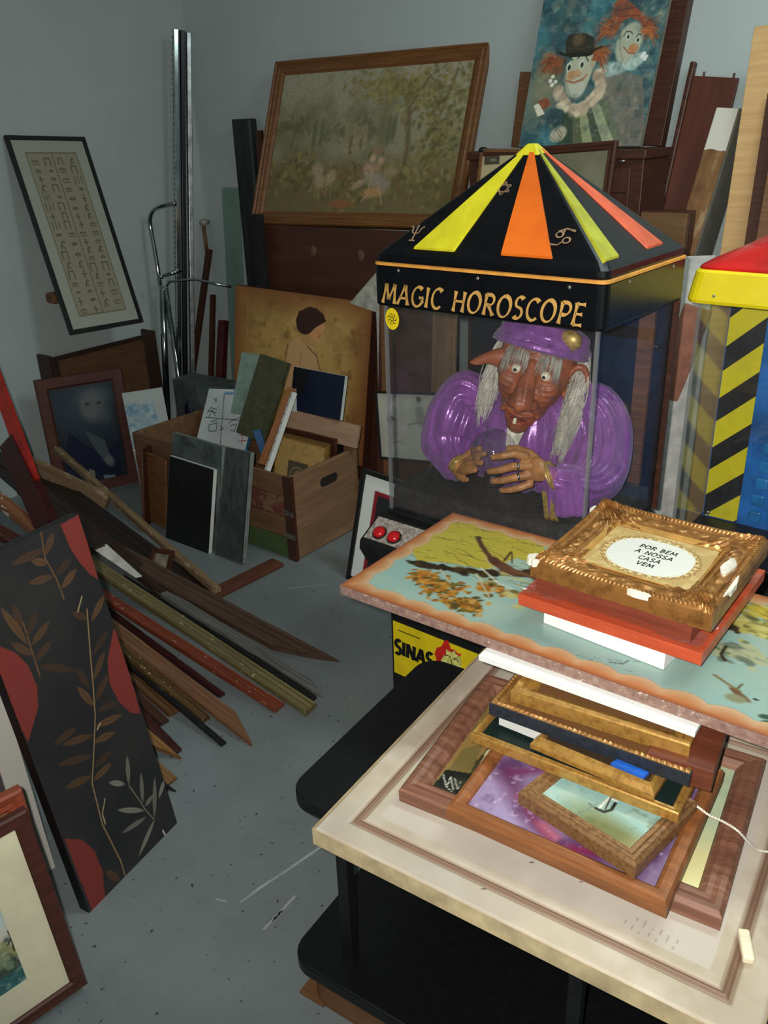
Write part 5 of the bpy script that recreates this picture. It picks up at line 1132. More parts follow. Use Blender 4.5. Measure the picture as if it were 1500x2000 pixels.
# wardrobe behind the black cabinet
t = thing('wardrobe', 'dark brown wardrobe standing behind the black cabinet, with small hooks near its top', 'wardrobe', Matrix.Translation((-1.86,3.10,0)))
MB().box((0,0,0),(.70,.25,1.47)).build('carcass', MT['dark_walnut'], t, bevel=.003)
MB().box((-.008,-.012,1.47),(.708,.26,1.50)).build('cornice', MT['dark_walnut'], t, bevel=.003)
d_ = MB().box((.45,-.014,.1),(.66,-.0005,1.44)).build('door', wood('wardrobe_door', (66,34,24), (92,52,36), .45, 4, (9,9,1)), t, bevel=.002)
q = Vector((-1.2366, 3.0800, 1.4636))-Vector((-1.86,3.10,0)); mb = MB(); mb.tube([(q.x,-.014,q.z),(q.x,-.03,q.z),(q.x+.02,-.032,q.z+.002)], .0035, 8); mb.build('hook', MT['steel'], d_, smooth=True)
mb = MB(); mb.ell((.06,-.0,1.505),(.018,.018,.012),16,10); mb.build('knob', MT['black_wood'], t, smooth=True)
for z in (1.30,1.36): MB().box((.46,-.017,z),(.65,-.0142,z+.003)).build('panel_line', MT['black_wood'], d_)
def art_mirror(w, h, x0, y0):
    a = Art(w, h, x0, y0, 90, (98,96,78), gain=1.8); a.mottle(8, 3, (84,80,62), .4, .7, .7); a.poly([(x0+w*.3,y0+h*.62),(x0+w*.5,y0+h*.55),(x0+w*.62,y0+h*.46),(x0+w*.5,y0+h*.44),(x0+w*.3,y0+h*.5)], (44,30,22), .9); return a
picture('picture_frame', 'plain brown frame around a dull olive panel, behind the tip of the striped roof', 'picture', 'mirror', [(0,-.02),(0,-.004),(.004,0),(.012,-.001),(.018,-.005),(.026,-.004),(.030,-.010)], MT['dark_walnut'], art_mirror, MT['art_gloss'])
def art_photo(w, h, x0, y0):
    a = Art(w, h, x0, y0, 120, (150,138,104), gain=1.7); c = (0.0618, 0.1597); a.poly([(0.0213, 0.1739), (0.0885, 0.1745), (0.0908, 0.1454), (0.0240, 0.1408)], (60,54,44)); a.ell(c[0], c[1], .014, .006, (100,92,74), 0, .6); return a
picture('picture_frame', 'small brown frame with a dark photograph on cream paper, left of the striped roof tip', 'picture', 'oldphoto', [(0,-.015),(0,-.003),(.003,0),(.012,0),(.015,-.006)], MT['brown_wood'], art_photo, MT['art'])
# boards at the right of the back wall
t = thing('bed_panel', 'tall reddish brown panel with a raised left post, right of the clown painting', 'furniture panel')
A1, B1 = Vector((-1.0366, 3.4000, 1.7228)), Vector((-1.0783, 3.3600, 1.3008)); F0 = ext(A1, B1, 0)
z = (A1-F0).normalized(); x = Vector((1,0,0)); x = (x-z*x.dot(z)).normalized(); y = z.cross(x); M = Matrix((x,y,z)).transposed().to_4x4(); M.translation = F0; t.matrix_world = M
L_ = (A1-F0).length; PM_ = wood('reddish_panel', (78,36,22), (108,56,36), .45, 3, (6,6,1))
MB().box((-.085,0,.0),(.075,.018,L_)).build('panel', PM_, t, bevel=.002); MB().box((-.105,-.006,0),(-.085,.026,L_+.045)).build('post', MT['dark_walnut'], t, bevel=.006)
for xx in (-.05,.055): MB().tube([(xx,.009,L_),(xx,.009,L_+.015)], .004, 10).build('dowel', MT['dark_walnut'], t)
t = thing('small_drawer_unit', 'small light brown drawer unit top behind the right shoulder of the striped roof', 'drawer unit', Matrix.Translation((-1.14,3.05,0)))
MB().box((0,.014,0),(.17,.08,1.305)).build('carcass', MT['dark_walnut'], t, bevel=.003); MB().box((.004,0,1.17),(.166,.0135,1.30)).build('drawer_front', wood('light_drawer', (100,70,42), (134,98,62), .5, 4, (1,9,9)), t, bevel=.002); MB().box((.004,0,.9),(.166,.0135,1.16)).build('drawer_front', wood('light_drawer_b', (96,66,40), (130,94,60), .5, 4, (1,9,9)), t, bevel=.002)
# two-tone thick plank
A1, B1 = Vector((-0.9501, 3.2800, 1.6227)), Vector((-0.9891, 3.1200, 1.1871)); F0 = ext(A1, B1, 0); z = (A1-F0).normalized(); x = (Vector((1,0,0))-z*z.x).normalized(); y = z.cross(x); M = Matrix((x,y,z)).transposed().to_4x4(); M.translation = F0
m, nt, b = newmat('white_then_rough_brown'); b.inputs['Roughness'].default_value = .8
tc = nt.nodes.new('ShaderNodeTexCoord'); sp = nt.nodes.new('ShaderNodeSeparateXYZ'); nt.links.new(tc.outputs['Object'], sp.inputs[0]); L_ = (A1-F0).length
f = ntex(nt, texco(nt, (1,1,.4)), 16, 6, .7); ad = nt.nodes.new('ShaderNodeMath'); ad.operation = 'MULTIPLY_ADD'; nt.links.new(f, ad.inputs[0]); ad.inputs[1].default_value = .03; nt.links.new(sp.outputs[2], ad.inputs[2])
gt = nt.nodes.new('ShaderNodeMath'); gt.operation = 'GREATER_THAN'; nt.links.new(ad.outputs[0], gt.inputs[0]); gt.inputs[1].default_value = L_-.125
br = ramp(nt, f, [(.35, L4((98,64,36))), (.55, L4((132,92,54))), (.72, L4((176,148,112)))])
nt.links.new(mixc(nt, gt.outputs[0], br, L4((214,208,192))), b.inputs['Base Color'])
t = thing('plastered_plank', 'thick plank with a white plastered top end above rough brown wood, leaning at the right', 'plank', M)
MB().box((-.040,0,0),(.036,.03,L_)).build('face_board', m, t, bevel=.004)
MB().box((.0362,.0,0),(.044,.17,L_)).build('side_board', pm('grey_brown_side', (96,88,76), .7, var=.1), t, bevel=.001)
leaner('pine_plank', 'long pale pine plank leaning beside the red cabinet roof at the right edge', 'plank', Vector((-0.8565, 3.2800, 1.8613)), ext((-0.8565, 3.2800, 1.8613), (-0.8258, 3.1200, 1.2612), 0), .085, .03, MT['pine'])
leaner('dark_plank', 'dark brown plank leaning right of the pale pine plank', 'plank', (-0.7836, 3.2000, 1.6617), ext((-0.7836, 3.2000, 1.6617), (-0.7537, 3.0600, 1.2697), 0), .05, .03, MT['dark_walnut'])
leaner('rough_plank', 'rough brown plank at the very right edge above the red roof', 'plank', (-0.7100, 3.1500, 1.7007), ext((-0.7100, 3.1500, 1.7007), (-0.6919, 3.0300, 1.2749), 0), .09, .03, MT['brown_wood'])
leaner('white_board', 'white panel seen in the gap between the two arcade cabinets', 'panel', (-0.9168, 2.9300, 1.1804), ext((-0.9168, 2.9300, 1.1804), (-0.8598, 2.7500, 0.5291), 0), .17, .02, pm('white_panel_paint', (196,192,186), .7))
leaner('terracotta_board', 'terracotta coloured board slanting in the gap between the two arcade cabinets', 'board', (-0.8420, 2.8400, 1.0354), ext((-0.8420, 2.8400, 1.0354), (-0.9124, 2.8000, 0.6893), 0), .09, .02, pm('terracotta', (160,104,84), .8))
# boards seen through the clear left side of the black cabinet
leaner('stripped_board', 'upright brown board with pale torn edge, seen through the left side of the black cabinet', 'board', (-1.7351, 2.7200, 1.0518), ext((-1.7351, 2.7200, 1.0518), (-1.7113, 2.6600, 0.5978), 0), .10, .02, wood('torn_board', (98,68,42), (146,108,70), .6, 3, (14,14,1)))
leaner('dark_board', 'dark brown board behind the framed sketches, seen through the black cabinet', 'board', (-1.9838, 2.8500, 0.9525), ext((-1.9838, 2.8500, 0.9525), (-1.9529, 2.7800, 0.6136), 0), .30, .025, MT['redboard'])
leaner('wooden_stick', 'thin upright slat behind the yellow round seal', 'slat', (-2.0778, 2.8000, 1.0137), ext((-2.0778, 2.8000, 1.0137), (-2.0268, 2.7200, 0.5303), 0), .03, .015, MT['brown_wood'])
def art_sketch(w, h, x0, y0):
    a = Art(w, h, x0, y0, 260, (140,138,126), gain=1.9); a.mottle(8, 3, (118,116,106), .45, .7, .6)
    for q, r in zip([(0.2072, 0.2421), (0.2090, 0.2003), (0.2163, 0.1664)], (.010,.02,.024)): a.ell(q[0], q[1], r, r*1.1, (90,88,84), 0, .9, .6)
    c = (0.2077, 0.2501); a.ell(c[0], c[1], .012, .010, (60,58,56), 0, .7, .8); a.line([(0.1565, 0.1475), (0.1988, 0.1576), (0.2539, 0.1561)], .006, (84,82,78), .7, .9)
    c = (0.0725, 0.1600); a.ell(c[0], c[1], .024, .018, (52,48,46), -20, .6, .9); a.ell(c[0]+.012, c[1]-.018, .020, .024, (140,130,118), 0, .6, .8); a.ell(c[0]-.002, c[1]-.055, .022, .03, (104,100,92), 0, .9, .6)
    a.line([(0.0458, 0.0542), (0.0674, 0.0682), (0.1064, 0.0789), (0.1205, 0.0673)], .003, (80,76,72), .8); a.line([(0.0872, 0.1544), (0.2544, 0.2711)], .003, (110,108,100), .6); a.line([(0.0957, 0.1032), (0.2878, 0.2427)], .003, (116,112,104), .5)
    return a
picture('picture_frame', 'black framed pencil sketches of a woman and a seated figure, seen through the cabinet side', 'picture', 'sketch', [(0,-.015),(0,0),(.007,0),(.009,-.006)], MT['black_wood'], art_sketch, MT['art'])
def art_low(c1):
    def f(w, h, x0, y0):
        a = Art(w, h, x0, y0, 80, (190,192,186), gain=1.5); a.rect(x0+.05, y0, x0+w-.05, y0+h-.05, (120,22,28)); a.rect(x0+.065, y0, x0+w-.065, y0+h-.065, c1); return a
    return f
picture('picture_frame', 'taller black frame with white mount and dark red border, left of the black cabinet', 'picture', 'lowframe_a', [(0,-.02),(0,0),(.016,0),(.018,-.008)], MT['black_wood'], art_low((30,30,32)), MT['art'], 'black framed pictures leaning left of the cabinet')
picture('picture_frame', 'lower black frame with plain white mount, in front, left of the black cabinet', 'picture', 'lowframe_b', [(0,-.02),(0,0),(.016,0),(.018,-.008)], MT['black_wood'], lambda w,h,x0,y0: Art(w,h,x0,y0,30,(200,200,196),1.0), MT['art'], 'black framed pictures leaning left of the cabinet')

# ------------------------------------------------------------------ left wall and corner
def art_hiero(w, h, x0, y0):
    a = Art(w, h, x0, y0, 420, (140,142,130), gain=1.5); m_ = .055
    a.rect(x0+m_*.9, y0+m_*.9, x0+w-m_*.9, y0+h-m_*.9, (128,124,104)); 
    rr = random.Random(6); xa, xb, ya, yb = x0+m_, x0+w-m_, y0+m_, y0+h-m_
    for X in (xa, (xa+xb)/2, xb): a.line([(X,ya),(X,yb)], .003, (70,66,50), .9)
    a.line([(xa,ya),(xb,ya)], .003, (70,66,50)); a.line([(xa,yb),(xb,yb)], .003, (70,66,50))
    inkc = (78,70,54)
    for col in range(2):
        cx0 = xa+(xb-xa)/2*col; cw = (xb-xa)/2; y = yb-.02
        while y > ya+.03:
            hh = rr.uniform(.030,.046)
            for k in range(2):
                n_ = 2; cx = cx0+cw*(k+.5)/n_+rr.uniform(-.003,.003); cy = y-hh/2; t_ = rr.randrange(7); s_ = hh*.40
                if t_ == 0: a.line([(cx-s_,cy-s_),(cx-s_,cy+s_),(cx+s_*.6,cy+s_),(cx+s_*.6,cy-s_)], .0055, inkc, .9)
                elif t_ == 1: a.ell(cx, cy, s_*.9, s_*.5, inkc, 0, .4, .9); a.ell(cx, cy, s_*.4, s_*.2, (128,124,104), 0, .4, .8)
                elif t_ == 2: a.line([(cx,cy-s_),(cx,cy+s_)], .006, inkc, .9); a.line([(cx-s_*.7,cy),(cx+s_*.7,cy)], .005, inkc, .9)
                elif t_ == 3: a.line([(cx-s_,cy),(cx-s_*.5,cy+s_*.5),(cx,cy),(cx+s_*.5,cy+s_*.5),(cx+s_,cy)], .005, inkc, .9); a.line([(cx-s_,cy-s_*.6),(cx+s_,cy-s_*.6)], .004, inkc, .9)
                elif t_ == 4: a.line([(cx-s_*.6,cy-s_),(cx-s_*.3,cy+s_*.4),(cx+s_*.3,cy+s_),(cx+s_*.7,cy+s_*.6)], .006, inkc, .9); a.line([(cx-s_*.3,cy+s_*.2),(cx+s_*.5,cy-s_)], .005, inkc, .9)
                elif t_ == 5: a.rect(cx-s_*.8, cy-s_*.3, cx+s_*.8, cy+s_*.5, inkc, .8)
                else: a.line([(cx-s_,cy+s_),(cx-s_,cy-s_)], .0045, inkc, .9); a.line([(cx,cy+s_),(cx,cy-s_)], .0045, inkc, .9); a.line([(cx+s_,cy+s_*.8),(cx+s_,cy-s_*.8)], .0045, inkc, .9)
            y -= hh+.003
    return a
picture('hieroglyph_picture', 'tall black framed print with two columns of hieroglyph signs, tilted on the left wall', 'picture', 'hiero', [(0,-.018),(0,0),(.017,0),(.019,-.006)], MT['black_wood'], art_hiero, MT['art'])
q = Vector((-3.7700, 2.3991, 0.8997)); mb = MB(); mb.box((-3.77,q.y-.035,q.z-.025),(-3.70,q.y+.035,q.z+.025)); tag(mb.build('wall_block', MT['brown_wood'], None, bevel=.012), 'small brown wooden block fixed on the left wall beside the hieroglyph print', 'wall block')
# three-sided wooden cabinet piece
t = thing('cabinet_carcass', 'open topped dark brown cabinet carcass with a lighter inset front, against the left wall', 'cabinet', Matrix.Translation((-3.67,2.278,0)))
CB = wood('dark_carcass', (44,26,20), (62,38,28), .5, 4, (1,1,9)); CL = wood('carcass_inset', (84,56,36), (104,72,46), .5, 4, (9,2,9))
MB().box((-.018,0,0),(0,.61,.64)).build('front_frame', CB, t, bevel=.002); MB().box((.0002,.03,.22),(.003,.54,.62)).build('front_inset', CL, t)
MB().box((-.098,-.018,0),(0,.0,.65)).build('side_panel', CB, t, bevel=.002); MB().box((-.098,.61,0),(0,.628,.65)).build('side_panel', CB, t, bevel=.002); MB().box((-.098,.001,.3),(-.02,.609,.318)).build('shelf', CB, t)
# portrait in a wide brown frame
def art_port(w, h, x0, y0):
    a = Art(w, h, x0, y0, 220, (34,40,48), gain=1.1); a.ell(x0+w*.5, y0+h*.8, w*.55, h*.3, (62,70,78), 0, 1.2, .9)
    c = (0.2369, 0.4170); a.ell(c[0]+.015, c[1]+.045, .075, .05, (86,92,96), 0, .8, .8); a.ell(c[0], c[1], .055, .072, (98,100,100), 0, .5, .95); a.ell(c[0]+.05, c[1]-.04, .03, .05, (78,84,88), 0, .9, .7)
    a.poly([(0.0293, -0.0254), (0.0588, 0.1870), (0.1081, 0.3158), (0.1784, 0.2385), (0.2410, 0.1740), (0.3406, 0.2315), (0.3067, -0.0257)], (26,30,50), .95); a.poly([(0.1806, 0.3143), (0.2670, 0.2462), (0.2877, 0.1248), (0.2534, 0.1322), (0.2118, 0.2188)], (78,84,88), .8)
    a.ell(*(0.2729, 0.1411), .022, .03, (96,100,98), 20, .6, .9); a.ell(*(0.2179, 0.4328), .011, .007, (44,46,50), 0, .8, .8); a.ell(*(0.2740, 0.4305), .011, .007, (44,46,50), 0, .8, .8); a.line([(0.2207, 0.3571), (0.2550, 0.3558)], .004, (64,50,50), .8)
    a.poly([(0.2305, 0.0770), (0.2869, 0.0643), (0.2942, 0.0201), (0.2381, 0.0224)], (110,126,142), .95); a.poly([(0.1662, 0.1226), (0.1931, 0.1063), (0.1913, 0.0700), (0.1692, 0.0855)], (126,116,104), .9)
    return a
picture('portrait_picture', 'blue toned portrait of a person in a light hat, in a wide brown frame', 'picture', 'portrait', [(0,-.022),(0,-.004),(.004,0),(.045,-.001),(.05,-.004),(.056,-.010)], wood('portrait_frame', (70,34,26), (92,48,36), .5, 4, (1,8,8)), art_port, MT['art_gloss'])
def art_bd(w, h, x0, y0):
    a = Art(w, h, x0, y0, 140, (140,146,144), gain=1.5); a.rect(x0+.02, y0, x0+w-.05, y0+h-.06, (116,134,140)); a.mottle(30, 4, (64,106,128), .45, .65, .8); a.mottle(50, 9, (160,170,170), .5, .7, .5)
    a.rect(x0+w-.05, y0, x0+w, y0+h, (140,146,144)); a.rect(x0, y0+h-.05, x0+w, y0+h, (140,146,144)); return a
p = POSE['bluedraw']; t = thing('watercolour_sheet', 'pale mounted sheet with a blurry blue painting, standing right of the blue portrait', 'painting', pmat((p[0],p[1],.02,p[3],p[4],p[5])))
art_bd(.19, .46, 0, 0).mesh('sheet', [MT['art'], MT['white_mount']], t, thick=.008)
# chrome clothes rack
t = thing('clothes_rack', 'chrome tube rack with a bent arm and cross bars, standing in the corner', 'rack', Matrix.Translation((0,0,0)))
MB().tube(spline([(-3.5031, 3.0100, 1.2818),(-3.5781, 2.9900, 1.2697),(-3.6407, 2.9800, 1.2495),(-3.6767, 2.9800, 1.2115),(-3.6836, 2.9800, 1.1614),(-3.6637, 2.9700, 1.0497),(-3.6454, 2.9600, 0.9287),(-3.6471, 2.9600, 0.7651)], 6), .011, 12).build('bent_tube', MT['chrome'], t, smooth=True)
MB().tube([(-3.6342, 2.9600, 0.9243),(-3.5546, 3.0400, 0.9493)], .009, 12).build('cross_bar', MT['chrome'], t, smooth=True); MB().tube([(-3.6455, 2.9600, 0.8317),(-3.5950, 2.9800, 0.8981),(-3.4870, 3.0600, 0.9069),(-3.2795, 3.1100, 0.8757)], .006, 10).build('cross_bar', MT['chrome'], t, smooth=True)
MB().tube([(-3.6330, 2.9600, 0.8722),ext((-3.6330, 2.9600, 0.8722), (-3.6707, 2.9400, 0.4356), 0)], .017, 14).build('leg', MT['chrome'], t, smooth=True); MB().tube([(-3.6451, 2.9900, 0.8667),ext((-3.6451, 2.9900, 0.8667), (-3.5732, 2.9400, 0.5320), 0)], .014, 14).build('leg', MT['chrome'], t, smooth=True)
MB().ell((-3.5550, 2.8950, 0.9365), (.018,.014,.012), 16, 10).build('joint', MT['chrome'], t, smooth=True)
# slotted steel uprights
for i, (xt, xb, lab) in enumerate(((343,349,'leftmost slotted steel upright leaning in the corner, round fronted'), (356,361,'middle dark steel upright in the corner behind the chrome rack'), (369,378,'rightmost slotted steel upright in the corner, rows of punched holes'))):
    A1 = {0: Vector((-3.6408, 3.2600, 2.0617)), 1: Vector((-3.6382, 3.3000, 2.0593)), 2: Vector((-3.6285, 3.3300, 2.0513))}[i]; B1 = ext(A1, {0: (-3.6527, 3.0300, 0.5029), 1: (-3.6614, 3.0800, 0.4911), 2: (-3.6489, 3.1200, 0.4839)}[i], 0)
    z = (A1-B1).normalized(); x = (Vector((.85,-.52,0))); x = (x-z*x.dot(z)).normalized(); y = z.cross(x); M = Matrix((x,y,z)).transposed().to_4x4(); M.translation = B1; L_ = (A1-B1).length
    t = thing('steel_upright', lab, 'post', M, 'steel uprights in the corner')
    MB().rings([[(-.017,.012,zz),(-.017,-.008,zz),(-.009,-.013,zz),(.009,-.013,zz),(.017,-.008,zz),(.017,.012,zz)] for zz in (0, L_)], cap0=True, cap1=True).build('channel', [MT['chrome'], MT['black_gloss'], MT['steel']][i], t, bevel=.0015)
    if i != 1:
        mb = MB(); zz = .3
        while zz < L_-.03: mb.box((-.006,-.0138,zz),(.006,-.0128,zz+.015)); zz += .026
        tag(mb.build('slot_row', MT['ink'], t), kind='stuff')
# sticks and a tap in the corner
leaner('rough_stick', 'rough brown stick leaning in the corner right of the steel uprights', 'stick', (-3.6246, 3.3000, 1.0224), ext((-3.6246, 3.3000, 1.0224), (-3.6731, 3.2000, 0.6083), 0), .035, .02, MT['dark_walnut'])
leaner('short_stick', 'shorter dark stick beside the rough brown stick in the corner', 'stick', (-3.5264, 3.2000, 0.8028), ext((-3.5264, 3.2000, 0.8028), (-3.4850, 3.1000, 0.4799), 0), .025, .02, MT['dark_walnut'])
leaner('maroon_box_strip', 'maroon strip of wood standing left of the amber canvas', 'strip', (-3.3637, 3.1000, 0.6997), ext((-3.3637, 3.1000, 0.6997), (-3.3404, 3.0000, 0.3543), 0), .05, .03, pm('maroon_paint', (74,26,28), .35, coat=.4))
t = thing('wall_tap', 'small worn wall tap with a pipe going down, in the corner beside the steel uprights', 'tap', Matrix.Translation((-3.7482, 3.4000, 1.1435)))
mb = MB(); mb.ell((0,0,0),(.026,.018,.02),16,10); mb.build('handle', pm('worn_white', (150,142,136), .6, var=.4, scale=80), t, smooth=True); MB().tube([(0,0,-.01),(0,.005,-.20)], .011, 12).build('pipe', MT['brown_wood'], t, smooth=True); MB().tube([(0,0,0),(0,.04,0)], .012, 12).build('spout', MT['steel'], t, smooth=True)

# ------------------------------------------------------------------ the crate and what stands in and before it
CX, CY, CW, CD, CH = -2.14, 2.24, 1.0, .41, .365
CM = Matrix.Translation((CX, CY, 0)) @ Matrix.Rotation(R_(-2),4,'Z')
t = thing('wooden_crate', 'old slatted wooden crate with green and red paint remains, full of pictures', 'crate', CM)
CRW = wood('crate_wood', (96,68,46), (134,98,68), .75, 3, (1,7,7), .4, (164,146,120), .66, 30); CRG = wood('crate_green', (64,86,44), (84,104,58), .75, 4, (1,5,5), .4, (120,92,66), .60, 14); CRR = wood('crate_red', (104,50,40), (120,76,56), .75, 4, (1,5,5), .4, (130,98,70), .52, 18)
for k in range(4):
    z0 = .004+k*.091; mt = [CRG, CRW, CRR, CRW][k]
    MB().box((-CW,0,z0),(-.0,.012,z0+.087)).build('front_slat', mt, t, bevel=.003); MB().box((-CW,CD-.012,z0),(0,CD,z0+.087)).build('rear_slat', CRW, t, bevel=.003)
MB().box((-.0195,.0122,.004),(.0,CD-.0122,.365)).build('end_panel', wood('crate_end', (118,84,58), (152,116,84), .75, 3, (7,1,7), .4), t, bevel=.003); MB().box((-CW,.0122,.004),(-CW+.018,CD-.0122,.365)).build('end_panel', CRW, t, bevel=.003)
MB().box((-CW+.02,.0125,.0),(-.02,CD-.0125,.012)).build('bottom_board', CRW, t)
# corner iron, batten and hand hole
MB().box((-.040,-.006,.0),(.004,-.0004,.368)).build('corner_batten', wood('dark_batten', (58,34,24), (78,48,34), .6, 3, (8,8,1), .3, (150,130,110), .7, 30), t, bevel=.002); MB().box((.0004,-.006,.0),(.005,.012,.368)).build('corner_batten', MT['dark_walnut'], t)
for z in (.10,.20): MB().box((-.044,-.009,z),(.008,-.0062,z+.022)).build('iron_band', pm('rusty_iron', (96,88,80), .6, .3, var=.4, scale=60), t)
MB().prism([(.5*0+yy, zz) for yy, zz in [(q[0]*1.0+.22, q[1]+.285) for q in rrect(.052,.02,.019,6)]], 0, .003, M=Matrix(((0,0,1,-.0012),(1,0,0,0),(0,1,0,0),(0,0,0,1)))).build('hand_hole', pm('hole_dark', (34,24,18), .9), t)
hg = 'things standing in the wooden crate'
# abstract canvas
def art_abs(w, h, x0, y0):
    a = Art(w, h, x0, y0, 300, (176,180,180), gain=1.45); a.mottle(10, 3, (160,166,170), .4, .7, .6)
    a.poly([(0.1497, 0.2882), (0.3063, 0.2877), (0.3068, 0.2236), (0.2128, 0.2325)], (70,110,150), .8); a.line([(0.1074, 0.2718), (0.3076, 0.2729)], .012, (60,104,150), .8, .8); a.line([(0.2106, 0.2399), (0.3087, 0.2483)], .008, (70,110,150), .7); a.line([(0.2927, 0.2725), (0.3180, 0.1016)], .008, (90,130,160), .6)
    k = (40,42,46)
    for pts in ([(0.0234, 0.1492), (0.2697, 0.1432)], [(0.1026, 0.2665), (0.1528, 0.0183)], [(0.0455, 0.2443), (0.0692, 0.2299)], [(0.0630, 0.2500), (0.0581, 0.2244)], [(0.0243, 0.1670), (0.0404, 0.1983), (0.0815, 0.1898)], [(0.0260, 0.1824), (0.0798, 0.1745)], [(0.0424, 0.1501), (0.0499, 0.1885), (0.0781, 0.1593)], [(0.1944, 0.1695), (0.2153, 0.2451), (0.2565, 0.1673)], [(0.1994, 0.1946), (0.2381, 0.2508)], [(0.2079, 0.2074), (0.2600, 0.1971)], [(0.2324, 0.1662), (0.2665, 0.1332)], [(0.2125, 0.1504), (0.2565, 0.1673)], [(0.0540, 0.1127), (0.1013, 0.1251), (0.1071, 0.0853), (0.0633, 0.0829), (0.0540, 0.1127)], [(0.0621, 0.1282), (0.0967, 0.1400)], [(0.1861, 0.1144), (0.2197, 0.1260), (0.2178, 0.0913), (0.1920, 0.0949)], [(0.1694, 0.1285), (0.2064, 0.1501)], [(0.1245, 0.1112), (0.1476, 0.0975), (0.1243, 0.0912)], [(0.2720, 0.1975), (0.2849, 0.1121)]): a.line(pts, .0035, k, .9)
    for pts in ([(0.2536, 0.0736), (0.2895, 0.0756)], [(0.2562, 0.0444), (0.3024, 0.0520)], [(0.2702, 0.0794), (0.2784, 0.0311)]): a.line(pts, .004, (150,40,60), .9)
    return a
p = POSE['abstract']; t = thing('abstract_canvas', 'small white canvas with black ink strokes and a blue wash, in the crate', 'painting', pmat(p), hg); art_abs(p[6], p[7], 0, 0).mesh('canvas', [MT['art'], pm('blue_edge', (40,92,130), .6)], t, thick=.018)
p = POSE['navy']; t = thing('navy_canvas', 'dark navy canvas with white edges, standing highest in the crate before the amber canvas', 'painting', pmat(p), hg)
a = Art(p[6], p[7], 0, 0, 90, (14,22,48), gain=1.0); a.mottle(8, 3, (20,30,56), .4, .7, .6); a.poly([(0,p[7]),(.10,p[7]),(.06,.06),(0,.08)], (16,18,22), .9); a.mesh('canvas', [MT['art'], MT['white_mount']], t, thick=.018)
def slab_thing(name, label, cat, TL, TR, BL, th, m, group=hg, extra=.0, bevel=.001):
    TL, TR, BL = Vector(TL), Vector(TR), Vector(BL); x = (TR-TL); w = x.length; x.normalize(); y = (TL-BL); y = (y-x*y.dot(x)); h = y.length; y.normalize(); z = x.cross(y); M = Matrix((x,y,z)).transposed().to_4x4(); M.translation = TL-y*(h+extra)
    o = MB().box((0,0,-th),(w,h+extra,0)).build(name, m, None, bevel=bevel); o.matrix_world = M; return tag(o, label, cat, group)
slab_thing('teal_panel', 'pale teal painted panel at the back left of the crate contents', 'panel', (-2.7131, 2.6000, 0.7141), (-2.6011, 2.6000, 0.7187), (-2.7269, 2.5200, 0.5419), .01, pm('teal_paint', (126,150,138), .6, var=.12), extra=.08)
slab_thing('marbled_strip', 'green marbled picture moulding leaning in the crate beside the teal panel', 'moulding', (-2.5705, 2.5700, 0.7333), (-2.4141, 2.5700, 0.7133), (-2.4919, 2.4200, 0.4005), .02, wood('green_marbled', (56,58,40), (84,82,56), .5, 20, (1,1,1), .2, (140,120,84), .64, 22))
slab_thing('blue_canvas', 'blue edged canvas corner just right of the white abstract canvas in the crate', 'painting', (-2.4843, 2.4000, 0.4491), (-2.4611, 2.4200, 0.4564), (-2.5016, 2.3700, 0.3681), .012, pm('strong_blue', (20,76,120), .5), extra=.03)
slab_thing('studded_strip', 'orange brown picture side with a white studded edge leaning in the crate', 'moulding', (-2.3588, 2.5000, 0.6352), (-2.3306, 2.5000, 0.6350), (-2.3563, 2.2900, 0.3661), .03, wood('orange_brown', (140,84,50), (172,112,72), .5, 4, (8,1,8)))
t = thing('studded_edge', 'white canvas edge with a row of nail heads leaning in the crate', 'canvas edge', None, hg)
A1, B1 = Vector((-2.3166, 2.4800, 0.6248)), Vector((-2.2971, 2.2800, 0.3771)); z = (A1-B1).normalized(); x = Vector((.9,-.3,.1)); x = (x-z*x.dot(z)).normalized(); y = z.cross(x); M = Matrix((x,y,z)).transposed().to_4x4(); M.translation = B1; t.matrix_world = M; L_ = (A1-B1).length
MB().box((-.010,0,-.03),(.010,.02,L_)).build('canvas_edge', MT['white_mount'], t, bevel=.002)
for k in range(8): mb = MB(); mb.ell((0,-.001,.02+k*L_/8), (.003,.0016,.003), 8, 6); mb.build('nail_head', MT['ink'], t)
MT['pinkwood'] = wood('pale_pink_wood', (150,116,90), (178,144,116), .7, 4, (1,10,10), .2)
slab_thing('pale_board', 'pale pinkish wooden board lying across the back of the crate', 'board', (-2.4654, 2.5800, 0.5042), (-2.0865, 2.6200, 0.4775), (-2.4697, 2.5600, 0.4326), .018, MT['pinkwood'], extra=.02)
slab_thing('white_card', 'pale card behind the navy canvas in the crate', 'card', (-2.4218, 2.5600, 0.6067), (-2.3698, 2.5600, 0.6076), (-2.4465, 2.5500, 0.5085), .003, MT['white_mount'])
S2f = []
def fr_pose(TL, TR, BL, h):
    TL, TR, BL = Vector(TL), Vector(TR), Vector(BL); x = (TR-TL); w = x.length; x.normalize(); y = TL-BL; y = (y-x*y.dot(x)).normalized(); z = x.cross(y); M = Matrix((x,y,z)).transposed().to_4x4(); M.translation = TL-y*h; return M, w
def art_relief(w, h, x0, y0):
    a = Art(w, h, x0, y0, 160, (156,124,72), gain=1.5); cx, cy = x0+w*.47, y0+h*.38; a.rect(cx-.055, y0, cx+.055, cy+.052, (70,60,44)); a.ell(cx, cy-.01, .042, .042, (120,106,80), 0, .2, .9); a.ell(cx, cy-.01, .034, .034, (60,50,38), 0, .2, .9); a.ell(cx, cy-.01, .02, .026, (126,112,84), 0, .5, .9); a.ell(cx-.004, cy-.012, .01, .016, (60,50,38), 0, .5, .8); a.mottle(60, 5, (96,84,60), .55, .7, .3); return a
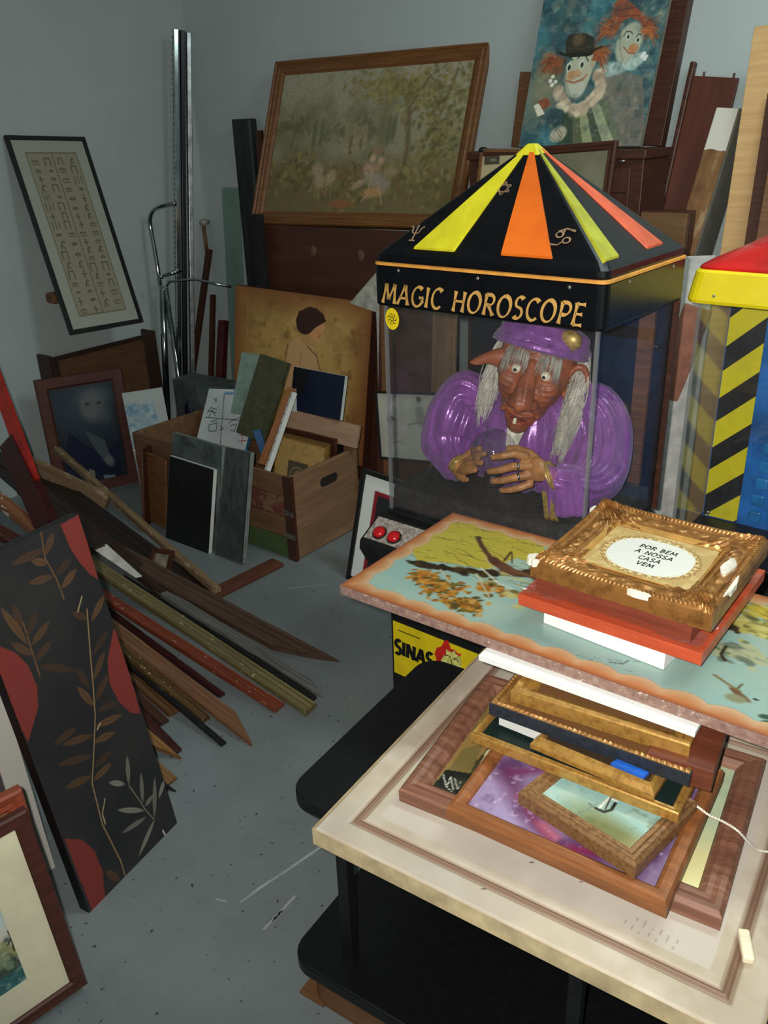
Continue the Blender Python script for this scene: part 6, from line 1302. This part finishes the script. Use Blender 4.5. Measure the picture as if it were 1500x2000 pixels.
M, w = fr_pose((-2.4435, 2.5000, 0.4130), (-2.1676, 2.5000, 0.4075), (-2.4631, 2.4700, 0.2851), .24)
picture('picture_frame', 'gold edged frame with a dark carved relief on tan mount, front most in the crate', 'picture', None, [(0,-.015),(0,0),(.005,0),(.007,-.004)], MT['bright_gilt'], art_relief, MT['art'], hg, wh=(w,.24), M=M)
M, w = fr_pose((-2.4715, 2.5550, 0.4290), (-2.1679, 2.5550, 0.4241), (-2.4998, 2.5300, 0.2941), .25)
picture('picture_frame', 'dark frame with gold rim standing behind the carved relief in the crate', 'picture', None, [(0,-.018),(0,0),(.004,0),(.02,-.004),(.026,-.008)], MT['dark_walnut'], dull((120,92,50)), MT['art'], hg, wh=(w,.25), M=M)
M, w = fr_pose((-2.4882, 2.6000, 0.4320), (-2.1684, 2.6000, 0.4285), (-2.5178, 2.5800, 0.2988), .25)
picture('picture_frame', 'brown black frame rearmost of the three standing in the right half of the crate', 'picture', None, [(0,-.018),(0,0),(.02,-.004),(.024,-.008)], MT['black_wood'], dull((70,50,34)), MT['art'], hg, wh=(w,.25), M=M)
# dark canvases leaning on the crate front
p = POSE['blackcanvas']; t = thing('black_canvas', 'nearly black canvas with white edges leaning on the crate front, the foremost of three', 'painting', pmat(p))
a = Art(p[6], p[7], 0, 0, 140, (16,13,14), gain=1.0); a.mottle(10, 4, (30,20,20), .55, .75, .7); a.mottle(30, 6, (54,36,34), .66, .8, .3); a.mesh('canvas', [MT['art'], MT['white_mount']], t, thick=.018)
def crinkle(parent, w, h, z=.006, seed=1):
    rr = random.Random(seed); nx, ny = 14, 18; V = [(w*(i/(nx-1))*1.0, h*(j/(ny-1)), z+rr.uniform(0,.005)) for j in range(ny) for i in range(nx)]
    F = [(j*nx+i, j*nx+i+1, (j+1)*nx+i+1, (j+1)*nx+i) for j in range(ny-1) for i in range(nx-1)]; MB().add(V, F).build('plastic_wrap', MT['plastic_wrap'], parent, smooth=True)
for key, lab, sd in (('wrapped_a','dark picture wrapped in clear plastic, half hidden behind the black canvas',3), ('wrapped_b','narrow dark picture in crinkled clear plastic with a grey edge, right of the black canvas',8)):
    p = POSE[key]; t = thing('wrapped_picture', lab, 'painting', pmat(p), 'plastic wrapped pictures before the crate'); a = Art(p[6], p[7], 0, 0, 80, (72,86,82) if sd == 3 else (34,40,38), gain=1.0); a.mottle(12, sd, (24,28,34), .5, .7, .8); a.mesh('canvas', [MT['art'], pm('grey_edge', (120,122,118), .6)], t, thick=.022); crinkle(t, p[6], p[7], .002, sd)  # the first picture's lighter base colour paints in a reflection on its plastic
slab_thing('thin_frame_side', 'thin brown frame standing on edge at the left end of the crate', 'picture', (-2.9211, 2.1600, 0.3625), (-3.0275, 2.3000, 0.3180), (-2.9292, 2.1400, 0.0467), .012, MT['dark_walnut'], None, .05)
slab_thing('brown_box_board', 'small brown board leaning on the left end of the crate', 'board', (-2.9544, 2.2000, 0.3245), (-2.8098, 2.1800, 0.3217), (-2.9392, 2.1600, 0.0314), .012, MT['brown_wood'], None, .02)
# dark plastic covered crate behind
t = thing('plastic_covered_box', 'dark grey box covered in crumpled plastic behind the left of the crate', 'box', Matrix.Translation((-3.32,2.69,0)))
MB().box((0,0,0),(.47,.14,.49)).build('box', pm('grey_green_box', (62,68,66), .5, var=.2), t, bevel=.006)
rr = random.Random(9); nx, ny = 22, 14; V = [(-.004+.478*i/(nx-1), -.004-rr.uniform(0,.008), .49*j/(ny-1)) for j in range(ny) for i in range(nx)]
MB().add(V, [(j*nx+i, j*nx+i+1, (j+1)*nx+i+1, (j+1)*nx+i) for j in range(ny-1) for i in range(nx-1)]).build('plastic_wrap', MT['plastic_wrap'], t, smooth=True)
MB().ell((.12,-.02,.30),(.03,.012,.10),14,10).build('navy_bag', pm('navy_bag', (18,20,40), .4), t, smooth=True)
# lone board on the floor
a_, b_ = Vector((-2.2181, 1.8119, 0.0120)), Vector((-2.1866, 2.1800, 0.0120)); d = b_-a_
mb = MB(); M = Matrix.Translation(a_) @ Matrix.Rotation(math.atan2(d.y, d.x),4,'Z'); mb.box((-.15,-.035,-.011),(d.length,.035,.006)); o = mb.build('floor_board', wood('reddish_floor_board', (84,46,32), (110,66,46), .55, 4, (1,9,9)), None, bevel=.002); o.matrix_world = M
tag(o, 'short reddish brown board lying on the floor in front of the crate', 'board')

# ------------------------------------------------------------------ the heap of frame mouldings
def moulding(name, label, p0, p1, w, th, m, tilt=0, cut=2.6, tip='miter', prof=None, over=0, cat='frame moulding'):
    p0, p1 = Vector(p0), Vector(p1); x = (p1-p0).normalized(); p0 = p0-x*over; y = Vector((0,0,1)).cross(x).normalized(); z = x.cross(y); L_ = (p1-p0).length
    M = Matrix((x,y,z)).transposed().to_4x4(); M.translation = p0; M = M @ Matrix.Rotation(R_(tilt),4,'X')
    pr = prof or [(-.5,-1),(-.5,-.25),(-.42,0),(-.18,-.02),(-.05,-.2),(.1,-.12),(.3,-.3),(.42,-.22),(.5,-.5),(.5,-1)]
    L = []
    n = 24; rr = random.Random(int(L_*1e5))
    for j in range(n+1):
        t_ = j/n; ring = []
        for (a, b_) in pr:
            xx = L_*t_
            if j == n and tip == 'miter': xx = L_-(.5-a)*w*cut
            if j == n and tip == 'miter2': xx = L_-(.5+a)*w*cut
            if j == 0: xx = 0
            ring.append((xx, a*w+(rr.uniform(-1,1)*.0006), b_*th+(rr.uniform(-1,1)*.0006)))
        L.append(ring)
    if 'miter' in tip:   # keep the last full ring short of the slanted end
        L = [r for i, r in enumerate(L) if i == n or r[0][0] < L_-w*cut*1.02]
    mb = MB(); mb.rings(L, cap0=True, cap1=True); o = mb.build(name, m, None); o.matrix_world = M; return tag(o, label, cat, 'heap of loose frame mouldings')
W = wood
HG = [
 ('pale topped thick moulding, uppermost of the heap beside the crate, with flaking paint', (-2.9878, 2.0018, 0.2000), (-2.1845, 1.8509, 0.0500), .032, .028, W('m_tan', (112,88,62), (150,124,92), .7, 4, (1,9,9), .3, (176,150,120), .60, 30), 0, 'flat', .5),
 ('broad nearly black board lying under the pale topped moulding', (-2.9661, 1.8609, 0.2000), (-2.2249, 1.8158, 0.0300), .13, .03, W('m_blk', (26,18,17), (40,28,25), .5, 4, (1,9,9)), -8, 'flat', .5),
 ('dark wine red moulding crossing under the pale topped moulding', (-2.6439, 1.7066, 0.1900), (-2.1660, 1.7180, 0.0700), .05, .035, W('m_wine', (40,16,18), (66,28,28), .35, 4, (1,9,9)), 8, 'flat', .5),
 ('wide dark brown moulding with the longest pointed tip, reaching furthest right on the floor', (-2.1294, 1.7236, 0.1000), (-1.5392, 1.7347, 0.0180), .085, .03, W('m_brown', (66,48,38), (96,72,56), .5, 3, (1,14,14), .2), 4, 'miter', .45),
 ('grey weathered moulding with a feathered tip beside the wide dark brown one', (-1.9842, 1.6508, 0.0700), (-1.4604, 1.6161, 0.0140), .04, .02, W('m_grey', (88,88,84), (118,118,112), .8, 6, (1,9,9), .4), 0, 'miter2', .5),
 ('black square moulding under the grey weathered one', (-1.9085, 1.6228, 0.0500), (-1.4787, 1.5723, 0.0180), .028, .018, MT['black_wood'], 0, 'flat', .6),
 ('long olive gold moulding with flaked edges in the middle of the heap', (-2.4074, 1.5416, 0.2000), (-1.4388, 1.5157, 0.0360), .048, .028, W('m_olive', (92,84,52), (126,114,74), .55, 4, (1,16,16), .2, (186,176,140), .63, 60), 12, 'flat', .45),
 ('orange red chipped moulding just below the long olive gold one', (-2.3408, 1.4813, 0.1500), (-1.5296, 1.4765, 0.0260), .040, .022, W('m_red', (108,48,30), (136,64,40), .5, 4, (1,12,12), .3, (196,156,124), .63, 60), 6, 'flat', .5),
 ('thin dark red moulding under the orange red chipped one', (-2.1626, 1.4664, 0.0700), (-1.7285, 1.4298, 0.0140), .022, .016, W('m_darkred', (50,18,18), (72,30,28), .4), 0, 'flat', .55),
 ('light brown moulding with a long pointed tip pointing to the lower right', (-2.1418, 1.3855, 0.1200), (-1.4819, 1.3357, 0.0200), .052, .022, W('m_light', (104,68,46), (140,98,68), .5, 4, (1,16,16), .2), 5, 'miter2', .5),
 ('gold and black moulding with pale chips left of the light brown pointed one', (-2.0764, 1.3386, 0.1100), (-1.6758, 1.3135, 0.0220), .034, .022, W('m_goldblack', (64,46,26), (112,84,44), .45, 4, (1,20,20), .2, (206,184,140), .63, 60), 0, 'flat', .45),
 ('thin black moulding ending nearest the grey floor marks', (-2.0618, 1.3254, 0.0800), (-1.5563, 1.2699, 0.0140), .018, .014, MT['black_wood'], 0, 'flat', .55),
 ('brown moulding end peeping out beside the leaf painting, below the gold and black one', (-2.0440, 1.3176, 0.0600), (-1.7833, 1.2884, 0.0180), .045, .02, W('m_b2', (88,60,36), (118,84,52), .5), 0, 'flat', .6),
 ('dark brown stub with a hanging string beside the leaf painting', (-1.9228, 1.2529, 0.0500), (-1.7713, 1.2381, 0.0160), .03, .018, W('m_b3', (60,34,26), (80,48,36), .5), 0, 'flat', .6),
 ('polished wine coloured moulding end beside the lower part of the leaf painting', (-1.8196, 1.1850, 0.0700), (-1.6359, 1.1675, 0.0200), .034, .022, W('m_b4', (50,24,24), (78,40,36), .3), 0, 'flat', .6),
 ('golden brown stub pointing at the floor beside the white painted leaves', (-1.7343, 1.1322, 0.0600), (-1.6085, 1.1353, 0.0160), .05, .018, W('m_b5', (112,74,34), (140,98,50), .5), 0, 'miter', .6),
 ('lowest golden brown stub at the foot of the heap', (-1.6502, 1.0740, 0.0500), (-1.5562, 1.0804, 0.0140), .04, .016, W('m_b6', (104,70,34), (130,92,48), .5), 0, 'flat', .6),
 ('small black stub at the very foot of the heap', (-1.5890, 1.0459, 0.0300), (-1.5224, 1.0503, 0.0100), .03, .012, MT['black_wood'], 0, 'miter', .5),
 ('rough orange brown moulding with white flakes at the left edge behind the leaf painting', (-2.8350, 1.4487, 0.4200), (-2.5916, 1.4604, 0.3300), .05, .035, W('m_or', (120,74,46), (156,104,68), .6, 4, (1,9,9), .4, (206,196,176), .62, 26), 0, 'flat', .35),
 ('dark red brown moulding under the rough orange one at the left edge', (-2.7110, 1.3592, 0.3600), (-2.5815, 1.4181, 0.2800), .06, .03, W('m_dr', (60,26,20), (84,40,30), .5), 0, 'flat', .35),
 ('dark board running from the left edge toward the wine red moulding', (-3.1454, 1.7103, 0.3400), (-2.5034, 1.6109, 0.2400), .10, .03, W('m_db', (36,26,24), (54,38,34), .5, 4, (1,9,9)), -10, 'flat', .3),
 ('second dark moulding lying between the pale topped one and the wine red one', (-2.9999, 1.7231, 0.3000), (-2.2550, 1.6856, 0.1000), .07, .03, W('m_db2', (40,24,20), (62,38,30), .5, 4, (1,9,9)), -6, 'flat', .3),
]
for lab, p0, p1, w, th, m_, tl, tip, ov in HG: moulding('wooden_strip', lab, p0, p1, w, th, m_, tl, tip=tip, over=ov)
moulding('wooden_strip', 'cream topped stretcher bar from the upper left of the heap to the crate', (-3.2641, 1.8535, 0.3600), (-2.9607, 1.9911, 0.2100), .034, .08, HG[0][5], 0, tip='flat', over=.0)
a_, b_ = Vector((-2.5286, 1.5818, 0.2350)), Vector((-2.2813, 1.5737, 0.1900)); tag(MB().add([tuple(a_), tuple(a_+Vector((.02,.05,0))), tuple(b_+Vector((.01,.02,0))), tuple(b_)]+[tuple(v_-Vector((0,0,.002))) for v_ in (a_, a_+Vector((.02,.05,0)), b_+Vector((.01,.02,0)), b_)], [(0,1,2,3),(7,6,5,4),(0,4,5,1),(1,5,6,2),(2,6,7,3),(3,7,4,0)]).build('paper_strip', pm('white_paper', (206,200,190), .8)), 'white paper strip showing between the leaf painting and the wine red moulding', 'paper')
t = thing('small_frame_corner', 'small dark brown frame corner standing in the heap below the pale topped moulding', 'picture', pmat((*(-2.4414, 1.7413, 0.1000),0.1,.6,.1)))
frame_mesh(.10,.085,[(0,-.015),(0,0),(.014,-.002),(.018,-.008)]).build('frame', MT['dark_walnut'], t); MB().box((.018,.018,-.012),(.082,.067,-.009)).build('picture', pm('pale_paint', (120,116,96), .6, var=.4), t)
# red object at the far left
leaner('red_lath', 'bright red orange lath slanting in from the left edge above the heap', 'lath', (-3.2928, 1.7609, 0.8000), (-2.7541, 1.5345, 0.4600), .055, .018, pm('red_orange_paint', (176,40,28), .45, var=.25, scale=8), None)
leaner('maroon_block', 'dark maroon post end under the red lath at the left edge', 'post', (-2.9861, 1.5948, 0.5600), (-2.5785, 1.4439, 0.3600), .075, .05, pm('dark_maroon', (62,16,18), .4, var=.2), None)

# ------------------------------------------------------------------ leaf painting
p = POSE['leaf']; w, h = p[6], p[7]; t = thing('leaf_painting', 'tall black canvas with bronze and silver leaf sprigs and red circles, on the heap', 'painting', pmat(p))
a = Art(w, h, 0, 0, 520, (30,29,30), gain=1.25); a.mottle(7, 4, (40,38,38), .4, .7, .8)
red = (112,42,36)
a.poly([(0.2494, 0.8454), (0.3061, 0.8490), (0.3007, 0.6893), (0.2836, 0.7101), (0.2662, 0.7483), (0.2552, 0.7855)], red)
a.poly([(-0.0138, 0.6786), (0.0198, 0.6696), (0.0465, 0.6394), (0.0638, 0.5993), (0.0667, 0.5481), (0.0540, 0.5056), (0.0045, 0.4493), (0.0005, 0.4896), (-0.0027, 0.6123)], red)
a.poly([(0.2996, 0.5631), (0.3081, 0.5424), (0.2991, 0.3322), (0.2719, 0.3524), (0.2502, 0.3969), (0.2415, 0.4504), (0.2559, 0.5032)], red)
a.poly([(0.0058, 0.2007), (0.0434, 0.1672), (0.0634, 0.1196), (0.0649, 0.0634), (0.0470, -0.0060), (0.0099, -0.0072), (0.0071, 0.0056)], red)
def spr(stem, col, wd=.003): a.line(stem, wd, col, .9)
spr([(0.1965, 0.8486), (0.1858, 0.7933), (0.1961, 0.7401), (0.1980, 0.6896)], (110,76,44)); spr([(0.0863, 0.6903), (0.0834, 0.6251), (0.0814, 0.5644)], (110,76,44), .003)
spr([(0.2465, 0.6403), (0.2230, 0.5614), (0.1976, 0.4698), (0.1769, 0.4017), (0.1529, 0.3492), (0.1137, 0.2664), (0.1038, 0.1612), (0.1167, 0.0485), (0.1151, -0.0025)], (150,118,80), .003)
def lf(q0, q1, wd, col, al=.95):
    L_ = math.hypot(q1[0]-q0[0], q1[1]-q0[1]); a.leaf(q0[0], q0[1], L_, wd, math.degrees(math.atan2(q1[1]-q0[1], q1[0]-q0[0])), col, al)
bz = [(88,58,34),(102,68,38),(74,48,30),(62,42,28)]
prs = [(0.1879, 0.7984), (0.2270, 0.8363), (0.1902, 0.7793), (0.1509, 0.8026), (0.1988, 0.8118), (0.0996, 0.8136), (0.1957, 0.7464), (0.2502, 0.7653), (0.1921, 0.7480), (0.1272, 0.7599), (0.2001, 0.7135), (0.2546, 0.7383), (0.0804, 0.6753), (0.0781, 0.7361), (0.0822, 0.6562), (0.1267, 0.7000), (0.0844, 0.6344), (0.1481, 0.6622), (0.0796, 0.6394), (0.0493, 0.7444), (0.0844, 0.5999), (0.1373, 0.6205), (0.0849, 0.5873), (0.1703, 0.5255), (0.0828, 0.6132), (0.0436, 0.6650), (0.2462, 0.6080), (0.3062, 0.6502), (0.2405, 0.6174), (0.2062, 0.6541), (0.2209, 0.5362), (0.2850, 0.5681), (0.2019, 0.4806), (0.2580, 0.5290), (0.1830, 0.4249), (0.1577, 0.4937), (0.1898, 0.4342), (0.2477, 0.4741), (0.1812, 0.4125), (0.2543, 0.3943), (0.1594, 0.3654), (0.0743, 0.3957), (0.1504, 0.3509), (0.2143, 0.3360), (0.1397, 0.3239), (0.0465, 0.3621), (0.1290, 0.2969), (0.1923, 0.3016), (0.1214, 0.2816), (0.0450, 0.3033), (0.1183, 0.2700), (0.1787, 0.2758), (0.1240, 0.4089), (0.0572, 0.4072), (0.1866, 0.4697), (0.1720, 0.5376), (0.0709, 0.0582), (0.0990, 0.0041), (0.1671, 0.3808), (0.2499, 0.3621)]
for i in range(0, len(prs)-1, 2): lf(prs[i], prs[i+1], .018, bz[(i//2)%4])
sv = [(0.2038, 0.1945), (0.2250, 0.2649), (0.1954, 0.2036), (0.1544, 0.2394), (0.2242, 0.1262), (0.2470, 0.2014), (0.2237, 0.1070), (0.1511, 0.1645), (0.2237, 0.0889), (0.1423, 0.1043), (0.2447, 0.0679), (0.1642, 0.0159), (0.2423, 0.0667), (0.2819, 0.1658), (0.2724, 0.1047), (0.3088, 0.1388), (0.2274, 0.1162), (0.2618, 0.1248)]
for i in range(0, len(sv)-1, 2): lf(sv[i], sv[i+1], .013, (150,144,128) if i % 4 else (128,122,108))
spr([(0.2038, 0.1945), (0.2164, 0.1469), (0.2251, 0.1104), (0.2395, 0.0689)], (140,130,110), .002); a.line([(0.1316, 0.2109), (0.1124, 0.1830), (0.1112, 0.1553)], .0025, (170,150,110)); a.line([(0.2548, 0.0229), (0.2573, 0.0053)], .004, (190,184,170)); a.line([(0.1712, 0.3713), (0.1845, 0.3804)], .003, (176,156,110)); a.line([(0.2213, 0.6465), (0.2442, 0.6735)], .003, (176,150,104), .9)
a.mesh('canvas', [MT['art'], pm('black_canvas_edge', (16,15,17), .5)], t, thick=.028)

# ------------------------------------------------------------------ pictures at the lower left
p = list(POSE['water']); 
def art_water(w, h, x0, y0):
    a = Art(w, h, x0, y0, 300, (176,192,190), gain=1.35); a.put(np.clip(1-np.abs((a.y-y0)/h-.45)/.2, 0, 1)*.8, (196,180,160)); a.put(np.clip((.45-(a.y-y0)/h)/.1, 0, 1)*.9, (96,112,84)); a.mottle(26, 5, (70,84,70), .45, .65, .0)
    k = np.clip((.48-(a.y-y0)/h)/.05, 0, 1); a.put(k*np.clip((a.n(30,4)-.5)/.1, 0, 1)*.9, (56,62,54)); a.put(k*np.clip((a.n(24,14)-.55)/.1, 0, 1)*.8, (150,150,100)); a.put(np.clip((.16-(a.y-y0)/h+.1*(a.n(10,3)-.5))/.05, 0, 1)*.9, (44,88,92)); a.mottle(50, 24, (170,176,160), .62, .74, .5)
    for pts in ([(0.3930, 0.1931), (0.4039, 0.2072), (0.3994, 0.1746)], [(0.4063, 0.2052), (0.4163, 0.2058)], [(0.4030, 0.2040), (0.4014, 0.2221)]): a.line(pts, .003, (60,56,44))
    return a
picture('watercolour_picture', 'landscape watercolour in a cream mount and dark red brown frame, nearest at the lower left', 'picture', 'water', [(0,-.02),(0,-.004),(.004,0),(.012,-.001),(.024,0),(.028,-.003),(.030,-.008)], wood('water_frame', (66,30,22), (96,50,36), .45, 4, (1,9,9)), art_water, MT['art'], mat=(.068, MT['cream_mount']))
def art_cream(w, h, x0, y0):
    a = Art(w, h, x0, y0, 240, (200,196,186), gain=1.2)
    a.rect(x0, y0, x0+w-.055, y0+h-.05, (84,96,110)); a.rect(x0, y0, x0+w-.055, y0+h*.62, (176,84,44)); k = (a.x < x0+w-.055)*1.0
    a.put(k*np.clip((a.n(14,3)-.52)/.1, 0, 1)*.8, (60,70,84)); a.put(k*np.clip((a.n(20,13)-.55)/.1, 0, 1)*.8, (206,150,90)); a.put(k*np.clip((a.n(12,23)-.6)/.1, 0, 1)*.8, (130,40,40)); return a
p = POSE['cream']; t = thing('abstract_picture', 'cream bordered picture with a blue and orange abstract, second behind the watercolour', 'painting', pmat(p)); art_cream(p[6], p[7], 0, 0).mesh('sheet', [MT['art'], MT['cream_mount']], t, thick=.012)
t = thing('plastic_bag', 'crumpled clear white plastic bag standing between the cream bordered picture and the leaf painting', 'bag', pmat(p) @ Matrix.Translation((0, 0, -.05)))
rr = random.Random(5); L = []
for j in range(22):
    v_ = j/21; ring = []
    for k in range(24):
        q = 2*math.pi*k/24; ring.append((p[6]-.10+(.105+.01*rr.uniform(-1,1))*math.cos(q)*(1-.3*v_*v_), .004+v_*.36, (.014+.006*rr.uniform(-1,1))*math.sin(q)))
    L.append(ring)
MB().rings(L, cap0=True, cap1=True).build('bag', pane_mat('milky_plastic', (.93,.95,.95), 1.45, .42, .25), t, smooth=True)
picture('picture_frame', 'orange red and brown picture frame directly behind the watercolour at the lower left', 'picture', 'redf', [(0,-.025),(0,-.004),(.005,0),(.014,-.002),(.020,-.006),(.03,-.004),(.036,-.010)], W('orange_frame', (130,56,40), (168,84,54), .4, 5, (1,9,9)), dull((150,96,60)), MT['art'])
